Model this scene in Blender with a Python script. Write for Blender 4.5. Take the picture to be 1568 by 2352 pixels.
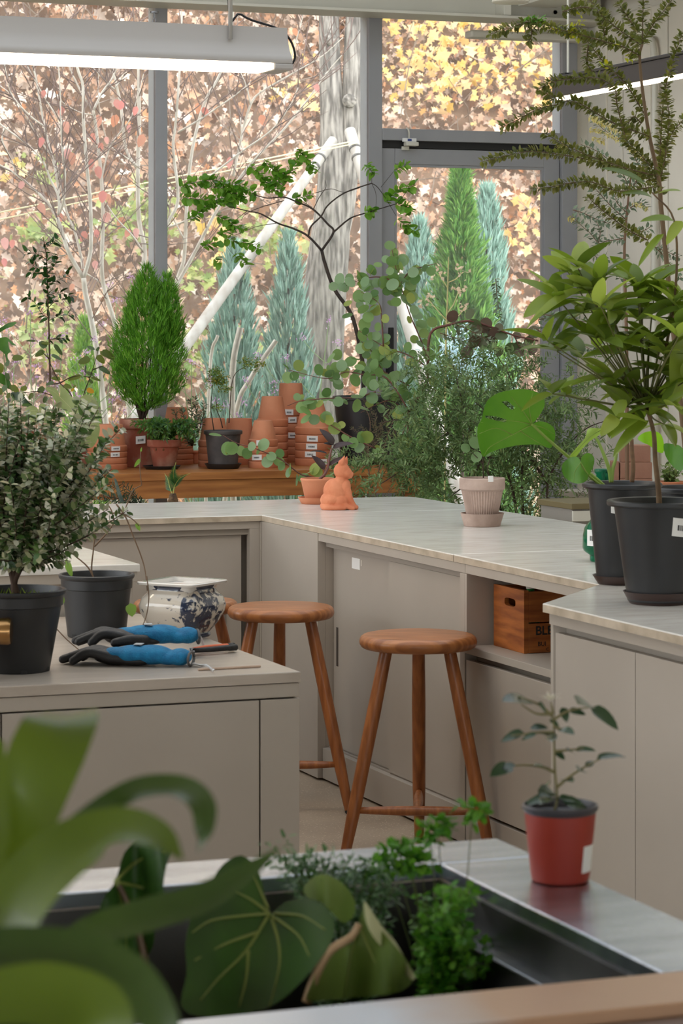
import bpy, bmesh, math, random
import numpy as np
from mathutils import Vector, Matrix, Quaternion
for _o in list(bpy.data.objects): bpy.data.objects.remove(_o)
SC = bpy.context.scene
COL = SC.collection
R0 = random.Random(7)
# ---------------------------------------------------------------- camera
CX, HY, FPX = 784.0, 750.0, 6000.0          # principal column, horizon row, focal length in pixels
CAM = Vector((-3.104, -8.94, 1.55)); YAW = math.radians(20.9)
FW = Vector((math.sin(YAW), math.cos(YAW), 0)); RT = Vector((math.cos(YAW), -math.sin(YAW), 0))
cd = bpy.data.cameras.new('camera'); cam = bpy.data.objects.new('camera', cd); COL.objects.link(cam)
cam.location = CAM; cam.rotation_euler = (math.pi/2, 0, -YAW)
cd.sensor_fit = 'VERTICAL'; cd.sensor_height = 36.0; cd.lens = FPX/2352*36
cd.shift_y = -(1176-HY)/2352; cd.clip_start = .1; cd.clip_end = 200
cd.dof.use_dof = True; cd.dof.focus_distance = 9.2; cd.dof.aperture_fstop = 13.0
SC.camera = cam
def ray(u, v): return FW + RT*((u-CX)/FPX) + Vector((0, 0, (HY-v)/FPX))
def PZ(u, v, z): d = ray(u, v); return CAM + d*((z-CAM.z)/d.z)
def PY(u, v, y): d = ray(u, v); return CAM + d*((y-CAM.y)/d.y)
def PX(u, v, x): d = ray(u, v); return CAM + d*((x-CAM.x)/d.x)
def PD(u, v, D): return CAM + ray(u, v)*D
def DEP(p): return (Vector(p)-CAM).dot(FW)
# ---------------------------------------------------------------- world, lights, exposure
W = bpy.data.worlds.new('overcast_sky'); SC.world = W; W.use_nodes = True
bg = W.node_tree.nodes['Background']; bg.inputs[0].default_value = (.93, .97, 1.0, 1); bg.inputs[1].default_value = 4.35
SC.view_settings.view_transform = 'Standard'; SC.view_settings.look = 'None'; SC.view_settings.gamma = 1
SC.view_settings.use_curve_mapping = False; SC.view_settings.exposure = .2
SC.cycles.use_denoising = True; SC.cycles.max_bounces = 7; SC.cycles.diffuse_bounces = 4; SC.cycles.transparent_max_bounces = 12
SC.cycles.caustics_reflective = False; SC.cycles.caustics_refractive = False
SC.cycles.sample_clamp_indirect = 6; SC.cycles.adaptive_threshold = .02
# ---------------------------------------------------------------- materials
def srgb(r, g, b):
    f = lambda c: (c/255/12.92) if c/255 <= .04045 else ((c/255+.055)/1.055)**2.4
    return (f(r), f(g), f(b), 1)
MATS = {}
def mat(name, col, rough=.5, metal=0, col2=None, scale=8, stretch=(1, 1, 1), contrast=(.35, .65), bump=0, bscale=60,
        spec=.5, coord='Object', trans=0, coat=0, detail=5, island=None, sub=0, col3=None, speck=None):
    if name in MATS: return MATS[name]
    m = bpy.data.materials.new(name); m.use_nodes = True; MATS[name] = m
    nt = m.node_tree; N = nt.nodes; L = nt.links; b = N['Principled BSDF']
    b.inputs['Base Color'].default_value = col; b.inputs['Roughness'].default_value = rough; b.inputs['Metallic'].default_value = metal
    b.inputs['Specular IOR Level'].default_value = spec; b.inputs['Coat Weight'].default_value = coat
    if trans: b.inputs['Transmission Weight'].default_value = trans
    tc = N.new('ShaderNodeTexCoord'); mp = N.new('ShaderNodeMapping'); L.new(tc.outputs[coord], mp.inputs[0]); mp.inputs['Scale'].default_value = stretch
    out = None
    if island:
        g = N.new('ShaderNodeNewGeometry'); cr = N.new('ShaderNodeValToRGB'); L.new(g.outputs['Random Per Island'], cr.inputs[0])
        el = cr.color_ramp.elements; cr.color_ramp.interpolation = 'LINEAR'
        n = len(island)
        el[0].position = 0; el[0].color = island[0]; el[1].position = 1; el[1].color = island[-1]
        for i in range(1, n-1): e = el.new(i/(n-1)); e.color = island[i]
        out = cr.outputs[0]
    if col2:
        nz = N.new('ShaderNodeTexNoise'); L.new(mp.outputs[0], nz.inputs[0]); nz.inputs['Scale'].default_value = scale; nz.inputs['Detail'].default_value = detail
        cr = N.new('ShaderNodeValToRGB'); L.new(nz.outputs[0], cr.inputs[0]); el = cr.color_ramp.elements
        el[0].position = contrast[0]; el[1].position = contrast[1]; el[0].color = col; el[1].color = col2
        if col3: e = el.new((contrast[0]+contrast[1])/2); e.color = col3
        if out is None: out = cr.outputs[0]
        else:
            mx = N.new('ShaderNodeMixRGB'); mx.blend_type = 'MULTIPLY'; mx.inputs[0].default_value = .6; L.new(out, mx.inputs[1]); L.new(cr.outputs[0], mx.inputs[2]); out = mx.outputs[0]
    if speck:
        nz = N.new('ShaderNodeTexVoronoi'); L.new(mp.outputs[0], nz.inputs[0]); nz.inputs['Scale'].default_value = speck[1]
        cr = N.new('ShaderNodeValToRGB'); L.new(nz.outputs['Color'], cr.inputs[0]); el = cr.color_ramp.elements
        el[0].position = speck[2]; el[1].position = speck[2]+.06; el[0].color = (0, 0, 0, 1); el[1].color = (1, 1, 1, 1)
        mx = N.new('ShaderNodeMixRGB'); L.new(cr.outputs[0], mx.inputs[0])
        if out is None: mx.inputs[1].default_value = col
        else: L.new(out, mx.inputs[1])
        mx.inputs[2].default_value = speck[0]; out = mx.outputs[0]
    if out is not None: L.new(out, b.inputs['Base Color'])
    if bump:
        nz = N.new('ShaderNodeTexNoise'); L.new(mp.outputs[0], nz.inputs[0]); nz.inputs['Scale'].default_value = bscale; nz.inputs['Detail'].default_value = 4
        bp = N.new('ShaderNodeBump'); bp.inputs['Strength'].default_value = bump; bp.inputs['Distance'].default_value = .01
        L.new(nz.outputs[0], bp.inputs['Height']); L.new(bp.outputs[0], b.inputs['Normal'])
    if sub:   # thin leaf: let light through
        tr = N.new('ShaderNodeBsdfTranslucent'); ms = N.new('ShaderNodeMixShader'); ms.inputs[0].default_value = sub
        if out is not None: L.new(out, tr.inputs[0])
        else: tr.inputs[0].default_value = col
        L.new(b.outputs[0], ms.inputs[1]); L.new(tr.outputs[0], ms.inputs[2]); L.new(ms.outputs[0], N['Material Output'].inputs[0])
    return m
def leafmat(name, cols, rough=.4, sub=.3, spec=.5): return mat(name, cols[0], rough, island=cols, sub=sub, spec=spec)
def objleaf(name, cols, rough=.4, sub=.3, spec=.5, vein=None):
    """leaf colour drawn per object (leaves are objects of their own)"""
    if name in MATS: return MATS[name]
    m = mat(name, cols[0], rough, island=cols, sub=sub, spec=spec); nt = m.node_tree
    oi = nt.nodes.new('ShaderNodeObjectInfo')
    for l in list(nt.links):
        if l.from_socket.name == 'Random Per Island': t = l.to_socket; nt.links.remove(l); nt.links.new(oi.outputs['Random'], t)
    return m
paint = mat('cabinet_paint', srgb(172, 163, 152), .42, col2=srgb(167, 158, 147), scale=3)
paint_in = mat('cabinet_inside_paint', srgb(158, 149, 138), .5, col2=srgb(154, 145, 134), scale=3)
stone = mat('worktop_stone', srgb(222, 219, 213), .2, col2=srgb(202, 197, 188), col3=srgb(215, 211, 204), scale=6, stretch=(1.4, 4.5, 4.5), contrast=(.3, .75), detail=8, speck=(srgb(176, 166, 150), 120, .93))
stone_edge = mat('worktop_edge_stone', srgb(200, 185, 165), .5, col2=srgb(160, 146, 126), scale=14, contrast=(.3, .7), detail=8)
white_metal = mat('white_steel_paint', srgb(214, 211, 198), .5, col2=srgb(206, 203, 190), scale=2)
alu = mat('grey_aluminium', srgb(156, 157, 160), .45, col2=srgb(149, 150, 153), scale=4)
black = mat('black_rubber', srgb(22, 22, 23), .6)
steel = mat('brushed_steel', srgb(178, 182, 186), .28, metal=1, col2=srgb(150, 152, 158), scale=4, stretch=(1, 6, 1))
oak = mat('stool_oak', srgb(176, 112, 62), .38, col2=srgb(136, 80, 40), scale=3, stretch=(2, 22, 2), detail=6, coat=.15, bump=.05)
oakleg = mat('stool_leg_oak', srgb(170, 104, 55), .4, col2=srgb(130, 74, 36), scale=4, stretch=(14, 14, 1.2), detail=6, coat=.1)
benchwood = mat('bench_oak', srgb(186, 124, 66), .42, col2=srgb(150, 92, 46), scale=3, stretch=(1.2, 14, 14), detail=7)
cratewood = mat('crate_pine', srgb(178, 104, 46), .5, col2=srgb(128, 66, 26), scale=4, stretch=(1.5, 1.5, 12), detail=6)
floor_m = mat('polished_floor', srgb(176, 158, 136), .35, col2=srgb(150, 132, 112), scale=2.5, speck=(srgb(205, 190, 170), 260, .82))
wall_m = mat('white_wall_panel', srgb(234, 228, 214), .55, col2=srgb(218, 212, 198), scale=1.5)
terra = mat('terracotta', srgb(212, 142, 106), .8, col2=srgb(194, 120, 84), scale=5, bump=.08, bscale=90)
terra_old = mat('weathered_terracotta', srgb(150, 82, 62), .85, col2=srgb(192, 150, 128), scale=9, contrast=(.45, .75), bump=.15, bscale=70)
plastic = mat('black_plastic', srgb(32, 33, 35), .42, col2=srgb(40, 41, 43), scale=6)
soil = mat('potting_soil', srgb(56, 40, 30), .95, col2=srgb(28, 20, 15), scale=60, bump=.8, bscale=80)
paper = mat('white_paper', srgb(232, 232, 230), .6)
ink = mat('black_ink', srgb(30, 30, 32), .7)
bark = mat('brown_bark', srgb(74, 54, 40), .85, col2=srgb(48, 34, 26), scale=20, bump=.4)
# ---------------------------------------------------------------- mesh helpers
def nrm(v): v = Vector(v); return v.normalized() if v.length > 1e-9 else Vector((0, 0, 1))
class MB:
    """collects vertices and faces of ONE part"""
    def __init__(s): s.v = []; s.f = []
    def add(s, vs, fs): n = len(s.v); s.v += [tuple(p) for p in vs]; s.f += [tuple(i+n for i in f) for f in fs]; return s
    def box(s, x0, x1, y0, y1, z0, z1, b=0):
        if b:
            bm = bmesh.new(); bmesh.ops.create_cube(bm, size=1)
            for v in bm.verts: v.co = Vector(((x0+x1)/2+v.co.x*(x1-x0), (y0+y1)/2+v.co.y*(y1-y0), (z0+z1)/2+v.co.z*(z1-z0)))
            bmesh.ops.bevel(bm, geom=bm.edges[:], offset=b, segments=2, affect='EDGES', profile=.5)
            bm.verts.index_update(); s.add([v.co for v in bm.verts], [[v.index for v in f.verts] for f in bm.faces]); bm.free(); return s
        s.add([(x, y, z) for z in (z0, z1) for x, y in ((x0, y0), (x1, y0), (x1, y1), (x0, y1))],
              [(3, 2, 1, 0), (4, 5, 6, 7), (0, 1, 5, 4), (1, 2, 6, 5), (2, 3, 7, 6), (3, 0, 4, 7)]); return s
    def obox(s, M, sx, sy, sz, b=0):
        t = MB().box(-sx/2, sx/2, -sy/2, sy/2, -sz/2, sz/2, b); s.add([M @ Vector(p) for p in t.v], t.f); return s
    def prism(s, poly, z0, z1, b=0):
        bm = bmesh.new(); vs = [bm.verts.new((x, y, z0)) for x, y in poly]; f = bm.faces.new(vs)
        r = bmesh.ops.extrude_face_region(bm, geom=[f]); 
        for v in r['geom']:
            if isinstance(v, bmesh.types.BMVert): v.co.z = z1
        bmesh.ops.recalc_face_normals(bm, faces=bm.faces[:])
        if b:
            ed = [e for e in bm.edges if abs(e.verts[0].co.z-z1) < 1e-6 and abs(e.verts[1].co.z-z1) < 1e-6]
            bmesh.ops.bevel(bm, geom=ed, offset=b, segments=2, affect='EDGES', profile=.5)
        bm.verts.index_update(); s.add([v.co for v in bm.verts], [[v.index for v in f.verts] for f in bm.faces]); bm.free(); return s
    def lathe(s, prof, n=28, c=(0, 0, 0), sq=0, flute=None):
        """prof: (radius, z) outline; flute=(count, depth, lo, hi) cuts vertical ribs"""
        c = Vector(c); vs = []; m = len(prof)
        for r, z in prof:
            for i in range(n):
                a = 2*math.pi*i/n; rr = r
                if flute and flute[2] <= z <= flute[3]: rr = r - flute[1]*(.5-.5*math.cos(a*flute[0]))
                if sq: rr = r/((abs(math.cos(a))**sq+abs(math.sin(a))**sq)**(1/sq))
                vs.append(c+Vector((rr*math.cos(a), rr*math.sin(a), z)))
        fs = [(j*n+i, j*n+(i+1) % n, (j+1)*n+(i+1) % n, (j+1)*n+i) for j in range(m-1) for i in range(n)]
        if prof[0][0] > 1e-5: fs.append(tuple(reversed(range(n))))
        if prof[-1][0] > 1e-5: fs.append(tuple((m-1)*n+i for i in range(n)))
        s.add(vs, fs); return s
    def tube(s, pts, rad, n=8, cap=True):
        pts = [Vector(p) for p in pts]; m = len(pts); rad = [rad]*m if isinstance(rad, (int, float)) else list(rad)
        if len(rad) == 2 and m > 2: rad = [rad[0]+(rad[1]-rad[0])*i/(m-1) for i in range(m)]
        up = None; vs = []
        for i, p in enumerate(pts):
            t = nrm(pts[min(i+1, m-1)]-pts[max(i-1, 0)])
            if up is None: up = nrm(t.cross(Vector((0, 0, 1)) if abs(t.z) < .9 else Vector((1, 0, 0))))
            up = nrm(up-t*up.dot(t)); w = t.cross(up)
            for k in range(n): a = 2*math.pi*k/n; vs.append(p+(up*math.cos(a)+w*math.sin(a))*rad[i])
        fs = [(j*n+i, j*n+(i+1) % n, (j+1)*n+(i+1) % n, (j+1)*n+i) for j in range(m-1) for i in range(n)]
        if cap: fs += [tuple(reversed(range(n))), tuple((m-1)*n+i for i in range(n))]
        s.add(vs, fs); return s
    def mesh(s, name, m=None, smooth=True):
        me = bpy.data.meshes.new(name); me.from_pydata(s.v, [], s.f)
        if m: me.materials.append(m)
        if smooth: me.shade_smooth()
        me.update(); return me
    def build(s, name, m, parent=None, smooth=False, angle=None, world=True):
        """link as one object; vertices are world coordinates, stored relative to the parent"""
        off = Vector(s.v[0])*0
        if parent is not None and world:
            q = parent
            while q is not None: off += q.location; q = q.parent
        me = bpy.data.meshes.new(name); me.from_pydata([tuple(Vector(p)-off) for p in s.v], [], s.f)
        me.materials.append(m)
        if smooth: me.shade_smooth()
        if angle: me.shade_smooth(); me.set_sharp_from_angle(angle=math.radians(angle))
        me.update()
        o = bpy.data.objects.new(name, me); COL.objects.link(o)
        if parent is not None: o.parent = parent
        return o
def thing(name, label, cat, loc=(0, 0, 0), group=None):
    o = bpy.data.objects.new(name, None); COL.objects.link(o); o.location = loc; o.empty_display_size = .05
    o['label'] = label; o['category'] = cat
    if group: o['group'] = group
    return o
def tag(o, label, cat, group=None):
    o['label'] = label; o['category'] = cat
    if group: o['group'] = group
    return o
def struct(o): o['kind'] = 'structure'; return o
def stuff(o): o['kind'] = 'stuff'; return o
def inst(name, me, M, parent=None):
    """another object on shared mesh data; M is a world matrix, parent an Empty without rotation"""
    o = bpy.data.objects.new(name, me); COL.objects.link(o)
    if parent is not None:
        o.parent = parent; off = Vector((0, 0, 0)); q = parent
        while q is not None: off += q.location; q = q.parent
        M = Matrix.Translation(-off) @ M
    o.matrix_basis = M; return o
def frame(org, d, up=(0, 0, 1), s=1):
    """local x along d, local z near up"""
    x = nrm(d); z = Vector(up); z = z-x*z.dot(x)
    z = nrm(z) if z.length > 1e-4 else nrm(x.orthogonal()); y = z.cross(x)
    sc = (s, s, s) if isinstance(s, (int, float)) else s
    return Matrix(((x.x*sc[0], y.x*sc[1], z.x*sc[2], org[0]), (x.y*sc[0], y.y*sc[1], z.y*sc[2], org[1]), (x.z*sc[0], y.z*sc[1], z.z*sc[2], org[2]), (0, 0, 0, 1)))
def smoothline(pts, n=6):
    """Catmull-Rom through the points"""
    P = [Vector(p) for p in pts]
    if len(P) < 3: return [P[0].lerp(P[-1], i/n) for i in range(n+1)]
    P = [P[0]*2-P[1]]+P+[P[-1]*2-P[-2]]; out = []
    for i in range(1, len(P)-2):
        a, b, c, d = P[i-1:i+3]
        for k in range(n):
            t = k/n; out.append(.5*((2*b)+(c-a)*t+(2*a-5*b+4*c-d)*t*t+(3*b-a-3*c+d)*t**3))
    return out+[P[-2]]
# ---------------------------------------------------------------- the room
WY = 3.10       # window wall plane
WXR = 2.79      # right wall plane
struct(MB().box(-7, WXR+.1, -12.5, WY+.12, -.12, 0).build('floor', floor_m))
ce = struct(MB().box(-7.1, WXR+.1, -12.6, -4.6, 3.62, 3.75).build('ceiling', white_metal))
MB().box(-7.1, -4.2, -4.6, WY+.12, 3.62, 3.75).build('ceiling_panel', white_metal, ce); MB().box(-4.2, WXR+.1, 2.2, WY+.12, 3.62, 3.75).build('ceiling_panel', white_metal, ce); MB().box(2.2, WXR+.1, -4.6, 2.2, 3.62, 3.75).build('ceiling_panel', white_metal, ce)
for i in range(7): y_ = -4.6+6.8*i/6; MB().box(-4.2, 2.2, y_-.05, y_+.05, 3.60, 3.75).build('rafter', white_metal, ce)
for i in range(6): x_ = -4.2+6.4*i/5; MB().box(x_-.03, x_+.03, -4.6, 2.2, 3.66, 3.75).build('glazing_bar', white_metal, ce)   # glazed roof over the planting benches
sky_m = bpy.data.materials.new('grey_tinted_roof_glass'); sky_m.use_nodes = True; _n = sky_m.node_tree; _n.nodes.remove(_n.nodes['Principled BSDF']); _t = _n.nodes.new('ShaderNodeBsdfTransparent'); _t.inputs[0].default_value = (.55, .56, .575, 1); _n.links.new(_t.outputs[0], _n.nodes['Material Output'].inputs[0])
for i in range(5): MB().box(-4.2+1.28*i+.03, -4.2+1.28*(i+1)-.03, -4.6, 2.2, 3.70, 3.706).build('pane', sky_m, ce)
# right wall of upright steel panels
wr = struct(MB().box(WXR+.03, WXR+.12, -12.5, WY+.1, 0, 3.62).build('wall_right', wall_m))
for i in range(11):
    y1 = WY-.02-i*.47
    p = MB(); p.box(WXR+.004, WXR+.03, y1-.455, y1, 0.1, 3.1, .006); p.box(WXR-.006, WXR+.006, y1-.30, y1-.17, .1, 3.1, .004)
    p.build('panel', wall_m, wr)
# left and back walls with wide glazed openings: the daylight behind the photographer
def glazed_wall(name, axis, c, a0, a1, sill, head, n):
    m = MB()
    def bx(p0, p1, z0, z1, t=.05):
        if axis == 'x': m.box(c-t, c+t, p0, p1, z0, z1)
        else: m.box(p0, p1, c-t, c+t, z0, z1)
    bx(a0, a1, 0, sill); bx(a0, a1, head, 3.62)
    for i in range(n+1): p = a0+(a1-a0)*i/n; bx(p-.06, p+.06, sill, head)
    return struct(m.build(name, wall_m))
glazed_wall('wall_left', 'x', -7.0, -7.0, WY, 1.1, 2.9, 5); struct(MB().box(-7.05, -6.95, -12.5, -7.07, 0, 3.62).build('wall_left', wall_m))
glazed_wall('wall_back', 'y', -12.5, -7.0, WXR, 1.2, 2.1, 4)
# window wall: mullions by their front faces
YF = WY-.12     # inner face of the frame
def XU(u, y): return PY(u, 750, y).x
def ZV(u, v, y): return PY(u, v, y).z
ZTOP = 3.09
wf = struct(MB().box(-7, WXR, YF+.02, WY, ZTOP, 3.62).build('wall_window', white_metal))
def mullion(x0, x1, z0=0, z1=ZTOP): MB().box(x0, x1, YF, WY, z0, z1, .003).build('mullion', alu, wf)
MX = {}
MX[1] = (XU(357, YF), XU(385, YF)); MX[2] = (XU(847, YF), XU(878, YF)); MX[3] = (XU(1291, YF), XU(1326, YF))
wdt = MX[2][0]-MX[1][0]
for k in (1, 2, 3): mullion(*MX[k])
for k in (1, 2, 3): mullion(MX[1][0]-k*wdt, MX[1][1]-k*wdt)
if MX[3][1] < WXR: MB().box(MX[3][1], WXR+.03, YF+.03, WY, 0, ZTOP).build('corner_post', wall_m, wf)
MB().box(-7, MX[2][0], YF, WY, 0, .05, .003).build('bottom_rail', alu, wf)
def glassmat(name, tint, f=.1, haze=.0):
    m = bpy.data.materials.new(name); m.use_nodes = True; nt = m.node_tree; N = nt.nodes; L = nt.links; N.remove(N['Principled BSDF'])
    t = N.new('ShaderNodeBsdfTransparent'); t.inputs[0].default_value = tint; g = N.new('ShaderNodeBsdfGlossy'); g.inputs['Roughness'].default_value = .02
    fr = N.new('ShaderNodeFresnel'); fr.inputs[0].default_value = 1.4; mx = N.new('ShaderNodeMixShader')
    L.new(fr.outputs[0], mx.inputs[0]); L.new(t.outputs[0], mx.inputs[1]); L.new(g.outputs[0], mx.inputs[2])
    d = N.new('ShaderNodeBsdfDiffuse'); d.inputs[0].default_value = (.9, .93, .95, 1); m2 = N.new('ShaderNodeMixShader')
    tc = N.new('ShaderNodeTexCoord'); nz = N.new('ShaderNodeTexNoise'); nz.inputs['Scale'].default_value = 1.3; nz.inputs['Detail'].default_value = 3; L.new(tc.outputs['Object'], nz.inputs[0])
    mt = N.new('ShaderNodeMath'); mt.operation = 'MULTIPLY'; mt.inputs[1].default_value = haze; L.new(nz.outputs[0], mt.inputs[0]); L.new(mt.outputs[0], m2.inputs[0])
    L.new(mx.outputs[0], m2.inputs[1]); L.new(d.outputs[0], m2.inputs[2]); L.new(m2.outputs[0], N['Material Output'].inputs[0]); return m
glass = glassmat('hazy_window_glass', (.96, .98, .98, 1), haze=.15)  # pale outdoor haze put into the panes as a whitish diffuse mix
xs = [MX[1][1]-k*wdt for k in (2, 1, 0)]
for n, (a, b) in enumerate(((MX[1][1]-2*wdt, MX[1][0]-wdt), (MX[1][1]-wdt, MX[1][0]), (MX[1][1], MX[2][0])), 1):
    struct(MB().box(a-.002, b+.002, YF+.02, YF+.028, .05, ZTOP).build('window_%d' % n, glass))
# door bay
DX0, DX1 = MX[2][1], MX[3][0]
zr1 = ZV(1080, 300, YF); zr0 = ZV(1080, 327, YF)
MB().box(DX0, DX1, YF, WY, zr0, zr1, .003).build('head_rail', alu, wf)
MB().box(DX0, DX1, YF+.02, WY, zr0-.035, zr0, 0).build('head_seal', black, wf)
w4 = struct(MB().box(DX0-.002, DX1+.002, YF+.02, YF+.028, zr1, ZTOP).build('window_4', glass))
# sliding rail box over the door window
MB().box(XU(1075, YF-.06), WXR-.02, YF-.10, YF-.01, ZV(1150, 88, YF-.1), ZV(1150, 71, YF-.1), .01).build('rail_box', white_metal, wf)
MB().box(XU(1215, YF-.06), XU(1310, YF-.06), YF-.06, YF-.0, ZV(1150, 71, YF-.1), ZV(1150, 60, YF-.1), .008).build('rail_motor', white_metal, wf)
door = struct(bpy.data.objects.new('door_1', None)); COL.objects.link(door); door.location = ((DX0+DX1)/2, YF+.03, 0)
dz1 = zr0-.037; gx0, gx1 = XU(906, YF+.03), XU(1248, YF+.03); gz1 = ZV(1080, 381, YF+.03)
for nm, a, b, c, d in (('stile', DX0+.004, gx0, .01, dz1), ('stile', gx1, DX1-.004, .01, dz1), ('top_rail', gx0, gx1, gz1, dz1), ('bottom_rail', gx0, gx1, .01, .25)):
    MB().box(a, b, YF+.025, YF+.075, c, d, .003).build(nm, alu, door)
MB().box(gx0, gx1, YF+.046, YF+.054, .25, gz1).build('pane', glass, door)
for a, b, c, d in ((gx0, gx0+.012, .25, gz1), (gx1-.012, gx1, .25, gz1), (gx0+.012, gx1-.012, gz1-.012, gz1)):
    MB().box(a, b, YF+.03, YF+.046, c, d).build('glazing_bead', alu, door)
hx = XU(897, YF-.02); h = MB(); z0, z1 = ZV(897, 870, YF), ZV(897, 752, YF)
h.box(hx-.012, hx+.012, YF-.035, YF-.012, z0, z1, .004); h.box(hx-.008, hx+.008, YF-.02, YF+.026, z0+.03, z0+.05); h.box(hx-.008, hx+.008, YF-.02, YF+.026, z1-.05, z1-.03)
h.build('handle', black, door)
# door contact sensor with its cable
ds = thing('door_sensor', 'small white door contact sensor with cable on the grey door head', 'sensor', PY(940, 325, YF))
def pbox(u0, v0, u1, v1, y, d, b=.002): a = PY(u0, v1, y); c = PY(u1, v0, y); return MB().box(a.x, c.x, y-d, y, a.z, c.z, b)
pbox(923, 318, 954, 326, YF, .014).build('magnet_plate', paper, ds); pbox(926, 327, 955, 336, YF+.012, .04, .005).build('housing', white_metal, ds); pbox(921, 337, 937, 345, YF+.024, .015).build('bracket', white_metal, ds)
pbox(936, 319, 945, 324, YF-.0142, .001, 0).build('blue_label', mat('label_blue', srgb(50, 70, 130), .5), ds)
MB().tube(smoothline([PY(939, 318, YF-.008), PY(939, 305, YF-.02), PY(937, 297, YF-.012), PY(933, 294, YF-.004)]), .004, 6).build('cable', white_metal, ds)
# roof beams
def ibeam(name, a, b, z0, h, w, side):
    m = MB()
    if side == 'x': m.box(a, b, w[0], w[1], z0, z0+.014, .002); c = (w[0]+w[1])/2; m.box(a, b, c-.005, c+.005, z0+.014, z0+h-.014); m.box(a, b, w[0], w[1], z0+h-.014, z0+h)
    else: m.box(w[0], w[1], a, b, z0, z0+.014, .002); c = (w[0]+w[1])/2; m.box(c-.005, c+.005, a, b, z0+.014, z0+h-.014); m.box(w[0], w[1], a, b, z0+h-.014, z0+h)
    return struct(m.build(name, white_metal))
b1 = ibeam('beam_1', -7, WXR-.01, 3.06, .45, (YF-.26, YF-.03), 'x')
xb = XU(1145, YF-.15)
MB().box(xb-.02, xb+.02, YF-.255, YF-.15, 3.076, 3.48, .002).build('stiffener', white_metal, b1)
b2 = ibeam('beam_2', -12.4, YF-.27, 3.12, .40, (xb+.05, xb+.25), 'y')
for u in (1275, 1298):
    for v in (8, 28):
        p = PY(u, v, YF-.15); MB().lathe([(.012, -.012), (.012, 0)], 6).build('bolt', white_metal, b1, world=False).matrix_basis = Matrix.Translation(p) @ Matrix.Rotation(math.pi/2, 4, 'X')
# clamp hanging below the beam
p = PY(354, 26, YF-.2); cl = thing('beam_clamp', 'small metal clamp hook under the white roof beam', 'clamp', p)
c = MB(); c.lathe([(.022, -.008), (.022, -.001)], 16, p); c.tube([p+Vector((0, 0, -.008)), p+Vector((0, 0, -.03))], .005, 8)
c.build('plate', steel, cl, angle=40)
MB().tube(smoothline([p+Vector((0, 0, -.03)), p+Vector((.008, 0, -.042)), p+Vector((0, 0, -.056)), p+Vector((-.008, 0, -.045)), p+Vector((-.002, 0, -.034))]), .003, 6).build('hook', steel, cl, smooth=True)

# white conduit on the right wall
cdt = thing('conduit', 'white conduit pipe bending down the right wall behind the black lamps', 'pipe', (WXR-.03, PX(1500, 400, WXR-.03).y, 0))
yq = PX(1502, 400, WXR-.03).y
MB().tube(smoothline([(WXR-.03, yq+.35, PX(1470, 88, WXR-.03).z), (WXR-.03, yq+.08, PX(1480, 90, WXR-.03).z), (WXR-.03, yq, PX(1500, 135, WXR-.03).z), (WXR-.03, yq, 2.2), (WXR-.03, yq, 0.0)]), .016, 10).build('pipe', white_metal, cdt, smooth=True)
for z_ in (.6, 1.5, 2.4): MB().box(WXR-.05, WXR-.0065, yq-.025, yq+.025, z_, z_+.02, .003).build('pipe_clip', white_metal, cdt)
# round spot lamp under the roof
p = PD(1172, 6, 10.4); sl_ = thing('ceiling_spot', 'round white spot lamp cut by the top edge of the picture', 'lamp', p)
MB().lathe([(.072, 0), (.075, .004), (.07, .02), (.05, .05), (.03, .06), (.0005, .06)], 32, p).build('shade', white_metal, sl_, smooth=True); MB().tube([p+Vector((0, 0, .055)), Vector((p.x, p.y, 3.61))], .006, 8).build('rod', white_metal, sl_)
# ---------------------------------------------------------------- worktop and cabinets
ZC = .868; ZS = ZC-.022         # worktop top and underside
wt = thing('worktop', 'pale streaked stone worktop turning the corner, with cat figurine and ribbed pot on it', 'worktop', (0, 0, ZS))
MB().prism([(-3.6, 0), (.9, 0), (.9, .71), (.88, .75), (.84, .77), (-3.6, .77)], ZS, ZC, .003).build('slab', stone, wt)
MB().prism([(0, -.0015), (0, -1.748), (.9, -1.748), (.9, -.0015)], ZS, ZC, .003).build('slab', stone, wt)
MB().prism([(0, -1.752), (0, -2.722), (.55, -2.722+.0), (.9, -2.722), (.9, -1.752)], ZS, ZC, .003).build('slab', stone, wt)
MB().prism([(0, -2.7245), (-.343, -3.10), (-.343, -5.4), (.9, -5.4), (.9, -2.7245)], ZS, ZC, .003).build('slab', stone, wt)
for o in wt.children:    # the sawn edges are rougher and browner than the polished top
    me = o.data; me.materials.append(stone_edge)
    for f in me.polygons:
        if abs(f.normal.z) < .3: f.material_index = 1
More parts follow.
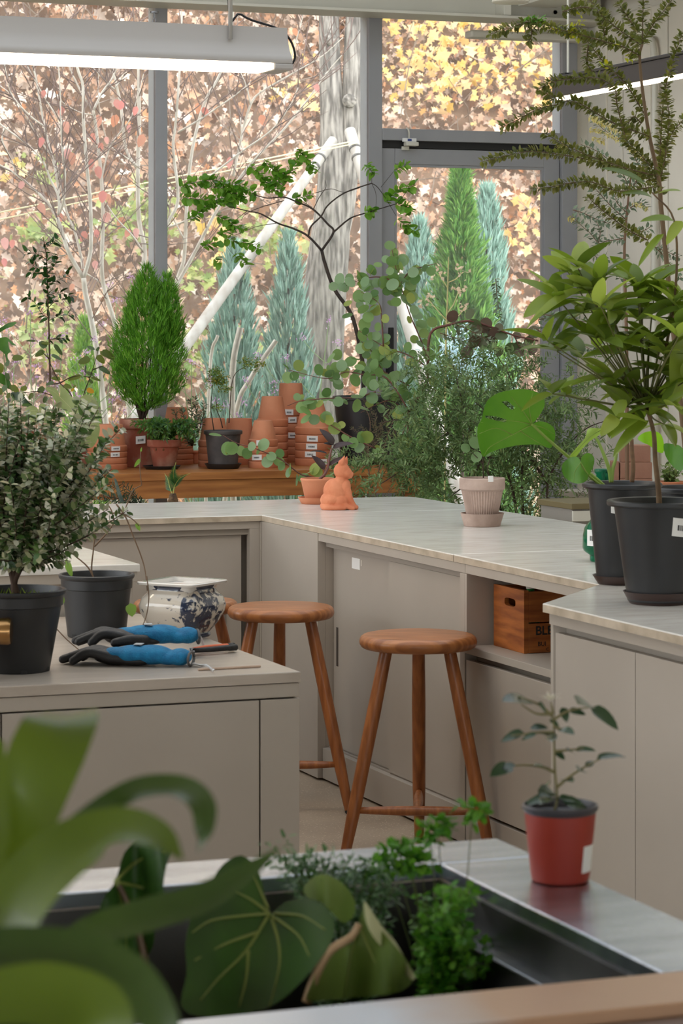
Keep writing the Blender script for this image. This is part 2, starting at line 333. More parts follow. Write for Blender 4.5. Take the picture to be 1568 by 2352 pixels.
# left run: sliding doors under the back worktop
lc = thing('sliding_cabinet', 'grey cabinet with a recessed sliding door under the back worktop', 'cabinet', (-1.5, 0, 0))
MB().box(-3.6, -.002, .012, .60, ZS-.028, ZS-.001, .001).build('top_rail', paint, lc)
MB().box(-.040, -.002, .012, .05, .0, ZS-.028, .001).build('stile', paint, lc)
MB().box(-3.6, -.040, .03, .06, ZS-.05, ZS-.028).build('track', paint_in, lc)
MB().box(-3.6, .85, .10, .60, .0, ZS-.002).build('carcass', paint_in, lc)
MB().box(-.002, .03, .0005, .10, .0, ZS-.002).build('corner_filler', paint, lc)
MB().box(-3.6, -.04, .016, .06, .0, .10, .001).build('plinth', paint, lc)
for a, b, y in ((-1.10, -.062, .045), (-2.2, -1.08, .068)):
    d = MB().box(a, b, y, y+.02, .10, ZS-.052, .001).build('door', paint, lc)
    hp = MB(); xx = b-.07 if a > -1.2 else a+.07
    z0 = .40; hp.prism([(xx-.012, z0), (xx+.012, z0), (xx+.012, z0+.11), (xx-.012, z0+.11)], 0, .003)
    hp.v = [(x, y-.001-zz, yy) for x, yy, zz in hp.v]; hp.build('recessed_pull', mat('pull_paint', srgb(120, 110, 100), .5), d)
# right run
rc = thing('corner_cabinet', 'grey cabinet with two tall sliding doors behind the front stool', 'cabinet', (.4, -.9, 0))
MB().box(.001, .03, -.58, -.001, .008, ZS-.001, .001).build('side_panel', paint, rc)
MB().box(.03, .85, -.58, -.04, .008, ZS-.002).build('carcass', paint, rc)
MB().box(.003, .30, -1.83, -.582, ZS-.028, ZS-.001, .001).build('top_rail', paint, rc)
MB().box(.03, .07, -1.80, -.583, ZS-.048, ZS-.028).build('track', paint_in, rc)
MB().box(.018, .09, -1.80, -.583, .008, .112, .001).build('plinth', paint, rc)
for i in (0, 1): MB().box(.040+i*.02, .046+i*.02, -1.80, -.583, .112, .117).build('floor_track', paint_in, rc)
MB().box(.085, .85, -1.80, -.583, .01, ZS-.03).build('back_box', paint_in, rc)
MB().box(.002, .09, -1.83, -1.795, .008, ZS-.029, .001).build('stile', paint, rc)
ys = PX(897, 1500, .042).y
MB().box(.058, .076, ys-.03, -.583, .117, ZS-.05, .001).build('door', paint, rc)
dr = MB().box(.036, .054, -1.795, ys, .117, ZS-.05, .001).build('door', paint, rc)
a = PX(774, 1530, .057); b = PX(774, 1441, .057); MB().box(.0565, .0585, a.y-.008, a.y+.008, a.z, b.z).build('recessed_pull', mat('pull_dark', srgb(70, 62, 56), .6), rc)
a = PX(808, 1305, .0575); b = PX(826, 1284, .0575); MB().box(.0572, .0578, b.y, a.y, a.z, b.z).build('tape_scrap', paper, rc)
a = PX(828, 1300, .0575); MB().box(.0574, .0579, a.y-.012, a.y, a.z, a.z+.02).build('tape_scrap', mat('clear_tape', srgb(205, 198, 186), .3), rc)
# open shelf with a drawer below
oc = thing('shelf_cabinet', 'grey cabinet with an open shelf over a deep drawer, holding the wooden crate', 'cabinet', (.4, -2.25, 0))
MB().box(.003, .30, -2.70, -1.832, ZS-.028, ZS-.001, .001).build('top_rail', paint, oc)
MB().box(.0, .50, -2.70, -1.832, .582, .604, .001).build('shelf', paint, oc)
MB().box(.002, .50, -1.845, -1.832, .604, ZS-.029).build('side_panel', paint, oc)
MB().box(.002, .50, -2.70, -2.687, .604, ZS-.029).build('side_panel', paint, oc)
MB().box(.49, .505, -2.687, -1.845, .604, ZS-.029).build('back_panel', paint_in, oc)
MB().box(.04, .50, -2.70, -1.832, .008, .581).build('carcass', paint_in, oc)
MB().box(.004, .022, -2.70, -1.836, .128, .5625, .0015).build('drawer_front', paint, oc)
MB().box(.004, .035, -2.70, -1.834, .008, .118, .001).build('plinth', paint, oc)
# near run with plain doors
nc = thing('door_cabinet', 'grey cabinet with plain doors under the big black plant pots', 'cabinet', (.2, -4, 0))
MB().prism([(-.002, -2.745), (-.325, -3.10), (-.325, -5.35), (.85, -5.35), (.85, -2.745)], ZS-.03, ZS-.001).build('top_rail', paint, nc)
MB().prism([(.03, -2.74), (-.29, -3.115), (-.29, -5.35), (.85, -5.35), (.85, -2.74)], .008, ZS-.03).build('carcass', paint_in, nc)
MB().prism([(.0, -2.745), (-.318, -3.093), (-.318, -3.108), (-.285, -3.125), (.04, -2.75)], .008, ZS-.031).build('side_panel', paint, nc)
yd = [-3.112]+[PX(u, 1600, -.315).y for u in (1458.5,)]
yd += [yd[1]-(yd[0]-yd[1])*k for k in (1, 2)]
for a, b in zip(yd, yd[1:]): MB().box(-.315, -.296, b+.0015, a-.0015, .11, ZS-.05, .001).build('door', paint, nc)
MB().box(-.305, -.29, -5.35, -3.112, .008, .105).build('plinth', paint, nc)
# ---------------------------------------------------------------- island: tall part behind, low cabinet in front
XI = -.967; YI = -1.72; YL = -3.07; ZL = .725
ih = thing('island_cabinet', 'tall grey island cabinet with a stone top behind the black twig pot', 'cabinet', (-2, -1, 0))
MB().prism([(-3.6, YI), (XI, YI), (XI, -.75), (-3.6, -.75)], ZS, ZC, .003).build('slab', stone, ih)
MB().box(-3.6, XI-.005, YI+.006, -.76, ZS-.03, ZS-.001, .001).build('top_rail', paint, ih)
MB().box(-3.6, XI-.012, YI+.03, -.77, .008, ZS-.03, .001).build('carcass', paint, ih)
il = thing('drawer_cabinet', 'low pale grey drawer cabinet carrying the porcelain pot and blue gloves', 'cabinet', (-2, -2.4, 0))
lowstone = mat('low_top_stone', srgb(180, 169, 157), .3, col2=srgb(168, 157, 145), scale=5, stretch=(1.5, 7, 7), detail=7)
MB().prism([(-3.6, YL), (XI, YL), (XI, YI+.0), (-3.6, YI+.0)], ZL-.025, ZL, .003).build('slab', lowstone, il)
MB().box(-3.6, XI-.002, YL+.003, YI, ZL-.060, ZL-.027, .002).build('top_rail', paint, il)
MB().box(-3.6, XI-.004, YL+.03, YI, .008, ZL-.062).build('carcass', paint, il)
x1 = PY(597, 1700, YL).x; x0 = PY(3, 1700, YL).x
for a, b in ((x1+.003, XI-.0015), (x0+.003, x1-.001), (x0-(x1-x0), x0-.001)): MB().box(a, b, YL+.003, YL+.03, .10, ZL-.064, .0015).build('panel', paint, il)
MB().box(-3.6, XI-.03, YL+.02, YL+.03, .008, .095).build('plinth', paint, il)
# ---------------------------------------------------------------- stools
STR = .1725
def stool(label, c, turn):
    t = thing('bar_stool', label, 'stool', (c[0], c[1], 0), 'round three-legged wooden bar stools')
    zt = .65; th = .040; pr = [(0, zt-th)]
    for i in range(9): a = -math.pi/2+math.pi*i/8; pr.append((STR-.019+.019*math.cos(a), zt-th/2+th/2*math.sin(a)))
    pr.append((0, zt))
    m = MB().lathe(pr[1:-1], 48); o = m.build('seat', oak, t, angle=50, world=False); o.rotation_euler = (0, 0, turn*.5)
    ft = []
    for k in range(3):
        a = turn+2*math.pi*k/3; ca, sa = math.cos(a), math.sin(a)
        top = Vector((.105*ca, .105*sa, zt-th+.004)); bot = Vector((.245*ca, .245*sa, .012)); ft.append((top, bot))
        MB().tube([top, top.lerp(bot, .3), top.lerp(bot, .75), bot], [.0185, .0205, .0195, .0145], 14).build('leg', oakleg, t, angle=60, world=False)
        MB().tube([bot, bot+(bot-top).normalized()*.008, bot+Vector((0, 0, -.012))], [.0148, .0148, .0148], 12).build('foot_glide', plastic, t, world=False)
    f = .765
    p0, p1, p2 = [a.lerp(b, f) for a, b in ft]
    def spindle(a, b): MB().tube([a.lerp(b, i/8) for i in range(9)], [.008+.0065*math.sin(math.pi*i/8)**.8 for i in range(9)], 12).build('stretcher', oakleg, t, smooth=True, world=False)
    spindle(p0, p2); spindle(p1, (p0+p2)/2)
    return t
c1 = PZ(960, 1457, .65); c2 = PZ(645, 1391, .65)
ang = lambda dx, dy: math.atan2((RT*dx+FW*dy).y, (RT*dx+FW*dy).x)
stool('wooden bar stool standing nearest, in front of the wooden crate', c1, ang(.205, -.13))
stool('wooden bar stool standing behind the low drawer cabinet, left of the nearest one', c2, ang(.2, -.1))
c3 = PD(426, 1378, 8.6)
stool('wooden bar stool mostly hidden behind the blue and white porcelain pot', c3, ang(.23, .05))
# ---------------------------------------------------------------- crate on the shelf
cr = thing('wooden_crate', 'orange pine crate with a handle hole and black stencilled letters on the shelf', 'crate', (.2, -2.0, .604))
ca = Vector((.082, -1.862, .604)); cb = Vector((.082, -2.075, .604))
dx = (cb-ca); wl = dx.length; ex = dx.normalized(); ey = Vector((-ex.y, ex.x, 0)); ey = ey if ey.dot(FW) > 0 else -ey
crot = Matrix(((ex.x, ey.x, 0, ca.x), (ex.y, ey.y, 0, ca.y), (0, 0, 1, .6045), (0, 0, 0, 1)))
hh = .182; ln = .33
def cbox(x0, x1, y0, y1, z0, z1, name='board', b=.0015):
    m = MB().box(x0, x1, y0, y1, z0, z1, b); m.v = [tuple(crot @ Vector(p)) for p in m.v]; return m.build(name, cratewood, cr)
hx0, hx1, hz0, hz1 = wl*.36, wl*.72, hh*.70, hh*.83
def endboard(y0, y1):
    bm = MB(); n = 20
    inner = []
    for i in range(n):
        a = 2*math.pi*i/n; cx, cz = (hx0+hx1)/2, (hz0+hz1)/2; q = 4
        rr = 1/((abs(math.cos(a))**q+abs(math.sin(a))**q)**(1/q)); inner.append((cx+(hx1-hx0)/2*rr*math.cos(a), cz+(hz1-hz0)/2*rr*math.sin(a)))
    outer = []
    for (x, z) in inner:
        dxx, dzz = x-(hx0+hx1)/2, z-(hz0+hz1)/2; outer.append((dxx, dzz))
    # outer boundary points by ray to the rectangle
    ob = []
    for dxx, dzz in outer:
        tt = 1e9
        if dxx > 1e-9: tt = min(tt, (wl-(hx0+hx1)/2)/dxx)
        if dxx < -1e-9: tt = min(tt, (0-(hx0+hx1)/2)/dxx)
        if dzz > 1e-9: tt = min(tt, (hh-(hz0+hz1)/2)/dzz)
        if dzz < -1e-9: tt = min(tt, (0-(hz0+hz1)/2)/dzz)
        ob.append([(hx0+hx1)/2+dxx*tt, (hz0+hz1)/2+dzz*tt])
    for cx, cz in ((0, 0), (wl, 0), (0, hh), (wl, hh)):
        k = min(range(n), key=lambda i: (ob[i][0]-cx)**2+(ob[i][1]-cz)**2); ob[k] = [cx, cz]
    vs = [(x, y, z) for y in (y0, y1) for x, z in inner]+[(x, y, z) for y in (y0, y1) for x, z in ob]
    fs = []
    for i in range(n):
        j = (i+1) % n; fs += [(i, j, 2*n+j, 2*n+i), (n+j, n+i, 3*n+i, 3*n+j), (j, i, n+i, n+j), (2*n+i, 2*n+j, 3*n+j, 3*n+i)]
    m = MB().add([tuple(crot @ Vector(p)) for p in vs], fs); return m.build('end_board', cratewood, cr)
endboard(0, .014); endboard(ln-.014, ln)
for s in (0, 1):
    x0 = 0 if s == 0 else wl-.011
    cbox(x0, x0+.011, .0145, ln-.0145, .0, hh*.47); cbox(x0, x0+.011, .0145, ln-.0145, hh*.49, hh*.98)
cbox(.011, wl-.011, .014, ln-.014, 0, .008, 'bottom_board')
def stencil(txt, size, yy, zz, name='stencil_letters', bold=True):
    """black lettering on the long side that faces the viewer's right"""
    cu = bpy.data.curves.new(name, 'FONT'); cu.body = txt; cu.size = size; cu.extrude = .0004; cu.offset = .0006 if bold else 0
    o = bpy.data.objects.new(name, cu); COL.objects.link(o); cu.materials.append(ink)
    me = bpy.data.meshes.new_from_object(o.evaluated_get(bpy.context.evaluated_depsgraph_get())); bpy.data.objects.remove(o)
    M = crot @ Matrix(((0, 0, 1, wl+.0005), (1, 0, 0, yy), (0, 1, 0, zz), (0, 0, 0, 1)))
    o = bpy.data.objects.new(name, me); COL.objects.link(o); o.parent = cr; o.matrix_basis = Matrix.Translation(-cr.location) @ M; return o
stencil('BLE', .036, .036, hh*.29); stencil('BUI', .018, .043, hh*.11, bold=False); stencil('C', .013, .070, hh*.03, bold=False)
g1 = PX(1170, 1380, .14)
bt = thing('bottle', 'green bottle lying inside the wooden crate, seen through its handle hole', 'bottle', crot @ Vector((wl*.60, .06, .01)))
MB().lathe([(.026, .002), (.028, .008), (.028, .11), (.012, .135), (.011, .17)], 20).build('body', mat('green_plastic', srgb(60, 150, 80), .3), bt, smooth=True, world=False)
MB().lathe([(.013, .168), (.013, .188)], 14).build('cap', mat('pale_cap', srgb(215, 205, 190), .5), bt, angle=40, world=False)
# ---------------------------------------------------------------- scatter helper (numpy): many small blades in ONE part
def norm_rows(a): return a/np.maximum(np.linalg.norm(a, axis=1, keepdims=True), 1e-9)
def cloud(name, shape, faces, org, xdir, zdir, size, m, parent=None, smooth=False):
    """copies of a small leaf (x along the leaf, z its upper side) at org"""
    org = np.asarray(org, float); n = len(org); X = norm_rows(np.asarray(xdir, float)); Z = np.asarray(zdir, float)
    Z = Z-X*(Z*X).sum(1, keepdims=True); bad = np.linalg.norm(Z, axis=1) < 1e-4; Z[bad] = np.cross(X[bad], [.3, .9, .2]); Z = norm_rows(Z); Y = np.cross(Z, X)
    size = np.asarray(size, float); size = size[:, None] if size.ndim == 1 else size
    S = np.asarray(shape, float); k = len(S)
    sx = size[:, 0]; sy = size[:, -1]
    V = org[:, None, :]+(S[None, :, 0]*sx[:, None])[:, :, None]*X[:, None, :]+(S[None, :, 1]*sy[:, None])[:, :, None]*Y[:, None, :]+(S[None, :, 2]*sx[:, None])[:, :, None]*Z[:, None, :]
    V = V.reshape(-1, 3)
    if parent is not None:
        q = parent; off = Vector((0, 0, 0))
        while q is not None: off += q.location; q = q.parent
        V = V-np.array(off)
    F = np.concatenate([np.asarray(f) for f in faces]); L = np.array([len(f) for f in faces])
    LI = (F[None, :]+(np.arange(n)*k)[:, None]).ravel(); LT = np.tile(L, n); LS = np.concatenate([[0], np.cumsum(LT)[:-1]])
    me = bpy.data.meshes.new(name); me.vertices.add(len(V)); me.vertices.foreach_set('co', V.ravel().astype(np.float32))
    me.loops.add(len(LI)); me.loops.foreach_set('vertex_index', LI.astype(np.int32)); me.polygons.add(len(LT))
    me.polygons.foreach_set('loop_start', LS.astype(np.int32)); me.polygons.foreach_set('loop_total', LT.astype(np.int32))
    me.update(calc_edges=True); me.materials.append(m)
    if smooth: me.shade_smooth()
    o = bpy.data.objects.new(name, me); COL.objects.link(o)
    if parent is not None: o.parent = parent
    return o
DIA = ([(0, 0, 0), (.45, .3, .07), (1, 0, -.05), (.45, -.3, .07), (.45, 0, 0)], [(0, 4, 1), (1, 4, 2), (0, 3, 4), (3, 2, 4)])
OVAL = ([(0, 0, 0), (.25, .27, .05), (.7, .26, .03), (1, 0, -.06), (.7, -.26, .03), (.25, -.27, .05), (.25, 0, 0), (.7, 0, -.02)],
        [(0, 6, 1), (6, 7, 2, 1), (7, 3, 2), (0, 5, 6), (5, 4, 7, 6), (4, 3, 7)])
BLADE = ([(0, -.5, 0), (0, .5, 0), (.5, .4, .03), (.5, -.4, .03), (1, 0, -.06)], [(0, 3, 2, 1), (3, 4, 2)])
LOBE = ([(0, 0, 0), (.18, .10, .02), (.30, .34, .10), (.46, .16, .02), (.62, .36, .12), (.74, .14, 0), (1, .03, -.12), (.74, -.14, 0), (.60, -.38, .10), (.46, -.16, .02), (.28, -.33, .06), (.18, -.10, .02), (.32, 0, -.02), (.6, 0, -.05)],
        [(0, 12, 1), (1, 12, 3, 2), (12, 13, 3), (3, 13, 5, 4), (13, 6, 5), (0, 11, 12), (11, 10, 9, 12), (12, 9, 13), (9, 8, 7, 13), (13, 7, 6)])
NEED = ([(0, -.5, 0), (0, .5, 0), (1, 0, 0)], [(0, 2, 1)])
rng = np.random.default_rng(11)
def rdir(n, up=0, spread=1): d = rng.normal(size=(n, 3))*spread; d[:, 2] += up; return norm_rows(d)
# ---------------------------------------------------------------- outside: ground, hillside
ground_m = mat('meadow_soil', srgb(120, 112, 70), .95, col2=srgb(160, 150, 96), scale=6)
HB = 8.2
def hz(x, y): return max(0, (y-HB))*1.25
struct(MB().add([(-30, WY+.12, -.03), (40, WY+.12, -.03), (40, HB+.2, -.03), (-30, HB+.2, -.03)], [(0, 1, 2, 3)]).build('ground', ground_m))
hill_m = mat('hill_soil', srgb(88, 66, 52), .95, col2=srgb(134, 108, 88), scale=3, detail=8, bump=.6, bscale=14)
NX, NY = 60, 26; hv = []
for j in range(NY):
    for i in range(NX):
        x = -14+34*i/(NX-1); y = HB-.2+9*j/(NY-1); n = math.sin(x*1.9+y*1.3)*.12+math.sin(x*.7-y*2.1)*.16
        hv.append((x, y-n, hz(x, y)-.06))
hf = [(j*NX+i, j*NX+i+1, (j+1)*NX+i+1, (j+1)*NX+i) for j in range(NY-1) for i in range(NX-1)]
hill = struct(MB().add(hv, hf).build('hill', hill_m, smooth=True))
def hill_points(n, x0=-2.5, x1=11.5, y0=HB, y1=HB+4.6, out=(.0, .28)):
    x = rng.uniform(x0, x1, n); y = rng.uniform(y0, y1, n); o = rng.uniform(*out, n)
    lump = (np.sin(x*1.9+y*1.3)*.12+np.sin(x*.7-y*2.1)*.16)+(np.sin(x*5.3+2)*np.sin(y*6.1+x)*.12)
    z = np.maximum(0, y-HB)*1.25
    return np.stack([x, y-lump-o*.78, z+o*.62], 1)
n = 46000; P = hill_points(n, out=(.0, .34))
xd = rdir(n)*np.array([1, .6, .8]); xd[:, 2] -= .7; zd = rdir(n, 0, .7)+np.array([-.15, -1, .5])
dry = leafmat('dry_leaf', [srgb(120, 90, 74), srgb(182, 142, 114), srgb(226, 198, 176), srgb(206, 146, 104), srgb(244, 228, 214), srgb(158, 116, 92), srgb(234, 210, 190), srgb(96, 74, 64)], .75, .25, .2)
s = rng.lognormal(-2.66, .34, n)
tag(stuff(cloud('fallen_leaves', *LOBE, P, xd, zd, np.stack([s, s*.95], 1), dry)), 'dry tan and brown leaves covering the steep hillside outside', 'leaves')
# yellow leaves: upper right and a few patches; pale green at mid left
def patch(spots, per, sig, name, m, label, sz=-2.55):
    pts = []
    for u, v, w in spots:
        for _ in range(int(per*w)):
            uu = rng.normal(u, sig*w**.5); vv = rng.normal(v, sig*w**.5*.8); d = ray(uu, vv)
            # meet the hillside z = 1.25 (y - HB)
            t = (CAM.z-1.25*(CAM.y-HB))/(1.25*d.y-d.z); p = CAM+d*t; pts.append((p.x+rng.normal(0, .05), p.y-.36, p.z+.05+.24))
    P = np.array(pts); n = len(P); s = rng.lognormal(sz, .3, n)
    return tag(stuff(cloud(name, *LOBE, P, rdir(n)+np.array([0, 0, -.6]), rdir(n, 0, .6)+np.array([-.2, -1, .4]), np.stack([s, s*1.3], 1), m)), label, 'leaves')
yel = leafmat('yellow_leaf', [srgb(216, 178, 96), srgb(236, 208, 136), srgb(224, 176, 116), srgb(240, 222, 164), srgb(226, 190, 150)], .6, .35, .2)
patch([(930, 110, 3), (1010, 170, 4), (900, 250, 3), (1000, 280, 3), (1130, 240, 3), (1200, 160, 2), (960, 60, 2), (1240, 270, 2), (640, 300, .4), (650, 210, .3), (455, 620, .5), (470, 700, .5), (20, 470, .4), (660, 650, .3), (1170, 560, .8), (1150, 620, .6), (690, 320, .5)], 22, 30, 'yellow_leaves', yel, 'yellow and gold leaves on the hillside behind the door window')
grn = leafmat('pale_green_leaf', [srgb(150, 160, 90), srgb(186, 188, 120), srgb(120, 140, 80), srgb(204, 200, 150)], .6, .35, .2)
patch([(290, 590, 3), (320, 560, 2), (260, 620, 2), (70, 480, 1), (600, 650, 2), (560, 620, 1.5), (430, 720, 1.5), (60, 620, 1.2), (90, 850, 3), (380, 900, 3), (600, 900, 3)], 34, 26, 'undergrowth', grn, 'pale green undergrowth growing on the hillside outside', -2.8)
# dead twigs over the hillside
tw = MB()
P = hill_points(1100, out=(.1, .42))
for p in P:
    d = Vector(rdir(1)[0]); d.y *= .3; d = nrm(d+Vector((0, 0, .5))); L = R0.uniform(.25, .9); q = Vector(p); bend = Vector(rdir(1)[0])*.12
    tw.tube([q, q+d*L*.5+bend*L, q+d*L], [.006, .005, .003], 3, cap=False)
tag(stuff(tw.build('dead_twigs', mat('grey_twig', srgb(140, 122, 108), .9, col2=srgb(96, 80, 68), scale=8))), 'thin dead twigs lying among leaves on the hillside', 'twigs')
# rough grass between the window and the hill
n = 9000; x = rng.uniform(-4, 10, n); y = rng.uniform(3.6, 8.4, n)
gr_m = leafmat('meadow_grass', [srgb(136, 150, 70), srgb(190, 186, 110), srgb(212, 196, 140), srgb(110, 134, 60), srgb(170, 176, 96)], .7, .35, .2)
L = rng.uniform(.18, .55, n); tag(stuff(cloud('meadow_grass', *BLADE, np.stack([x, y, np.full(n, -.03)], 1), rdir(n, 2.2), rdir(n), np.stack([L, np.full(n, .012)], 1), gr_m)), 'rough yellow-green grass growing outside between window and hillside', 'grass')
# ---------------------------------------------------------------- big tree, props, ropes
tk = mat('ash_bark', srgb(168, 158, 148), .9, col2=srgb(92, 84, 78), scale=13, stretch=(3.4, 3.4, .55), contrast=(.36, .62), detail=10, bump=1, bscale=14)
bt_ = thing('forked_tree', 'tall grey-barked tree with a forked trunk behind the white prop', 'tree', PZ(740, 1330, 0))
def pxline(pts, D): return [PD(u, v, D if not isinstance(D, (list, tuple)) else D[i]) for i, (u, v) in enumerate(pts)]
DT = 16.0
def trunk(spec, nm):
    pts = smoothline([PD(u, v, DT) for u, v, w in spec], 4); ws = [w/2/FPX*DT for u, v, w in spec]
    rad = []
    for i in range(len(pts)): f = i/4; k = min(int(f), len(ws)-2); rad.append(ws[k]+(ws[k+1]-ws[k])*(f-k))
    return MB().tube(pts, rad, 16).build(nm, tk, bt_, smooth=True)
trunk([(738, 1340, 150), (738, 1100, 112), (738, 870, 99), (744, 700, 100), (757, 560, 92), (764, 450, 76), (764, 300, 58), (758, 160, 50), (755, 30, 46), (750, -160, 40)], 'trunk')
trunk([(762, 570, 66), (783, 480, 62), (797, 390, 52), (806, 300, 46), (809, 160, 44), (815, 30, 42), (822, -160, 38)], 'limb')
for u, v, r in ((802, 232, .045), (757, 90, .04)):
    p = PD(u, v, DT-.06); MB().lathe([(r*.4, .05), (r*.9, .035), (r, 0)], 14).build('branch_scar', tk, bt_, smooth=True, world=False).matrix_basis = Matrix.Translation(p-bt_.location) @ frame((0, 0, 0), (0, 0, 1), -FW)
polemat = mat('peeled_pole', srgb(196, 189, 182), .7, col2=srgb(162, 150, 140), scale=5, stretch=(3, 3, .6), detail=6)
def prop(label, a, b, r):
    d = (b-a).normalized(); g = b+d*((b.z+.02)/-d.z) if d.z < 0 else b
    t = thing('tree_prop', label, 'pole', (g.x, g.y, 0), 'round poles propping the forked tree')
    MB().tube([a, a.lerp(g, .5), g], [r*.93, r, r*1.05], 14).build('pole', polemat, t, angle=50)
    for f in (.04, .06): q = a.lerp(g, f); MB().tube([q, q+d*.012], r*1.08, 14).build('wire_tie', mat('tie_wire', srgb(90, 84, 80), .6), t)
prop('round white pole leaning up to the tree from left, crossing the window', PD(765, 322, 15.75), PD(428, 792, 14.6), .032)
prop('round white pole leaning against the tree, seen again behind the door glass', PD(803, 300, 15.7), PD(985, 905, 14.6), .036)
rope = mat('cream_rope', srgb(226, 212, 170), .8)
for i, (u0, v0, u1, v1) in enumerate(((822, 322, -120, 512), (822, 328, -120, 530))):
    a, b = PD(u0, v0, 15.6), PD(u1, v1, 14.2); tag(MB().tube([a.lerp(b, k/8)-Vector((0, 0, .06*math.sin(math.pi*k/8)*0)) for k in range(9)], .0042, 5).build('guy_rope', rope),
        ('upper' if i == 0 else 'lower')+' of two cream guy ropes stretched from the tree past the window', 'rope', 'cream guy ropes')
# ---------------------------------------------------------------- bare young trees
stem_m = mat('pale_stem_bark', srgb(218, 208, 196), .8, col2=srgb(184, 172, 156), scale=20, stretch=(1, 1, .5))
twig_m = mat('red_brown_twig', srgb(134, 108, 100), .8, col2=srgb(104, 84, 78), scale=20)
def leafmesh(name, m, w=.5, fold=.12, droop=.18, n=6, tip=1.6, base=.7, asym=0):
    """one leaf blade of unit length along x"""
    b = MB(); vs = []; 
    for i in range(n+1):
        t = i/n; ww = w/2*(math.sin(math.pi*min(1, max(0, t))**base)**(1/tip) if 0 < i < n else 0.012); z = -droop*t*t; 
        vs += [(t, ww*(1+asym), z+fold*ww*2), (t, 0, z), (t, -ww, z+fold*ww*2)]
    fs = []
    for i in range(n): a = i*3; fs += [(a, a+1, a+4, a+3), (a+1, a+2, a+5, a+4)]
    b.add(vs, fs); return b.mesh(name, m)
redleaf = objleaf('red_autumn_leaf', [srgb(232, 150, 146), srgb(222, 156, 120), srgb(242, 182, 176), srgb(206, 128, 112)], .6, .45, .2)
RL = leafmesh('red_leaf', redleaf, .62, .1, .25)
def bare_tree(label, lines, D, leaves, seed, root):
    r = random.Random(seed); t = thing('bare_tree', label, 'tree', PZ(root[0], root[1], 0), 'bare pale-stemmed young trees'); m = MB(); tw = MB()
    for ln, w0, w1, dd in lines:
        pts = smoothline([PD(u, v, D+dd) for u, v in ln], 4); k = len(pts)
        m.tube(pts, [max(.0022, (w0+(w1-w0)*i/(k-1))/2/FPX*D) for i in range(k)], 7)
        for i in range(3, k):
            if r.random() < .62:
                d = nrm(pts[i]-pts[i-1]); s = nrm(Vector((r.uniform(-1, 1), r.uniform(-.6, .6), r.uniform(-.1, .8)))); e = nrm(d*.8+s); L = r.uniform(.12, .42)
                q = pts[i]; a = q+e*L*.5; b = q+e*L+Vector((0, 0, .08*L)); tw.tube([q, a, b], [.0035, .0028, .0014], 4, cap=False)
                for _ in range(r.randint(1, 3)):
                    f = r.uniform(.3, .9); c = q.lerp(b, f); e2 = nrm(e+Vector((r.uniform(-1, 1), r.uniform(-.4, .4), r.uniform(-.3, .8)))); tw.tube([c, c+e2*L*r.uniform(.25, .55)], [.002, .001], 3, cap=False)
    m.build('trunk', stem_m, t, smooth=True); stuff(tw.build('twigs', twig_m, t))
    for u, v in leaves:
        p = PD(u, v-9, D+r.uniform(-.1, .1)); d = Vector((r.uniform(-.6, .6), r.uniform(-.3, .3), -1)) ; inst('leaf', RL, frame(p, d, -FW+Vector((r.uniform(-.5, .5), 0, .2)), r.uniform(.045, .075)*D/14), t)
def C1(*p): return [(x/3.733, 130+y/3.733) for x, y in p]
def C2(*p): return [(380+x/3.484, 40+y/3.484) for x, y in p]
bare_tree('bare pale tree with two forking stems and pink leaves left of the mullion', [
    ([(285, 1400), (262, 1150), (245, 1000), (232, 880)]+C1((800, 2352), (735, 2050), (715, 1900)), 17, 12, 0),
    (C1((715, 1900), (590, 1680), (530, 1500), (490, 1380)), 10, 9, 0), (C1((490, 1380), (380, 1220), (150, 1020), (0, 930), (-150, 850)), 8, 3, .1),
    (C1((500, 1360), (500, 1200), (430, 1050), (370, 900), (230, 750), (40, 610), (-90, 500)), 6, 3, -.15), (C1((495, 1360), (510, 1250), (480, 1000), (430, 800), (380, 600), (310, 200), (280, 60), (250, -300)), 7, 4, .1),
    (C1((510, 1340), (545, 1230), (555, 1000), (540, 850), (520, 560), (510, 200), (470, -200)), 7, 3, -.1),
    (C1((715, 1900), (770, 1700), (780, 1500), (770, 1200), (745, 950), (715, 550), (710, 250), (660, 90), (580, -300)), 10, 6, 0),
    (C1((710, 1820), (690, 1700), (640, 1500), (570, 1330), (520, 1100), (470, 900), (330, 700), (220, 500), (100, 330), (0, 250)), 7, 2, .2), (C1((40, 610), (20, 720), (80, 850), (140, 1000)), 4, 4, .1),
    (C1((380, 600), (250, 500), (110, 340), (60, 180), (20, -60)), 4, 2, 0), (C1((520, 560), (400, 380), (270, 150), (210, 30)), 4, 2, .1)], 13.9,
    C1((530, 460), (380, 320), (565, 585), (365, 725), (585, 820), (610, 850), (345, 1285), (500, 1370), (100, 1600), (40, 1580), (30, 1760), (200, 1100)), 3, (285, 1414))
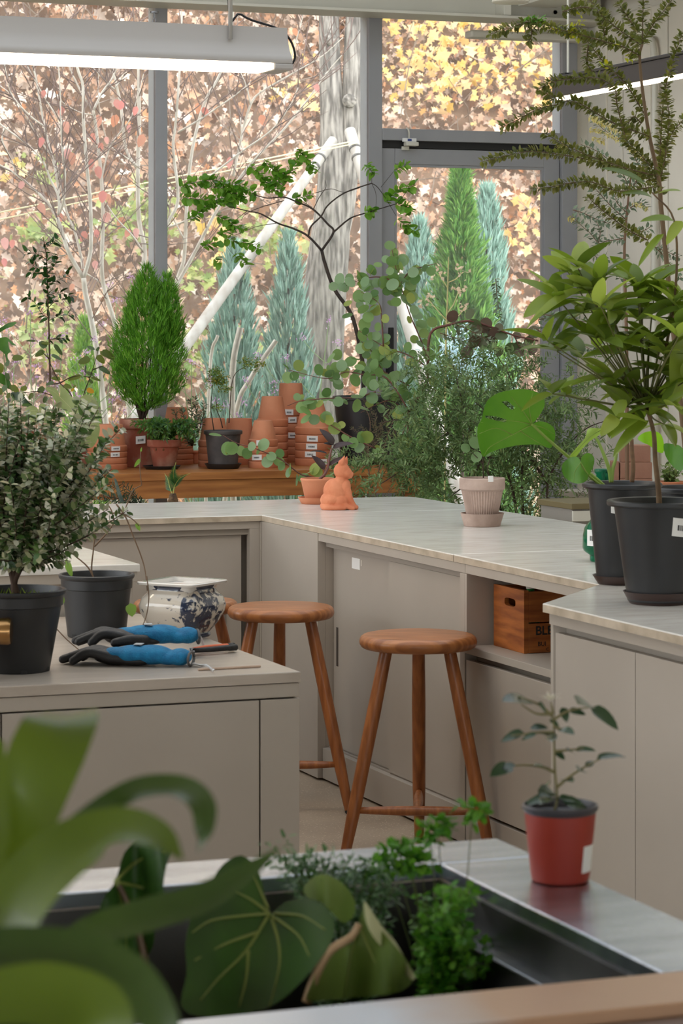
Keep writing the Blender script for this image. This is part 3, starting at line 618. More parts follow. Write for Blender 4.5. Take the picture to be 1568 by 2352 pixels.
bare_tree('bare pale tree with slim upright stems and red leaves beside the mullion', [
    ([(318, 1400), (305, 1100), (292, 900)]+C1((1000, 2352), (900, 2020), (870, 1800), (880, 1500), (880, 1250), (860, 950), (820, 600), (800, 460)), 13, 7, 0),
    (C1((800, 460), (720, 350), (600, 100), (520, -200)), 6, 3, .1), (C1((800, 460), (880, 300), (980, 150), (1060, -150)), 6, 3, -.1),
    ([(322, 1400), (306, 1000), (302, 800)]+C1((1160, 2080), (1240, 1700), (1190, 1400), (1180, 1000), (1190, 600), (1190, 100), (1200, -300)), 14, 8, .3),
    (C1((1180, 960), (1080, 800), (1040, 450), (1000, 250), (960, 80), (930, -200)), 9, 4, .3), (C1((860, 1100), (940, 780), (1100, 560), (1170, 380), (1230, 150)), 4, 2, 0),
    (C1((940, 780), (870, 560), (840, 300), (850, 100)), 3, 2, .1), (C1((1200, 960), (1100, 880), (960, 780)), 4, 3, .2), (C1((880, 1220), (1000, 1390), (1140, 1540), (1220, 1660)), 3, 4, 0), (C1((720, 1850), (860, 1940), (920, 2050)), 4, 4, .2),
    (C1((800, 500), (690, 480), (560, 410), (470, 330)), 3, 2, 0), (C1((980, 280), (880, 180), (780, 80)), 4, 2, 0), (C1((980, 280), (1060, 160), (1110, 60)), 3, 2, 0)], 14.1,
    C1((785, 690), (900, 720), (850, 770), (840, 530), (985, 400), (1070, 405), (1175, 460), (1000, 530), (1110, 615), (1230, 700), (790, 910), (840, 970), (885, 1180), (905, 1210), (930, 1370), (1060, 1410), (1110, 1510), (1170, 1500), (830, 1510), (735, 1530), (810, 1780), (630, 1980)), 5, (320, 1410))
bare_tree('bare pale tree with arching branches between the mullion and the forked trunk', [
    ([(330, 1400), (326, 1100), (340, 900), (362, 760)]+C2((60, 2200), (250, 1850), (400, 1560), (560, 1330), (700, 1150), (960, 880), (1150, 640), (1300, 430), (1450, 260)), 13, 2, 0),
    ([(366, 750)]+C2((110, 2050), (150, 1900), (170, 1500), (200, 1150), (260, 850), (330, 640), (440, 440), (520, 100), (560, -200)), 10, 5, .1),
    ([(345, 860), (372, 560)]+C2((20, 1640), (100, 1450), (60, 1050), (80, 850), (110, 450), (130, -50)), 9, 5, -.1), (C2((540, 1270), (620, 900), (680, 700), (760, 600), (1030, 440), (1250, 310), (1420, 160)), 7, 2, .2),
    (C2((320, 1300), (600, 1080), (850, 900), (1000, 700), (1060, 560)), 5, 2, -.1), (C2((20, 1680), (180, 1620), (420, 1500)), 6, 4, .1), (C2((100, 920), (300, 800), (560, 620), (680, 520)), 5, 2, 0),
    (C2((680, 700), (650, 560), (600, 440)), 4, 2, 0), (C2((980, 440), (1040, 200), (1090, 20), (1100, -60)), 4, 2, .1), (C2((590, 1090), (605, 950), (600, 800)), 3, 2, 0), (C2((150, 1780), (60, 1600), (20, 1480)), 4, 2, 0)], 14.3,
    C2((255, 715), (510, 1145), (1030, 115), (300, 750), (760, 810), (1190, 560)), 8, (330, 1405))
# ---------------------------------------------------------------- conifers outside
def conifer(name, label, u, vt, D, hw, cols, n, group, up=1.6, sp=.11, prof=.75, leader=0, vis_low=None, trunkr=.02):
    top = PD(u, vt, D); base = Vector((top.x, top.y, -.02)); H = top.z; Rm = hw/FPX*D
    t = thing(name, label, 'conifer', base, group)
    MB().tube([base, base+Vector((0, 0, H*.9))], [trunkr, .004], 6).build('trunk', bark, t)
    h = rng.uniform(0, 1, n)**.85; h = 1-(1-h)*1.0
    rr = np.where(h > .12, (1-h)**prof, .9)*Rm
    if leader: rr = np.where(h > 1-leader, rr*.55+.02, rr)
    a = rng.uniform(0, 2*math.pi, n); q = rng.uniform(.45, 1, n)**.5
    lump = 1+.22*np.sin(a*3+h*17)+.2*np.sin(a*5-h*29)+.25*rng.normal(0, .5, n)
    r = rr*q*lump; O = np.stack([base.x+r*np.cos(a), base.y+r*np.sin(a), .03+h*(H-.06)], 1)
    X = np.stack([np.cos(a), np.sin(a), np.full(n, up)], 1)+rng.normal(0, .35, (n, 3))
    k = 4; O = np.repeat(O, k, 0); X = np.repeat(X, k, 0)+rng.normal(0, .35, (n*k, 3)); s = rng.uniform(.6, 1.2, n*k)*sp*(1-.45*np.repeat(h, k))
    m = leafmat(name+'_needles', cols, .65, .2, .2)
    return cloud('foliage', *BLADE, O, X, rdir(n*k), np.stack([s, s*.13], 1), m, t)
G3 = 'slim blue-green junipers outside the window'
jc = [srgb(142, 176, 160), srgb(176, 204, 190), srgb(110, 146, 130), srgb(196, 216, 204)]
for a in (('juniper', 'slim blue-green juniper behind the white prop, left of the forked tree', 538, 560, 15.6, 92, jc, 1700, G3, 3.2, .15, .55),
          ('juniper', 'slim blue-green juniper standing just in front of the forked trunk', 662, 535, 15.0, 78, jc, 1500, G3, 3.2, .15, .6),
          ('juniper', 'slim pale juniper seen through the door, left of the green cypress', 962, 505, 16.2, 84, jc, 1600, G3, 3.2, .16, .6),
          ('juniper', 'slim pale juniper seen through the door, right of the green cypress', 1118, 430, 16.4, 84, jc, 1700, G3, 3.2, .17, .6)): stuff(conifer(*a))
tc = [srgb(74, 128, 56), srgb(112, 160, 74), srgb(148, 186, 92), srgb(54, 102, 50)]
stuff(conifer('cone_cypress', 'tall green cone-shaped cypress in the middle of the door glass', 1056, 380, 15.4, 132, tc, 5200, None, 1.5, .12, .72, .16))
stuff(conifer('dwarf_cypress', 'small bright green cypress outside, behind the shrub leaves at far left', 196, 722, 14.9, 74, [srgb(120, 168, 56), srgb(160, 196, 80), srgb(90, 140, 50)], 1100, None, 1.8, .1, .6))
sp_ = PD(1062, 800, 14.6); ft = thing('blue_shrub', 'pale blue-green shrub at the foot of the green cypress', 'shrub', (sp_.x, sp_.y, 0))
n = 700; O = np.array(sp_)+np.stack([rng.normal(0, .10, n), rng.normal(0, .07, n), rng.normal(-.08, .09, n)], 1)
MB().tube([ft.location, sp_], [.012, .006], 6).build('stem', bark, ft)
stuff(cloud('foliage', *BLADE, O, rdir(n, .3), rdir(n), np.stack([rng.uniform(.03, .06, n), np.full(n, .007)], 1), leafmat('blue_shrub_leaf', [srgb(170, 196, 210), srgb(200, 218, 226), srgb(130, 164, 176)], .6, .2, .2), ft))
# ---------------------------------------------------------------- verbena and dead flower stalk outside
vst = mat('verbena_stem', srgb(128, 156, 96), .7); vfl = leafmat('verbena_flower', [srgb(196, 150, 196), srgb(220, 180, 214), srgb(170, 120, 176)], .6, .3, .2)
def verbena(u, v, D, seed, label):
    r = random.Random(seed); top = PD(u, v, D); b = Vector((top.x+r.uniform(-.12, .12), top.y+r.uniform(-.1, .1), -.02)); t = thing('verbena', label, 'flower', b, 'tall purple verbena stalks outside the window')
    m = MB(); mid = b.lerp(top, .6); m.tube(smoothline([b, mid+Vector((r.uniform(-.03, .03), 0, 0)), top], 4), [.0035, .0022], 5)
    tips = [top]
    for s in (-1, 1):
        for f in (.72, .86):
            q = b.lerp(top, f); L = r.uniform(.1, .22); e = q+RT*s*L*.75+Vector((0, r.uniform(-.08, .08), L)); m.tube(smoothline([q, q.lerp(e, .5)+RT*s*.012, e], 3), [.002, .0015], 4); tips.append(e)
    m.build('stem', vst, t)
    for e in tips:
        n = 22; O = np.array(e)+rng.normal(0, .011, (n, 3)); stuff(cloud('flower_head', *DIA, O, rdir(n, .6), rdir(n), rng.uniform(.008, .016, n), vfl, t))
VB = [(70, 716, 13.4), (20, 760, 13.6), (145, 770, 13.2), (176, 826, 13.5), (33, 830, 13.3), (85, 868, 13.1), (122, 905, 13.6), (230, 838, 13.3), (268, 690, 14.6), (300, 640, 15.3), (344, 900, 13.1), (420, 860, 13.2), (440, 832, 13.5), (560, 925, 13.4), (630, 880, 13.3), (658, 824, 13.7), (755, 738, 13.9), (255, 920, 13.2)]
NTH = 'leftmost,second,third,fourth,fifth,sixth,seventh,eighth,ninth,tenth,eleventh,twelfth,thirteenth,fourteenth,fifteenth,sixteenth,seventeenth,rightmost'.split(',')
for i, (u, v, D) in enumerate(sorted(VB)): verbena(u, v, D, 40+i, NTH[i]+(' of the' if i in (0, 17) else ' from the left of the')+' thin purple-headed verbena stalks outside the window')
# lopped pale stems standing outside behind the bench
for i, (pts, w, lab) in enumerate((([(538, 1300), (533, 940), (536, 830), (552, 752)], 15, 'upright lopped pale stem outside behind the seedling pot'),
                               ([(500, 1300), (540, 960), (575, 870), (634, 782)], 12, 'slanting lopped pale stem outside, right of the upright one'),
                               ([(470, 1250), (482, 850), (500, 770)], 8, 'thin short pale stem outside, left of the two lopped stems'))):
    tag(MB().tube(smoothline(pxline(pts, 13.6+.1*i)), [w/2/FPX*13.6]*1+[w*.42/FPX*13.6]*0 if False else w/2/FPX*13.6, 8).build('lopped_stem', stem_m, angle=60), lab, 'branch', 'lopped pale stems outside')
dsx = thing('dead_flower_stalk', 'straw-coloured dead flower stalk with dry heads in front of the green cypress', 'flower', PZ(1024, 1420, 0))
m = MB(); m.tube(smoothline(pxline([(1020, 1400), (1023, 850), (1027, 700), (1030, 590)], 13.4)), [.006, .003], 5); heads = []
for u0, v0, u1, v1 in ((1027, 650, 1062, 625), (1026, 720, 1053, 670), (1025, 745, 1070, 705), (1025, 735, 985, 690), (1027, 660, 1008, 630)):
    m.tube(pxline([(u0, v0), ((u0+u1)/2+2, (v0+v1)/2+4), (u1, v1)], 13.4), [.003, .002], 4); heads.append(PD(u1, v1, 13.4))
m.build('stem', mat('straw', srgb(206, 190, 120), .8), dsx)
for h in heads:
    n = 14; stuff(cloud('dry_head', *DIA, np.array(h)+rng.normal(0, .02, (n, 3)), rdir(n), rdir(n), rng.uniform(.02, .035, n), leafmat('dry_head', [srgb(190, 150, 120), srgb(214, 190, 160)], .8, .3), dsx))
# ---------------------------------------------------------------- lamps
def emit(name, col, s):
    m = bpy.data.materials.new(name); m.use_nodes = True; b = m.node_tree.nodes['Principled BSDF']; b.inputs['Base Color'].default_value = (.9, .9, .9, 1)
    b.inputs['Emission Color'].default_value = col; b.inputs['Emission Strength'].default_value = s; return m
lampwhite = mat('lamp_white_paint', srgb(180, 175, 170), .45)
def pendant(label, xe, yc, zb, L, rods, cord=False):
    """white trough lamp along x; xe = right end"""
    t = thing('pendant_lamp', label, 'lamp', (xe-L/2, yc, zb))
    pr = [(-.066, .020), (-.068, .030), (-.062, .042), (-.05, .060), (-.043, .082), (-.041, .126), (.041, .126), (.043, .082), (.05, .060), (.062, .042), (.068, .030), (.066, .020)]
    vs = [(x, yc+a, zb+b) for x in (xe-L, xe-.012, xe) for a, b in pr]; n = len(pr)
    for i in range(n): x, y, z = vs[2*n+i]; vs[2*n+i] = (x+.010*(1-(z-zb)/.126), y, z)
    m = MB().add(vs, [(j*n+i, j*n+(i+1) % n, (j+1)*n+(i+1) % n, (j+1)*n+i) for j in range(2) for i in range(n)]+[tuple(range(n)), tuple(2*n+i for i in reversed(range(n)))])
    m.build('housing', lampwhite, t, angle=40)
    MB().box(xe-.05, xe+.012, yc-.066, yc+.066, zb, zb+.021, .006).build('end_cap', lampwhite, t)
    MB().box(xe-L, xe-.05, yc-.064, yc+.064, zb, zb+.0195, .006).build('diffuser', emit('warm_diffuser', (1, .82, .60, 1), 12), t)
    for rx in rods: MB().tube([(rx, yc-.050, zb+.085), (rx, yc-.050, 3.62)], .0065, 10).build('rod', mat('rod_steel', srgb(205, 204, 200), .35, metal=.6), t, smooth=True)
    if cord: MB().tube(smoothline([Vector((rods[0]+.005, yc, 3.6)), Vector((rods[0]+.008, yc-.0, zb+.25)), Vector((rods[0]+.05, yc-.0, zb+.165)), Vector((xe-.02, yc+.0, zb+.13)), Vector((xe+.022, yc, zb+.10)), Vector((xe+.040, yc, zb+.055)), Vector((xe+.032, yc, zb+.028)), Vector((xe+.01, yc, zb+.024))]), .0035, 8).build('power_cord', black, t, smooth=True)
    return t
pe = PD(648, 166, 7.7)
pendant('long white trough lamp with warm glow hanging at upper left', pe.x, pe.y, pe.z, 2.6, (PY(529, 100, pe.y-.05).x, pe.x-2.2), True)
# black track lamp along the depth of the room
def track(label, p0, p1):
    t = thing('track_lamp', label, 'lamp', (p0+p1)/2, 'slim black linear lamps'); d = p1-p0; L = d.length; M = frame((p0+p1)/2, d)
    MB().obox(M @ Matrix.Translation((0, 0, .033)), L, .05, .056, .002).build('housing', mat('black_metal', srgb(44, 44, 46), .4), t)
    MB().obox(M @ Matrix.Translation((0, 0, .066)), L, .062, .01, .002).build('top_rail', mat('black_metal', srgb(44, 44, 46), .4), t)
    MB().obox(M @ Matrix.Translation((0, 0, .002)), L-.03, .034, .008).build('diffuser', emit('track_diffuser', (1, .82, .60, 1), 12), t)
    for f in (.06, .94):
        q = p0.lerp(p1, f); MB().tube([q+Vector((0, 0, .07)), Vector((q.x, q.y, 3.62))], .004, 8).build('rod', white_metal, t); MB().box(q.x-.02, q.x+.02, q.y-.02, q.y+.02, q.z+.07, q.z+.08).build('clip', black, t)
e0 = PD(1283, 229, 8.5); dirb = Vector((0, -1, 0))
e1 = e0+dirb*1.12; track('slim black linear lamp with a warm strip at upper right, far one', e0, e1)
track('slim black linear lamp cut by the picture edge at upper right, near one', e1+dirb*.05, e1+dirb*1.4)
# ---------------------------------------------------------------- pots, saucers, stickers
def cam_ang(p): return math.atan2(CAM.y-p[1], CAM.x-p[0])
def pot_profile(rt, rb, H, rh=.03, rs=.004, wall=.006, floor=.012):
    ro = rt-rs; q = (H-rh)/H; rj = rb+(ro-rb)*q
    return [(rb-.002, 0), (rb, .002), (rj, H-rh), (rt-.001, H-rh+.002), (rt, H-rh+.005), (rt, H-.003), (rt-.003, H), (rt-wall, H-.001), (ro-wall-.002, H-rh), (rb-wall, floor), (0.0005, floor)]
def round_pot(name, label, loc, rt, rb, H, m, rh=.03, rs=.004, cat='pot', fill=.02, seg=40, prof=None, flute=None, group=None, fillm=None):
    t = thing(name, label, cat, loc, group)
    MB().lathe(prof or pot_profile(rt, rb, H, rh, rs), seg, flute=flute).build('pot', m, t, angle=35, world=False)
    if fill is not None:
        z = H-fill; r = rb+(rt-rs-rb)*(z/H)-.006; b = MB(); n = 24
        vs = [(0, 0, z+.004)]+[(r*.55*math.cos(2*math.pi*i/n), r*.55*math.sin(2*math.pi*i/n), z+.003+.002*math.sin(i*2.3)) for i in range(n)]+[(r*math.cos(2*math.pi*i/n), r*math.sin(2*math.pi*i/n), z) for i in range(n)]
        b.add(vs, [(0, 1+i, 1+(i+1) % n) for i in range(n)]+[(1+i, 1+n+i, 1+n+(i+1) % n, 1+(i+1) % n) for i in range(n)]); b.build('soil', fillm or soil, t, smooth=True, world=False)
    return t
def saucer(label, loc, r, h, m, group=None, name='saucer'):
    t = MB().lathe([(r*.80, 0), (r*.82, .001), (r-.002, h-.003), (r, h), (r-.004, h), (r*.82-.003, .005), (.0005, .004)], 36).build(name, m, None, angle=40)
    t.location = loc; return tag(t, label, 'saucer', group)
def sticker(t, rad, a, w, z0, z1, tilt=0, bars=True):
    """paper price label wrapped on a round wall; rad(z) is the wall radius"""
    n = 5; vs = []
    for k, z in ((0, z0), (1, z1)):
        for i in range(n+1):
            x = (i/n-.5)*w; zz = z+x*tilt; r = rad(zz)+.0008; an = a+x/r; vs.append((r*math.cos(an), r*math.sin(an), zz))
    s = MB().add(vs, [(i, i+1, n+2+i, n+1+i) for i in range(n)]).build('price_label', paper, t, world=False)
    if bars:
        b = MB(); x = -w*.28; j = 0; rr = random.Random(int(a*1000)+int(z0*1e4))
        while x < w*.28:
            ww = w*rr.choice((.02, .03, .05)); q = []
            for xx, f in ((x, .32), (x+ww, .32), (x+ww, .62), (x, .62)):
                zz = z0+(z1-z0)*f+xx*tilt; r = rad(zz)+.0013; q.append((r*math.cos(a+xx/r), r*math.sin(a+xx/r), zz))
            b.add(q, [(0, 1, 2, 3)]); x += ww+w*rr.choice((.015, .03))
        b.build('barcode', ink, s, world=False)
    return s
# ---------------------------------------------------------------- oak bench under the window
BY0, BY1, BZ = 2.17, 2.96, .90
bx0, bx1 = -3.2, XU(975, BY0)
bn = thing('oak_bench', 'long oak plant bench along the window carrying terracotta pots', 'bench', ((bx0+bx1)/2, (BY0+BY1)/2, 0))
for i in range(6):
    y0 = BY0+(BY1-BY0)*i/6; MB().box(bx0, bx1, y0+.0006, y0+(BY1-BY0)/6-.0006, BZ-.034, BZ, .0015).build('plank', benchwood, bn)
MB().box(bx0+.02, bx1-.02, BY0+.012, BY0+.040, BZ-.114, BZ-.0345, .001).build('apron', benchwood, bn)
MB().box(bx0+.02, bx1-.02, BY1-.04, BY1-.012, BZ-.114, BZ-.0345, .001).build('apron', benchwood, bn)
for x in (bx0+.03, (bx0+bx1)/2-.3, bx1-.1):
    for y in (BY0+.045, BY1-.115): MB().box(x, x+.07, y, y+.07, 0, BZ-.0345, .002).build('leg', benchwood, bn)
def on_bench(u, v): return PZ(u, v, BZ)
# stacks of upturned terracotta pots: every pot its own object
ORD = ['lowest', 'second from the bottom', 'third from the bottom', 'fourth from the bottom', 'fifth from the bottom', 'sixth from the bottom', 'seventh from the bottom', 'eighth from the bottom']
POTM = {}
def stack(desc, u, v, wpx, n, vrim, vtop, tpx, labels=(), dv=0, m=terra):
    """pots nested upside down; vrim = row where the top pot's rim ends, vtop = row of its base"""
    p = on_bench(u, v); D = DEP(p); s = D/FPX; R = wpx/2*s; zr = CAM.z+(HY-vrim)*s-BZ; H = CAM.z+(HY-vtop)*s-BZ; rh = zr/n; body = H-zr; rb = tpx/2*s
    ro = R-.0075; w = .006; 
    prof = [(R-w, 0), (R-.002, 0), (R, .003), (R, rh-.006), (R-.003, rh-.002), (ro, rh), (rb+.002, rh+body-.003), (rb, rh+body), (rb*.25, rh+body), (rb*.25, rh+body-.006), (rb-w*.8, rh+body-.008), (ro-w, rh)]
    key = (round(R, 4), round(rh, 4), round(body, 4))
    me = MB().lathe(prof+[prof[0]], 36).mesh('terracotta_pot', m); me.set_sharp_from_angle(angle=math.radians(35))
    for k in range(n):
        o = bpy.data.objects.new('terracotta_pot', me); COL.objects.link(o); o.location = (p.x, p.y, BZ+k*rh+.0004*k); o.rotation_euler = (0, 0, k*1.1)
        tag(o, ('upturned terracotta pot, %s of %s' % ('topmost' if k == n-1 else ORD[k], desc)), 'pot', 'terracotta pots stacked upside down on the bench')
        for lk, off, wl in labels:
            if lk == k:
                o.rotation_euler = (0, 0, 0); sticker(o, lambda z: R, cam_ang(p)+off, wl, rh*.12, rh*.86, tilt=R0.uniform(-.03, .05))
    return p
stack('the broad stack by the shrub', 246, 1077, 92, 4, 1022, 975, 70, ((3, .45, .045), (2, .42, .045)))
stack('the stack behind the fern pot', 406, 1066, 76, 5, 1004, 936, 44)
stack('the stack behind the black seedling pot', 491, 1071, 72, 4, 1010, 961, 48)
stack('the pair right of the seedling', 549, 1066, 78, 2, 1030, 961, 56)
stack('the small labelled front stack', 604, 1074, 68, 4, 1008, 966, 40, ((3, -.1, .05), (1, -.45, .05)))
stack('the middle stack left of the tallest', 625, 1067, 73, 6, 962, 911, 46)
stack('the tallest terracotta stack on the bench', 668, 1060, 68, 7, 938, 881, 50, ((6, -.12, .04), (5, .1, .04), (3, .1, .04)))
stack('the labelled stack behind the cat', 719, 1068, 84, 5, 980, 925, 46, ((3, -.05, .052), (2, -.09, .052), (1, -.16, .052), (0, .55, .052)))
# weathered pots on the bench
def bench_pot(name, label, u, v, rim_px, base_px, vrim, m, rh, cat, **k):
    p = on_bench(u, v); s = DEP(p)/FPX; H = (v-vrim)*s; return round_pot(name, label, p, rim_px/2*s, base_px/2*s, H, m, rh*s, .004 if m is plastic else .006, cat, **k), p, s, H
# ---------------------------------------------------------------- counter: cat figurine
def blend(name, parts, voxel, m, parent, smooth=3):
    """fuse ellipsoids and capsules into ONE continuous skin"""
    bm = bmesh.new()
    for q in parts:
        if q[0] == 'e':
            c, r, rot = q[1], q[2], (q[3] if len(q) > 3 else None)
            M = Matrix.Translation(c) @ (rot.to_4x4() if rot else Matrix.Identity(4)) @ Matrix.Diagonal((r[0], r[1], r[2], 1))
            bmesh.ops.create_icosphere(bm, subdivisions=3, radius=1, matrix=M)
        else:
            pts = smoothline(q[1], 5); k = len(pts); rr = q[2]
            t = MB().tube(pts, [rr[0]+(rr[1]-rr[0])*i/(k-1) for i in range(k)], 12)
            vs = [bm.verts.new(v) for v in t.v]
            for f in t.f: bm.faces.new([vs[i] for i in f])
            for e, r in ((pts[0], rr[0]), (pts[-1], rr[1])): bmesh.ops.create_icosphere(bm, subdivisions=2, radius=r, matrix=Matrix.Translation(e))
    me = bpy.data.meshes.new(name); bm.to_mesh(me); bm.free(); o = bpy.data.objects.new(name, me); COL.objects.link(o)
    r = o.modifiers.new('r', 'REMESH'); r.mode = 'VOXEL'; r.voxel_size = voxel; s = o.modifiers.new('s', 'SMOOTH'); s.iterations = smooth; s.factor = .5
    out = bpy.data.meshes.new_from_object(o.evaluated_get(bpy.context.evaluated_depsgraph_get())); bpy.data.objects.remove(o)
    out.materials.clear(); out.materials.append(m); out.shade_smooth(); o = bpy.data.objects.new(name, out); COL.objects.link(o)
    if parent: o.parent = parent
    return o
pc = PZ(768, 1170, ZC); DC = DEP(pc)
def cp(x, y, d=0): return RT*((x-860)/9.8/FPX*DC)+FW*d+Vector((0, 0, (2170-y)/9.8/FPX*DC))
catm = mat('cat_terracotta', srgb(216, 138, 100), .85, col2=srgb(196, 112, 76), scale=14, bump=.12, bscale=220)
I3 = Matrix(((RT.x, FW.x, 0), (RT.y, FW.y, 0), (0, 0, 1)))
ex = lambda a: I3 @ Matrix.Rotation(a, 3, 'Y')
cat = blend('cat_figurine', [('e', cp(1025, 1300), (.031, .028, .030), ex(0)), ('e', cp(1120, 1340, -.004), (.022, .022, .020), ex(0)), ('e', cp(1225, 1375, 0), (.0105, .013, .0105), ex(0)), ('e', cp(1195, 1420, .0), (.012, .014, .010), ex(0)),
    ('t', [cp(1020, 1120, -.012), cp(1060, 1040, -.013), cp(1085, 962, -.014)], (.0135, .0022)), ('t', [cp(1090, 1130, .014), cp(1120, 1060, .016), cp(1140, 985, .017)], (.012, .0022)),
    ('e', cp(990, 1540), (.024, .026, .022), ex(0)), ('e', cp(880, 1780), (.045, .040, .052), ex(-.30)), ('e', cp(800, 1960), (.044, .046, .034), ex(0)), ('e', cp(1080, 1720), (.024, .030, .042), ex(.15)),
    ('e', cp(960, 2000, -.026), (.034, .017, .028), ex(-.2)), ('e', cp(960, 2000, .026), (.034, .017, .028), ex(-.2)), ('t', [cp(1060, 2050, -.03), cp(1180, 2100, -.032), cp(1275, 2128, -.032)], (.012, .009)), ('t', [cp(1060, 2050, .03), cp(1180, 2100, .032), cp(1265, 2128, .032)], (.012, .009)),
    ('t', [cp(1140, 1740, -.014), cp(1210, 1960, -.015), cp(1300, 2100, -.016)], (.016, .010)), ('t', [cp(1140, 1740, .014), cp(1210, 1960, .015), cp(1300, 2100, .016)], (.016, .010)), ('e', cp(1335, 2122, -.016), (.011, .010, .0085), ex(0)), ('e', cp(1335, 2122, .016), (.011, .010, .0085), ex(0)),
    ('t', [cp(600, 2090, .0), cp(640, 2115, -.032), cp(800, 2118, -.046), cp(1000, 2122, -.044), cp(1090, 2126, -.038)], (.012, .0075))], .0022, catm, None, 4)
cat.location = pc; zs = min(v.co.z for v in cat.data.vertices)
for v in cat.data.vertices: v.co.z = max(v.co.z, 0)
tag(cat, 'terracotta cat figurine sitting on the stone worktop, looking away to the right', 'figurine')
# pot with dark-leaved jewel orchid and saucer
p = PZ(732, 1159, ZC); s = DEP(p)/FPX; p = PD(729, 1159, DEP(p)+.06); p.z = ZC
saucer('terracotta saucer under the dark-leaved plant beside the cat', p, 46*s, 15*s, terra)
op = round_pot('jewel_orchid', 'small terracotta pot with a dark purple-leaved plant behind the cat', p+Vector((0, 0, .0052)), 40*s, 27.5*s, 56*s, terra, .012, .0005, 'plant', fill=.012, fillm=mat('red_grit', srgb(170, 104, 72), .95, col2=srgb(130, 74, 50), scale=80, bump=.6))
purple = objleaf('purple_leaf', [srgb(52, 36, 34), srgb(70, 44, 42), srgb(40, 32, 28)], .4, .12)
PL = leafmesh('orchid_leaf', purple, .42, .18, .25, 8)
Do = DEP(p)
def q(x, y, d=0): return PD(680+x/9.8, 950+y/9.8, Do+d)
MB().tube(smoothline([q(520, 1475), q(640, 1370), q(720, 1180), q(750, 980), q(800, 780)]), [.0055, .004], 8).build('stem', mat('orchid_stem', srgb(110, 70, 62), .5), op, smooth=True)
MB().tube(smoothline([q(640, 1430), q(640, 1300), q(620, 1240)]), [.003, .002], 6).build('stem', mat('orchid_stem', srgb(110, 70, 62), .5), op, smooth=True)
for (x0, y0), (x1, y1), up, w in (((840, 700), (580, 310), (.2, -1, .3), 1), ((820, 790), (1250, 590), (0, -.6, 1), 1), ((850, 700), (620, 640), (0, -1, .5), .8), ((640, 1270), (395, 905), (.3, -1, .2), 1), ((740, 1180), (1090, 910), (0, -.5, 1), .9), ((700, 910), (330, 770), (0, -.3, 1), .45)):
    a, b = q(x0, y0), q(x1, y1); L = (b-a).length; inst('leaf', PL, frame(a, b-a, up, (L, L*w, L)), op)
# ribbed clay pot with saucer
clay = mat('grey_pink_clay', srgb(186, 164, 152), .85, col2=srgb(150, 128, 116), scale=8, bump=.15, bscale=140, speck=(srgb(110, 92, 82), 160, .93))
p = PZ(1107, 1208, ZC); s = DEP(p)/FPX
saucer('grey-pink clay saucer under the ribbed pot', p, 51*s, 30*s, clay)
rp_z = .006; H = 1.55-(1097-750)*s-ZC-rp_z; r1 = 52.5*s; rb = 33*s; hr = H-27*s
prof = [(rb-.002, 0), (rb, .003)]+[(rb+(r1-.007-rb)*k/8, .006+(hr-.010)*k/8) for k in range(9)]+[(r1-.003, hr), (r1, hr+.003), (r1, H-.003), (r1-.003, H), (r1-.009, H), (r1-.013, hr), (rb-.004, .012), (.0005, .012)]
rp = round_pot('ribbed_pot', 'fluted grey-pink clay pot with a thin-stemmed seedling on the worktop', p+Vector((0, 0, rp_z)), r1, rb, H, clay, cat='plant', prof=prof, seg=176, flute=(44, .0035, .0055, hr-.003), fill=.018)
MB().box(p.x-.012, p.x+.006, p.y-r1-.0015+.0, p.y-r1+.0015, ZC+rp_z+H-.010, ZC+rp_z+H+.010).build('plant_tag', paper, rp)
# green glass bottle
gb_m = bpy.data.materials.new('green_glass'); gb_m.use_nodes = True; b = gb_m.node_tree.nodes['Principled BSDF']; b.inputs['Base Color'].default_value = srgb(20, 120, 84); b.inputs['Transmission Weight'].default_value = .75; b.inputs['Roughness'].default_value = .06; b.inputs['IOR'].default_value = 1.3
p = PZ(1386, 1289, ZC); s = DEP(p)/FPX
gb = thing('glass_bottle', 'dark green glass bottle with a paper label behind the black pots', 'bottle', p)
MB().lathe([(30*s, 0), (32*s, 3*s), (33*s, 15*s), (46*s, 24*s), (49*s, 32*s), (48*s, 60*s), (44*s, 78*s), (33*s, 92*s), (24*s, 104*s), (21*s, 125*s), (19*s, 170*s), (19*s, 200*s), (22*s, 204*s), (22*s, 212*s), (16*s, 213*s)], 32).build('glass', gb_m, gb, smooth=True, world=False)
sticker(gb, lambda z: 49*s, cam_ang(p)-.45, .052, 38*s, 75*s)
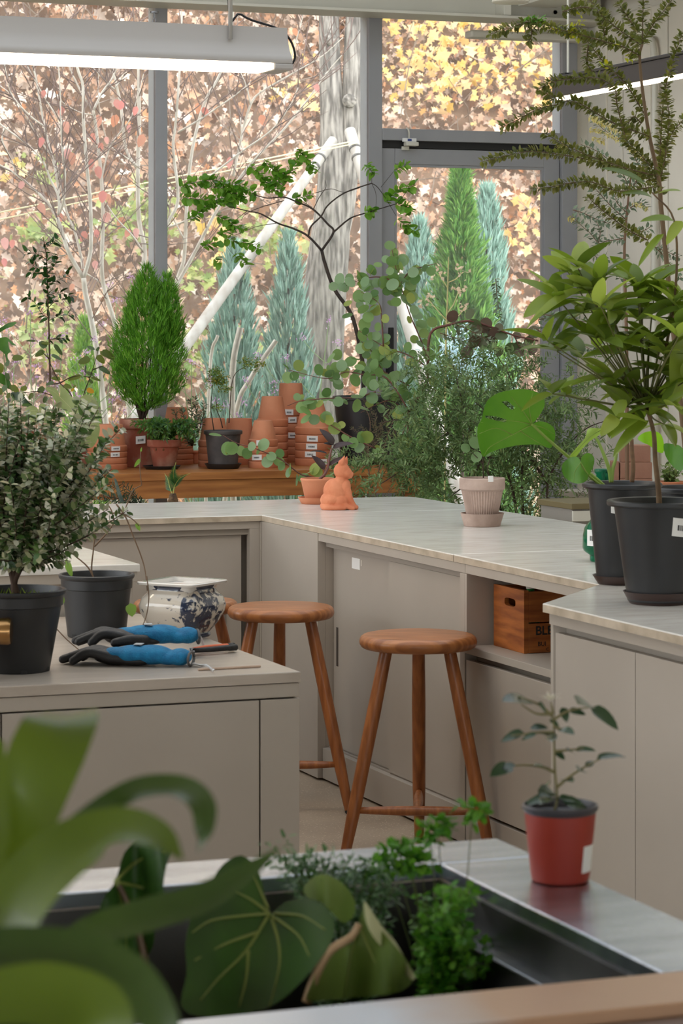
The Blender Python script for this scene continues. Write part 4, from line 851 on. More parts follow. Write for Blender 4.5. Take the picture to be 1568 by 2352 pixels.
# big black pots with brown saucers
brown = mat('brown_plastic', srgb(66, 50, 46), .45)
def nursery(name, label, u, v, rim_px, base_px, vrim, cat='plant', labels=(), sau=None, fill=.03, group=None):
    p = PZ(u, v, ZC); s = DEP(p)/FPX
    if sau: saucer(sau[0], p, sau[1]*s, sau[2]*s, brown)
    z0 = .0052 if sau else 0; H = CAM.z+(HY-vrim)*s-ZC-z0; rt, rb = rim_px*s, base_px*s; lip = .014
    prof = [(rb-.003, 0), (rb, .003), (rt*.84, H-.035), (rt*.86, H-.016), (rt-.003, H-.014), (rt, H-.010), (rt, H-.003), (rt-.003, H), (rt*.90, H-.001), (rt*.84-.004, H-.02), (rb-.004, .012), (.0005, .012)]
    t = round_pot(name, label, p+Vector((0, 0, z0)), rt, rb, H, plastic, cat=cat, prof=prof, fill=None, seg=48)
    z = H-fill; r = rt*.83-.004; n = 24; b = MB(); b.add([(0, 0, z+.004)]+[(r*math.cos(2*math.pi*i/n), r*math.sin(2*math.pi*i/n), z) for i in range(n)], [(0, 1+i, 1+(i+1) % n) for i in range(n)]); b.build('soil', soil, t, world=False)
    for off, w, z0_, z1_ in labels: sticker(t, lambda zz: rb+(rt*.84-rb)*(zz/(H-.035)) if zz < H-.035 else rt*.87, cam_ang(p)+off, w, H*z0_, H*z1_, -.12)
    return t, p, s, H
PA = nursery('potted_monstera', 'monstera with big split leaf in the rear black nursery pot', 1428, 1340, 92, 58, 1108, labels=((-.05, .05, .70, .82),), sau=('brown saucer under the rear black nursery pot', 68, 20))
PB = nursery('potted_laurel', 'dense green leafy tree in the front black nursery pot with price label', 1512, 1385, 119, 72, 1148, labels=((.62, .062, .66, .84),), sau=('brown saucer under the front black nursery pot', 82, 28))
PC_ = nursery('potted_honeysuckle', 'tall small-leaved tree with arching branches in the third black pot at right', 1585, 1318, 92, 60, 1118)
# ---------------------------------------------------------------- low cabinet: pots, porcelain pot, gloves, secateurs
def low_pot(name, label, u, v, rim_px, base_px, vrim, cat='plant'):
    p = PZ(u, v, ZL); s = DEP(p)/FPX; H = CAM.z+(HY-vrim)*s-ZL; rt, rb = rim_px*s, base_px*s
    prof = [(rb-.003, 0), (rb, .003), (rt*.90, H-.04), (rt*.935, H-.038), (rt*.945, H-.014), (rt-.002, H-.012), (rt, H-.008), (rt, H-.002), (rt-.003, H), (rt*.92, H-.001), (rt*.90-.004, H-.03), (rb-.004, .012), (.0005, .012)]
    t = round_pot(name, label, p, rt, rb, H, plastic, cat=cat, prof=prof, fill=.028, seg=48)
    for k in range(6):
        a = cam_ang(p)+k*math.pi/3+.2; MB().add([((rb+.0012+(z*.12))*math.cos(a+x), (rb+.0012+(z*.12))*math.sin(a+x), z) for x, z in ((-.10, .0005), (.10, .0005), (.09, .011), (-.09, .011))], [(0, 1, 2, 3)]).build('drain_hole', black, t, world=False)
    return t, p, s, H
LA = low_pot('variegated_shrub', 'dense cream-variegated small-leaved shrub in a black pot at left', 40, 1540, 112, 74, 1352)
LB = low_pot('twig_plant', 'thin-stemmed trailing plant in a black pot beside the porcelain pot', 222, 1461, 87, 67, 1317)
# porcelain pot
pm = bpy.data.materials.new('blue_white_porcelain'); pm.use_nodes = True; nt = pm.node_tree; N = nt.nodes; L = nt.links; b = N['Principled BSDF']; b.inputs['Roughness'].default_value = .1; b.inputs['Coat Weight'].default_value = .5
tcn = N.new('ShaderNodeTexCoord'); n1 = N.new('ShaderNodeTexNoise'); n1.inputs['Scale'].default_value = 62; n1.inputs['Detail'].default_value = 2.5; n1.inputs['Distortion'].default_value = .4
n2 = N.new('ShaderNodeTexNoise'); n2.inputs['Scale'].default_value = 11; n2.inputs['Detail'].default_value = 0; L.new(tcn.outputs['Object'], n1.inputs[0]); L.new(tcn.outputs['Object'], n2.inputs[0])
sx = N.new('ShaderNodeSeparateXYZ'); L.new(tcn.outputs['Object'], sx.inputs[0])
def mth(op, a, b_): m = N.new('ShaderNodeMath'); m.operation = op; [L.new(v, m.inputs[i]) if hasattr(v, 'links') else setattr(m.inputs[i], 'default_value', v) for i, v in enumerate((a, b_))]; return m.outputs[0]
side = mth('MULTIPLY', mth('GREATER_THAN', sx.outputs[0], .055), .16)               # denser sprig pattern on the side panel
band = mth('MULTIPLY', mth('GREATER_THAN', sx.outputs[2], .128), .3); foot = mth('MULTIPLY', mth('LESS_THAN', sx.outputs[2], .012), .2)
val = mth('ADD', mth('ADD', mth('MULTIPLY', n1.outputs[0], .75), mth('MULTIPLY', n2.outputs[0], .35)), mth('ADD', side, mth('ADD', band, foot)))
crp = N.new('ShaderNodeValToRGB'); L.new(val, crp.inputs[0]); e = crp.color_ramp.elements; e[0].position = .635; e[0].color = srgb(206, 196, 182); e[1].position = .71; e[1].color = srgb(44, 52, 74); L.new(crp.outputs[0], b.inputs['Base Color'])
p = PZ(419, 1462, ZL); s = DEP(p)/FPX; pv = thing('porcelain_pot', 'square blue and white porcelain pot with sprig pattern and flared rim', 'pot', p)
hv_ = CAM.z+(HY-1333)*s-ZL
def rsq(prof, n, q, rot, name, m):
    vs = []
    for r, z in prof:
        for i in range(n):
            a = 2*math.pi*i/n; rr = r/((abs(math.cos(a))**q+abs(math.sin(a))**q)**(1/q)); vs.append((rr*math.cos(a), rr*math.sin(a), z))
    k = len(prof); f = [(j*n+i, j*n+(i+1) % n, (j+1)*n+(i+1) % n, (j+1)*n+i) for j in range(k-1) for i in range(n)]+[tuple(reversed(range(n)))]
    o = MB().add(vs, f).build(name, m, pv, angle=50, world=False); o.rotation_euler = (0, 0, rot); return o
rot = -YAW+math.radians(-30)
bodyp = [(.060, 0), (.063, .006), (.060, .014), (.078, .040), (.0935, .072), (.096, .090), (.090, .112), (.076, .128), (.071, .138), (.074, .146)]
rsq([(r, z*hv_/.158) for r, z in bodyp], 64, 5, rot, 'body', pm)
white_glaze = mat('white_glaze', srgb(214, 210, 204), .08, coat=.5)
rsq([(.074, .1455*hv_/.158), (.092, .150*hv_/.158), (.094, hv_-.002), (.092, hv_), (.076, hv_-.001), (.070, hv_-.02), (.066, hv_-.07), (.0005, hv_-.08)], 64, 9, rot, 'rim', white_glaze)
# work gloves
def gl(u, v, z=0): q_ = PZ(u, v, ZL+z); return q_
blue = mat('blue_knit', srgb(24, 128, 176), .8, col2=srgb(16, 104, 150), scale=40, bump=.4, bscale=260)
blk = mat('black_latex', srgb(26, 25, 26), .55, bump=.15, bscale=120)
cuffm = mat('grey_cuff_trim', srgb(86, 84, 84), .8)
def glove(label, wrist, tip, z, flip, spread=.018):
    t = thing('work_glove', label, 'glove', Vector((wrist.x, wrist.y, ZL)), 'blue and black knit work gloves'); o0 = t.location
    d = (tip-wrist); d.z = 0; L = d.length; d.normalize(); sd = Vector((-d.y, d.x, 0))*flip; W0 = Vector((0, 0, z))
    f = lambda a, b, c: W0+d*(a*L)+sd*b+Vector((0, 0, c))
    Rm = Matrix(((d.x, sd.x, 0), (d.y, sd.y, 0), (0, 0, 1)))
    cuff = blend('cuff', [('e', f(.09, 0, .022), (.030, .037, .021), Rm), ('e', f(.17, .002, .020), (.040, .040, .018), Rm), ('e', f(.30, 0, .026), (.055, .045, .024), Rm), ('e', f(.44, -.004, .027), (.050, .047, .022), Rm), ('e', f(.55, -.006, .030), (.045, .036, .014), Rm)], .0035, blue, t, 3)
    parts = [('e', f(.56, .0, .019), (.060, .047, .019), Rm), ('e', f(.42, 0, .013), (.05, .046, .013), Rm), ('e', f(.62, .0, .026), (.040, .040, .016), Rm)]
    for k, (b_, e_) in enumerate(((-.034, .90), (-.012, 1.0), (.011, .98), (.032, .88))): parts.append(('t', [f(.60, b_*.9, .022), f(.76, b_*1.05, .032), f(e_*.97, b_*1.1, .012)], (.0135, .0108)))
    parts.append(('t', [f(.44, .040, .016), f(.56, .062, .020), f(.68, .066, .014)], (.0145, .0115)))
    blend('palm', parts, .0032, blk, t, 3)
    n = 20; MB().tube([f(.005, .036*math.cos(2*math.pi*i/n), .018+.016*math.sin(2*math.pi*i/n)) for i in range(n+1)], .0035, 6).build('cuff_hem', cuffm, t, smooth=True, world=False)
    MB().obox(Matrix.Translation(f(.40, -.0, .0515)) @ Rm.to_4x4(), .02, .03, .0015).build('size_tag', mat('grey_tag', srgb(170, 176, 180), .6), t, world=False)
    return t
glove('blue and black work glove lying on top, cuff up', gl(456, 1506), gl(165, 1512), .030, 1)
glove('blue and black work glove lying underneath, nearest the cabinet edge', gl(440, 1530), gl(138, 1524), .0, -1)
# secateurs
sct = thing('secateurs', 'secateurs with black and orange handles beside the blue gloves', 'secateurs', gl(490, 1503))
a, b_ = gl(440, 1505), gl(538, 1497); d = (b_-a).normalized(); sd = Vector((-d.y, d.x, 0))
for k, (o_, m_) in enumerate(((-.010, blk), (.012, mat('orange_grip', srgb(206, 92, 40), .5)))):
    MB().tube(smoothline([a+sd*o_*.4+Vector((0, 0, .012)), a.lerp(b_, .4)+sd*o_*1.5+Vector((0, 0, .013)), a.lerp(b_, .8)+sd*o_*1.3+Vector((0, 0, .013)), b_+sd*o_*.7+Vector((0, 0, .012))]), [.006, .0085], 10).build('handle', m_, sct, smooth=True)
MB().tube([b_+sd*.008-d*.012+Vector((0, 0, .012)), b_+sd*.008+d*.004+Vector((0, 0, .012))], .0105, 12).build('handle_end', blk, sct, smooth=True)
MB().prism([(a.x+sd.x*.004, a.y+sd.y*.004), (a.x-d.x*.05, a.y-d.y*.05), (a.x-sd.x*.014, a.y-sd.y*.014)], ZL+.010, ZL+.0135).build('blade', steel, sct)
MB().lathe([(.007, 0), (.007, .004)], 12, a+Vector((0, 0, .014))).build('pivot', steel, sct)
# plastic ties, stick, brass sprayer
tie = mat('clear_plastic', srgb(214, 216, 218), .25)
for lab, pts in (('clear plastic bag tie standing between glove cuff and porcelain pot', [(438, 1482), (448, 1462), (462, 1470), (468, 1488)]), ('white plastic scrap lying right of the blue gloves', [(440, 1520), (462, 1521), (480, 1527), (492, 1535)])):
    w = MB(); P_ = [PZ(u, v+8, ZL+.004) if 'scrap' in lab else PD(u, v, 6.62) for u, v in pts]; k = smoothline(P_, 4)
    vs = []; 
    for i, c in enumerate(k): wd = .012*(1-.5*i/len(k)); vs += [c+Vector((0, wd, .002*math.sin(i))), c+Vector((0, -wd, .006+.002*math.cos(i)))]
    fs = [(2*i, 2*i+1, 2*i+3, 2*i+2) for i in range(len(k)-1)]; o = w.add(vs, fs).build('plastic_scrap', tie, None, smooth=True); mo = o.modifiers.new('solid', 'SOLIDIFY'); mo.thickness = .0015; tag(o, lab, 'plastic')
a, b_ = gl(455, 1541), gl(598, 1533); tag(MB().tube([a+Vector((0, 0, .003)), b_+Vector((0, 0, .003))], .003, 8).build('wooden_stick', mat('pale_stick', srgb(186, 160, 140), .7)), 'thin wooden stick lying along the edge of the low cabinet', 'stick')
pb = PZ(-70, 1560, ZL); bs = thing('brass_sprayer', 'brass plant sprayer nozzle entering at the left edge before the black pot', 'sprayer', pb)
brass = mat('brass', srgb(190, 150, 100), .25, metal=1, col2=srgb(150, 110, 70), scale=6)
MB().lathe([(.045, 0), (.047, .004), (.047, .09), (.030, .105), (.018, .112), (.018, .150), (.012, .152)], 32).build('tank', brass, bs, smooth=False, angle=40, world=False)
e = PD(26, 1450, DEP(pb)); e0 = Vector((pb.x, pb.y, e.z)); dd = (e-e0).normalized()
MB().tube([e0, e-dd*.045, e-dd*.040, e-dd*.006, e], [.012, .012, .031, .033, .030], 24).build('nozzle', brass, bs, angle=50)
# ---------------------------------------------------------------- plant helpers
from mathutils.geometry import delaunay_2d_cdt
def along(pts, step, jit=.3, r=R0, start=0):
    """points and tangents every step metres along a polyline"""
    P = smoothline(pts, 6); out = []; acc = -start
    for a, b in zip(P, P[1:]):
        L = (b-a).length
        if L < 1e-6: continue
        while acc < L:
            if acc >= 0: out.append((a.lerp(b, acc/L), (b-a)/L))
            acc += step*(1+r.uniform(-jit, jit))
        acc -= L
    return out
def leafy(lines, step, size, r, per=2, ang=.9, up=(0, 0, 1), fwd=.5, jit=.25, start=0):
    """origins, directions, normals, sizes for small leaves set along branch lines"""
    O, X, Z, S = [], [], [], []
    for ln in lines:
        k = 0
        for p, t in along(ln, step, .3, r, start):
            n0 = nrm(t.cross(Vector((0, 0, 1))) if abs(t.z) < .95 else t.cross(Vector((1, 0, 0)))); b0 = t.cross(n0); k += 1
            for j in range(per):
                a = k*1.9+j*2*math.pi/per+r.uniform(-.4, .4); s = n0*math.cos(a)+b0*math.sin(a); d = nrm(t*fwd+s*ang+Vector((r.gauss(0, jit), r.gauss(0, jit), r.gauss(0, jit))))
                O.append(p+s*.002); X.append(d); Z.append(nrm(Vector(up)+s*.3+Vector((r.gauss(0, .4), r.gauss(0, .4), r.gauss(0, .4))))); S.append(size*r.uniform(.65, 1.25))
    return O, X, Z, S
def place(leaf, arrs, parent, w=1, cap=300, m=None, name='leaf', shape=OVAL):
    """up to 300 leaves as parts, the rest as one stuff part"""
    O, X, Z, S = arrs; n = len(O); idx = list(range(n))
    if n > cap: idx = sorted(range(n), key=lambda i: -S[i])[:cap]
    for i in idx: inst(name, leaf, frame(O[i], X[i], Z[i], (S[i], S[i]*w, S[i])), parent)
    rest = set(range(n))-set(idx)
    if rest:
        rest = sorted(rest); stuff(cloud('foliage', *shape, [O[i] for i in rest], [X[i] for i in rest], [Z[i] for i in rest], np.array([[S[i], S[i]*w] for i in rest]), m or leaf.materials[0], parent))
def stuff_leaves(arrs, m, parent, w=1, shape=OVAL, name='foliage'):
    O, X, Z, S = arrs; return stuff(cloud(name, *shape, O, X, Z, np.array([[s, s*w] for s in S]), m, parent))
def stems(lines, r0, r1, m, parent, name='stem', n=7):
    one = {'branches': 'branch', 'twigs': 'twig'}.get(name, name)
    if len(lines) <= 40:
        for ln in lines: o = MB().tube(smoothline(ln, 5), [r0, r1], n).build(one, m, parent, smooth=True)
        return o
    b = MB()
    for ln in lines: b.tube(smoothline(ln, 5), [r0, r1], n)
    return stuff(b.build(name, m, parent, smooth=True))
def crop(u0, v0, sc): return lambda *p, D=None, d=0: [PD(u0+x/sc, v0+y/sc, D+d) for x, y in p]
def outline_leaf(pts, D, m, parent, f=None, holes=(), veins=(), vr=.0012, vm=None, step=14, name='leaf'):
    """a big blade from its outline; f(u, v) gives how far each spot bends away from the viewer"""
    f = f or (lambda u, v: 0); n = len(pts)
    # smooth the outline
    ring = [Vector((a, b, 0)) for a, b in pts]; sm = []
    for i in range(n):
        a, b, c, d = ring[i-1], ring[i], ring[(i+1) % n], ring[(i+2) % n]
        for k in range(3): t = k/3; sm.append(.5*((2*b)+(c-a)*t+(2*a-5*b+4*c-d)*t*t+(3*b-a-3*c+d)*t**3))
    V = [Vector((p.x, p.y)) for p in sm]; E = [(i, (i+1) % len(V)) for i in range(len(V))]
    def inside(x, y, poly):
        c = False; j = len(poly)-1
        for i in range(len(poly)):
            if (poly[i][1] > y) != (poly[j][1] > y) and x < (poly[j][0]-poly[i][0])*(y-poly[i][1])/(poly[j][1]-poly[i][1])+poly[i][0]: c = not c
            j = i
        return c
    poly = [(p.x, p.y) for p in sm]
    for h in holes: k = len(V); V += [Vector(q) for q in h]; E += [(k+i, k+(i+1) % len(h)) for i in range(len(h))]
    us = [p[0] for p in poly]; vs_ = [p[1] for p in poly]; u = min(us)
    while u < max(us):
        v = min(vs_)
        while v < max(vs_):
            if inside(u, v, poly) and not any(inside(u, v, h) for h in holes): V.append(Vector((u+.3, v+.2)))
            v += step
        u += step
    ov, oe, of = delaunay_2d_cdt(V, E, [], 0, .01)[:3]
    fs = []
    for t in of:
        cx = sum(ov[i].x for i in t)/len(t); cy = sum(ov[i].y for i in t)/len(t)
        if inside(cx, cy, poly) and not any(inside(cx, cy, h) for h in holes): fs.append(tuple(t))
    o = MB().add([PD(q.x, q.y, D+f(q.x, q.y)) for q in ov], fs).build(name, m, parent, smooth=True)
    for ln in veins:
        P = smoothline([PD(a, b, D+f(a, b)-.0006) for a, b in ln], 4); MB().tube(P, [vr, vr*.35], 6).build('vein', vm or m, o, smooth=True)
    return o
DB = 12.2
# ---------------------------------------------------------------- bench plants
bp, p, s, H = bench_pot('lemon_cypress', 'bright green cone-shaped cypress in a tall brown pot on the bench', 328, 1072, 108, 84, 962, terra_old, 22, 'plant')
sticker(bp, lambda z: 54*s-.004, cam_ang(p)-.1, .045, H*.50, H*.66, .1)
D0 = DEP(p); stl = [[PD(326+a, 962, D0), PD(327+a*1.3+dx*.25, 920, D0+dd*.3), PD(330+dx*.7, 880, D0+dd*.7), PD(333+dx, 800, D0+dd)] for a, dx, dd in ((-4, -50, .05), (-2, -25, -.06), (0, -5, .04), (2, 15, -.05), (4, 38, .04), (5, 60, -.03), (3, 5, .09), (-3, -40, -.08))]
stems(stl, .006, .002, bark, bp)
def egg(n, cx, prof, D, Rz):
    vs = np.array([a for a, b in prof], float); ws = np.array([b for a, b in prof], float); o = np.argsort(vs)
    cdf = np.cumsum(np.interp(np.linspace(vs.min(), vs.max(), 200), vs[o], ws[o])); cdf /= cdf[-1]
    v = np.interp(rng.uniform(0, 1, n), cdf, np.linspace(vs.min(), vs.max(), 200)); w = np.interp(v, vs[o], ws[o])
    a = rng.uniform(0, 2*math.pi, n); q_ = rng.uniform(.25, 1, n)**.5*(1+.14*np.sin(a*4+v*.05)+.1*np.sin(a*7-v*.08))
    return v, cx+w*q_*np.cos(a), D+Rz*w*q_*np.sin(a)/FPX*D, a, q_
O, X = [], []
for cx, prof, n in ((338, [(945, 8), (920, 50), (890, 74), (850, 82), (800, 76), (740, 62), (690, 44), (650, 24), (612, 4)], 4200), (384, [(800, 30), (740, 36), (690, 26), (655, 14), (632, 4)], 900)):
    v, u, d, a, q_ = egg(n, cx, prof, D0, 1)
    for vv, uu, dd, aa, qq in zip(v, u, d, a, q_):
        O.append(PD(uu, vv, dd)); X.append(RT*math.cos(aa)*.55+FW*math.sin(aa)*.55+Vector((0, 0, 1.0+.5*(900-vv)/300)))
k = 4; n = len(O); O = np.repeat(np.array(O), k, 0)+rng.normal(0, .004, (n*k, 3)); X = np.repeat(np.array(X), k, 0)+rng.normal(0, .38, (n*k, 3)); L = rng.uniform(.016, .046, n*k)
stuff(cloud('foliage', *BLADE, O, X, rdir(n*k), np.stack([L, L*.10], 1), leafmat('lemon_cypress_leaf', [srgb(78, 140, 34), srgb(112, 176, 48), srgb(146, 204, 70), srgb(58, 112, 30)], .55, .4), bp))
# fern-like plant in weathered pot
fp, p, s, H = bench_pot('hare_foot_fern', 'bushy green fern in a weathered terracotta pot on the bench', 377, 1077, 79, 50, 1012, terra_old, 17, 'plant')
saucer('black plastic saucer under the weathered fern pot', Vector((p.x-.012, p.y, BZ)), 44*s, 8*s, plastic); fp.location.z += .006
FR = random.Random(3); D0 = DEP(p); lines = []
for i in range(34):
    a = FR.uniform(0, 2*math.pi); L = FR.uniform(.06, .15); e = Vector((math.cos(a), math.sin(a), 0)); b0 = p+Vector((0, 0, H-.005))+e*.02
    lines.append([b0, b0+e*L*.45+Vector((0, 0, FR.uniform(.06, .1))), b0+e*L+Vector((0, 0, FR.uniform(.01, .09)))])
stems(lines, .0016, .0007, mat('fern_stalk', srgb(120, 110, 60), .7), fp, n=4)
fm = leafmat('fern_leaf', [srgb(70, 124, 48), srgb(110, 156, 66), srgb(88, 128, 96), srgb(134, 170, 84)], .55, .3)
stuff_leaves(leafy(lines, .005, .024, FR, 3, .9, fwd=.6, start=.03), fm, fp, .55)
rz = MB(); 
for i in range(14):
    a = FR.uniform(0, 6.3); q0 = p+Vector((.03*math.cos(a), .03*math.sin(a), H-.012)); rz.tube(smoothline([q0, q0+Vector((.02*math.cos(a), .02*math.sin(a), .014)), q0+Vector((.036*math.cos(a), .036*math.sin(a), -.004 if i % 4 else -.03))], 3), .004, 6)
rz.build('rhizomes', mat('rhizome', srgb(120, 88, 60), .9), fp, smooth=True)
# seedling in black pot
sp2, p, s, H = bench_pot('acacia_seedling', 'spindly fern-leaved seedling in a black plastic pot on the bench', 512, 1076, 89, 66, 991, mat('dusty_black_plastic', srgb(56, 52, 52), .6, col2=srgb(84, 78, 76), scale=12), 10, 'plant')
saucer('black plastic saucer under the seedling pot', Vector((p.x, p.y, BZ)), 43*s, 12*s, plastic); sp2.location.z += .006
D0 = DEP(p); c5 = crop(400, 780, 2.613)
SL = [c5((238, 545), (228, 480), (220, 420), (225, 330), (232, 270), D=D0), c5((290, 530), (275, 470), (255, 420), (250, 330), D=D0), c5((328, 500), (335, 400), (345, 270), (370, 200), (430, 160), D=D0)]
stems(SL, .0028, .0012, bark, sp2)
SR = random.Random(12); fr = []
for c, L, n in (((240, 250), 62, 16), ((275, 230), 60, 14), ((300, 290), 45, 8), ((260, 400), 40, 6), ((490, 150), 60, 12), ((430, 140), 50, 8), ((250, 200), 50, 8)):
    for _ in range(n):
        a = SR.uniform(0, 6.28); x, y = c; fr.append(c5((x, y), (x+L*.5*math.cos(a), y-10+L*.4*math.sin(a)), (x+L*math.cos(a), y+L*.75*math.sin(a)), D=D0+SR.uniform(-.04, .04)))
stuff_leaves(leafy(fr, .0035, .011, SR, 2, 1, fwd=.4), leafmat('seedling_leaf', [srgb(70, 110, 40), srgb(110, 150, 50), srgb(170, 160, 50), srgb(60, 96, 60)], .5, .3), sp2, .7)
# small grey-green plant on the stack behind the fern
D0 = 12.25; gp = thing('grey_sprig_plant', 'small grey-green sprigs standing behind the fern on the bench', 'plant', on_bench(449, 1064)); c7 = crop(220, 860, 4.61)
round_p = MB().lathe(pot_profile(.03, .022, .06, .014), 28, gp.location).build('pot', terra, gp, angle=35)
gl_ = [c7((1010, 760), (960, 560), (900, 350), D=12.1), c7((1010, 760), (1020, 500), (1000, 260), D=12.1), c7((1015, 760), (1060, 500), (1050, 230), D=12.12), c7((1020, 760), (1120, 520), (1150, 300), D=12.1), c7((1000, 760), (870, 520), (830, 370), D=12.12), c7((1020, 700), (1090, 450), (1110, 400), D=12.08)]
stems(gl_, .002, .001, bark, gp); stuff_leaves(leafy(gl_, .006, .02, SR, 3, .9, start=.08), leafmat('grey_sprig_leaf', [srgb(90, 112, 84), srgb(120, 140, 110), srgb(130, 104, 70)], .6, .25), gp, .6)
# boxleaf tree in the big black bench pot
bt2, p, s, H = bench_pot('boxleaf_tree', 'small bonsai-like tree with bare forked branches in a big black pot on the bench', 846, 1064, 166, 126, 912, plastic, 10, 'plant', fill=.03)
saucer('wide black saucer under the big black bench pot', Vector((p.x, p.y, BZ)), 88*s, 11*s, plastic, name='saucer'); bt2.location.z += .006
D0 = DEP(p); c4 = crop(400, 300, 2.613); K = lambda *q, d=0: c4(*q, D=D0-.1, d=d)
b = MB(); wood = mat('boxleaf_bark', srgb(70, 58, 48), .8, col2=srgb(46, 38, 34), scale=30)
for ln, r0, r1 in (([PD(836, 935, D0), PD(834, 880, D0-.03), PD(832, 830, D0-.06)]+K((1090, 1190), (1050, 1080), (960, 950), (905, 800), (885, 720)), .0115, .008), (K((885, 720), (805, 635), (720, 590), (620, 555), (520, 500), (430, 480), (330, 455)), .006, .002), (K((805, 635), (820, 575), (880, 515), (920, 450), (1010, 380), (1110, 340), (1185, 316)), .0045, .003),
                 (K((885, 720), (955, 610), (920, 560), (830, 470), (740, 430), (660, 400), (560, 405), (480, 385)), .006, .002), (K((955, 610), (1050, 530), (1130, 500), (1230, 470), (1330, 440)), .0045, .0018), (K((1185, 316), (1220, 340), (1270, 410), (1330, 510)), .002, .001), (K((1330, 440), (1390, 370), (1435, 265)), .0016, .001),
                 (K((835, 470), (870, 400), (910, 340), (905, 300)), .002, .001), (K((845, 375), (940, 350), (1020, 370), (1110, 345)), .0016, .001), (K((620, 555), (500, 575), (360, 630)), .0018, .001), (K((660, 420), (520, 460), (430, 500), (400, 540)), .002, .001), (K((300, 640), (320, 700), (380, 770)), .0012, .0008), (K((1185, 316), (1210, 380), (1210, 460)), .0014, .001), (K((440, 480), (340, 560), (260, 640)), .0014, .001), (K((835, 470), (780, 430), (740, 410)), .0014, .001), (K((1240, 340), (1320, 240)), .0012, .0008), (K((1185, 316), (1185, 260)), .0012, .001)):
    b.tube(smoothline(ln, 5), [r0, r1], 8)
b.build('trunk', wood, bt2, smooth=True)
bxl = objleaf('boxleaf', [srgb(92, 150, 42), srgb(120, 176, 56), srgb(150, 198, 74), srgb(74, 126, 40)], .35, .5); BL = leafmesh('boxleaf_leaf', bxl, .72, .08, .1, 6, 2.6)
lines = [K(*q_) for q_ in ([(40, 340), (150, 305), (250, 300), (350, 320), (440, 350), (490, 390)], [(40, 400), (120, 408), (200, 415), (330, 400)], [(95, 530), (150, 490), (200, 450), (330, 420), (420, 395)], [(260, 510), (300, 530), (340, 560), (425, 590)], [(270, 625), (350, 590)], [(170, 695), (260, 665)], [(400, 665), (450, 680), (515, 715)], [(245, 770), (275, 790)], [(385, 735), (405, 775), (430, 810)],
    [(460, 210), (500, 250), (560, 320), (640, 380)], [(545, 180), (600, 240), (690, 260), (740, 180), (760, 130)], [(740, 120), (800, 170), (850, 250)], [(660, 330), (600, 300), (540, 350)], [(590, 220), (640, 250), (680, 300)], [(725, 410), (760, 400), (830, 385)], [(1155, 205), (1180, 240), (1200, 265)], [(1320, 240), (1390, 205)], [(1270, 430), (1340, 360), (1440, 330)], [(1330, 440), (1400, 460), (1420, 490)], [(1340, 530), (1390, 570), (1450, 610)], [(1150, 490), (1205, 478)], [(310, 640), (360, 660)], [(300, 360), (400, 390), (420, 420)], [(220, 340), (330, 345)])]
stems(lines, .0012, .0007, wood, bt2, 'twigs', 4)
place(BL, leafy(lines, .0105, .037, random.Random(21), 3, 1, fwd=.45), bt2, 1)
# ---------------------------------------------------------------- eucalyptus behind the worktop
ec = crop(620, 540, 2.306); De = 11.1
pe_ = PZ(930, 1590, 0); pe_ = PD(930, 1500, 11.15); pe_.z = 0
eu = round_pot('eucalyptus', 'silver dollar eucalyptus with round leaves on reddish stems behind the worktop', pe_, .15, .11, .26, plastic, .02, cat='plant')
eb = mat('eucalyptus_bark', srgb(120, 74, 60), .6, col2=srgb(92, 56, 48), scale=30); E = lambda *q, d=0: ec(*q, D=De, d=d)
EL = [E((735, 960), (760, 900), (830, 780), (835, 700), (850, 520), (950, 475), (1060, 455), (1180, 490), (1290, 530), (1420, 560)), E((835, 700), (720, 630), (610, 595), (470, 505), d=-.03), E((832, 660), (800, 560), (740, 420), (690, 260), (660, 150), (640, 40), d=.05), E((690, 262), (740, 190), (800, 170), (880, 150), d=.05), E((690, 270), (600, 225), (500, 230), (370, 280), d=.02),
      E((740, 940), (620, 760), (500, 740), (400, 725), (300, 760), (100, 715), d=-.06), E((560, 830), (450, 860), (300, 865), (160, 880), (90, 905), d=-.1), E((560, 1130), (430, 1070), (260, 970), (190, 940), d=-.15), E((600, 590), (590, 440), (575, 360), (480, 300), d=-.04), E((740, 800), (600, 720), (560, 640), (480, 560), d=.08), E((1100, 460), (1120, 540), (1080, 620), d=0), E((1180, 490), (1200, 570), (1150, 640), d=.03),
      E((300, 1290), (170, 1270), (60, 1190), (-80, 1130), (-180, 1100), (-250, 1060), d=-.25), E((830, 800), (900, 830), (960, 820), d=.05), E((740, 950), (700, 1060), (680, 1150), (660, 1250), d=-.05), E((740, 950), (640, 880), (560, 900), (480, 940), d=.1), E((1290, 530), (1330, 600), (1400, 640), d=0)]
stems([[Vector((pe_.x, pe_.y, .24)), PD(925, 1180, 11.12)]+E((735, 960))]+EL[:1], .008, .0035, eb, eu, 'trunk'); stems(EL[1:], .0035, .0012, eb, eu)
def roundleaf(name, m):
    n = 14; vs = [(0, 0, 0), (.5, 0, -.04)]+[(.5-.5*math.cos(2*math.pi*i/n), .47*math.sin(2*math.pi*i/n), .05*abs(math.sin(2*math.pi*i/n))-.03) for i in range(n)]
    return MB().add(vs, [(1, 2+i, 2+(i+1) % n) for i in range(n)]).mesh(name, m)
eg = objleaf('eucalyptus_leaf', [srgb(116, 152, 84), srgb(146, 178, 108), srgb(152, 180, 138), srgb(96, 134, 70), srgb(172, 184, 96)], .5, .45); ER_ = random.Random(31)
er = objleaf('eucalyptus_dark_leaf', [srgb(96, 96, 64), srgb(112, 88, 78), srgb(84, 104, 58), srgb(124, 110, 96)], .5, .3)
LG = roundleaf('round_leaf', eg); LR = roundleaf('round_dark_leaf', er); cnt = 0
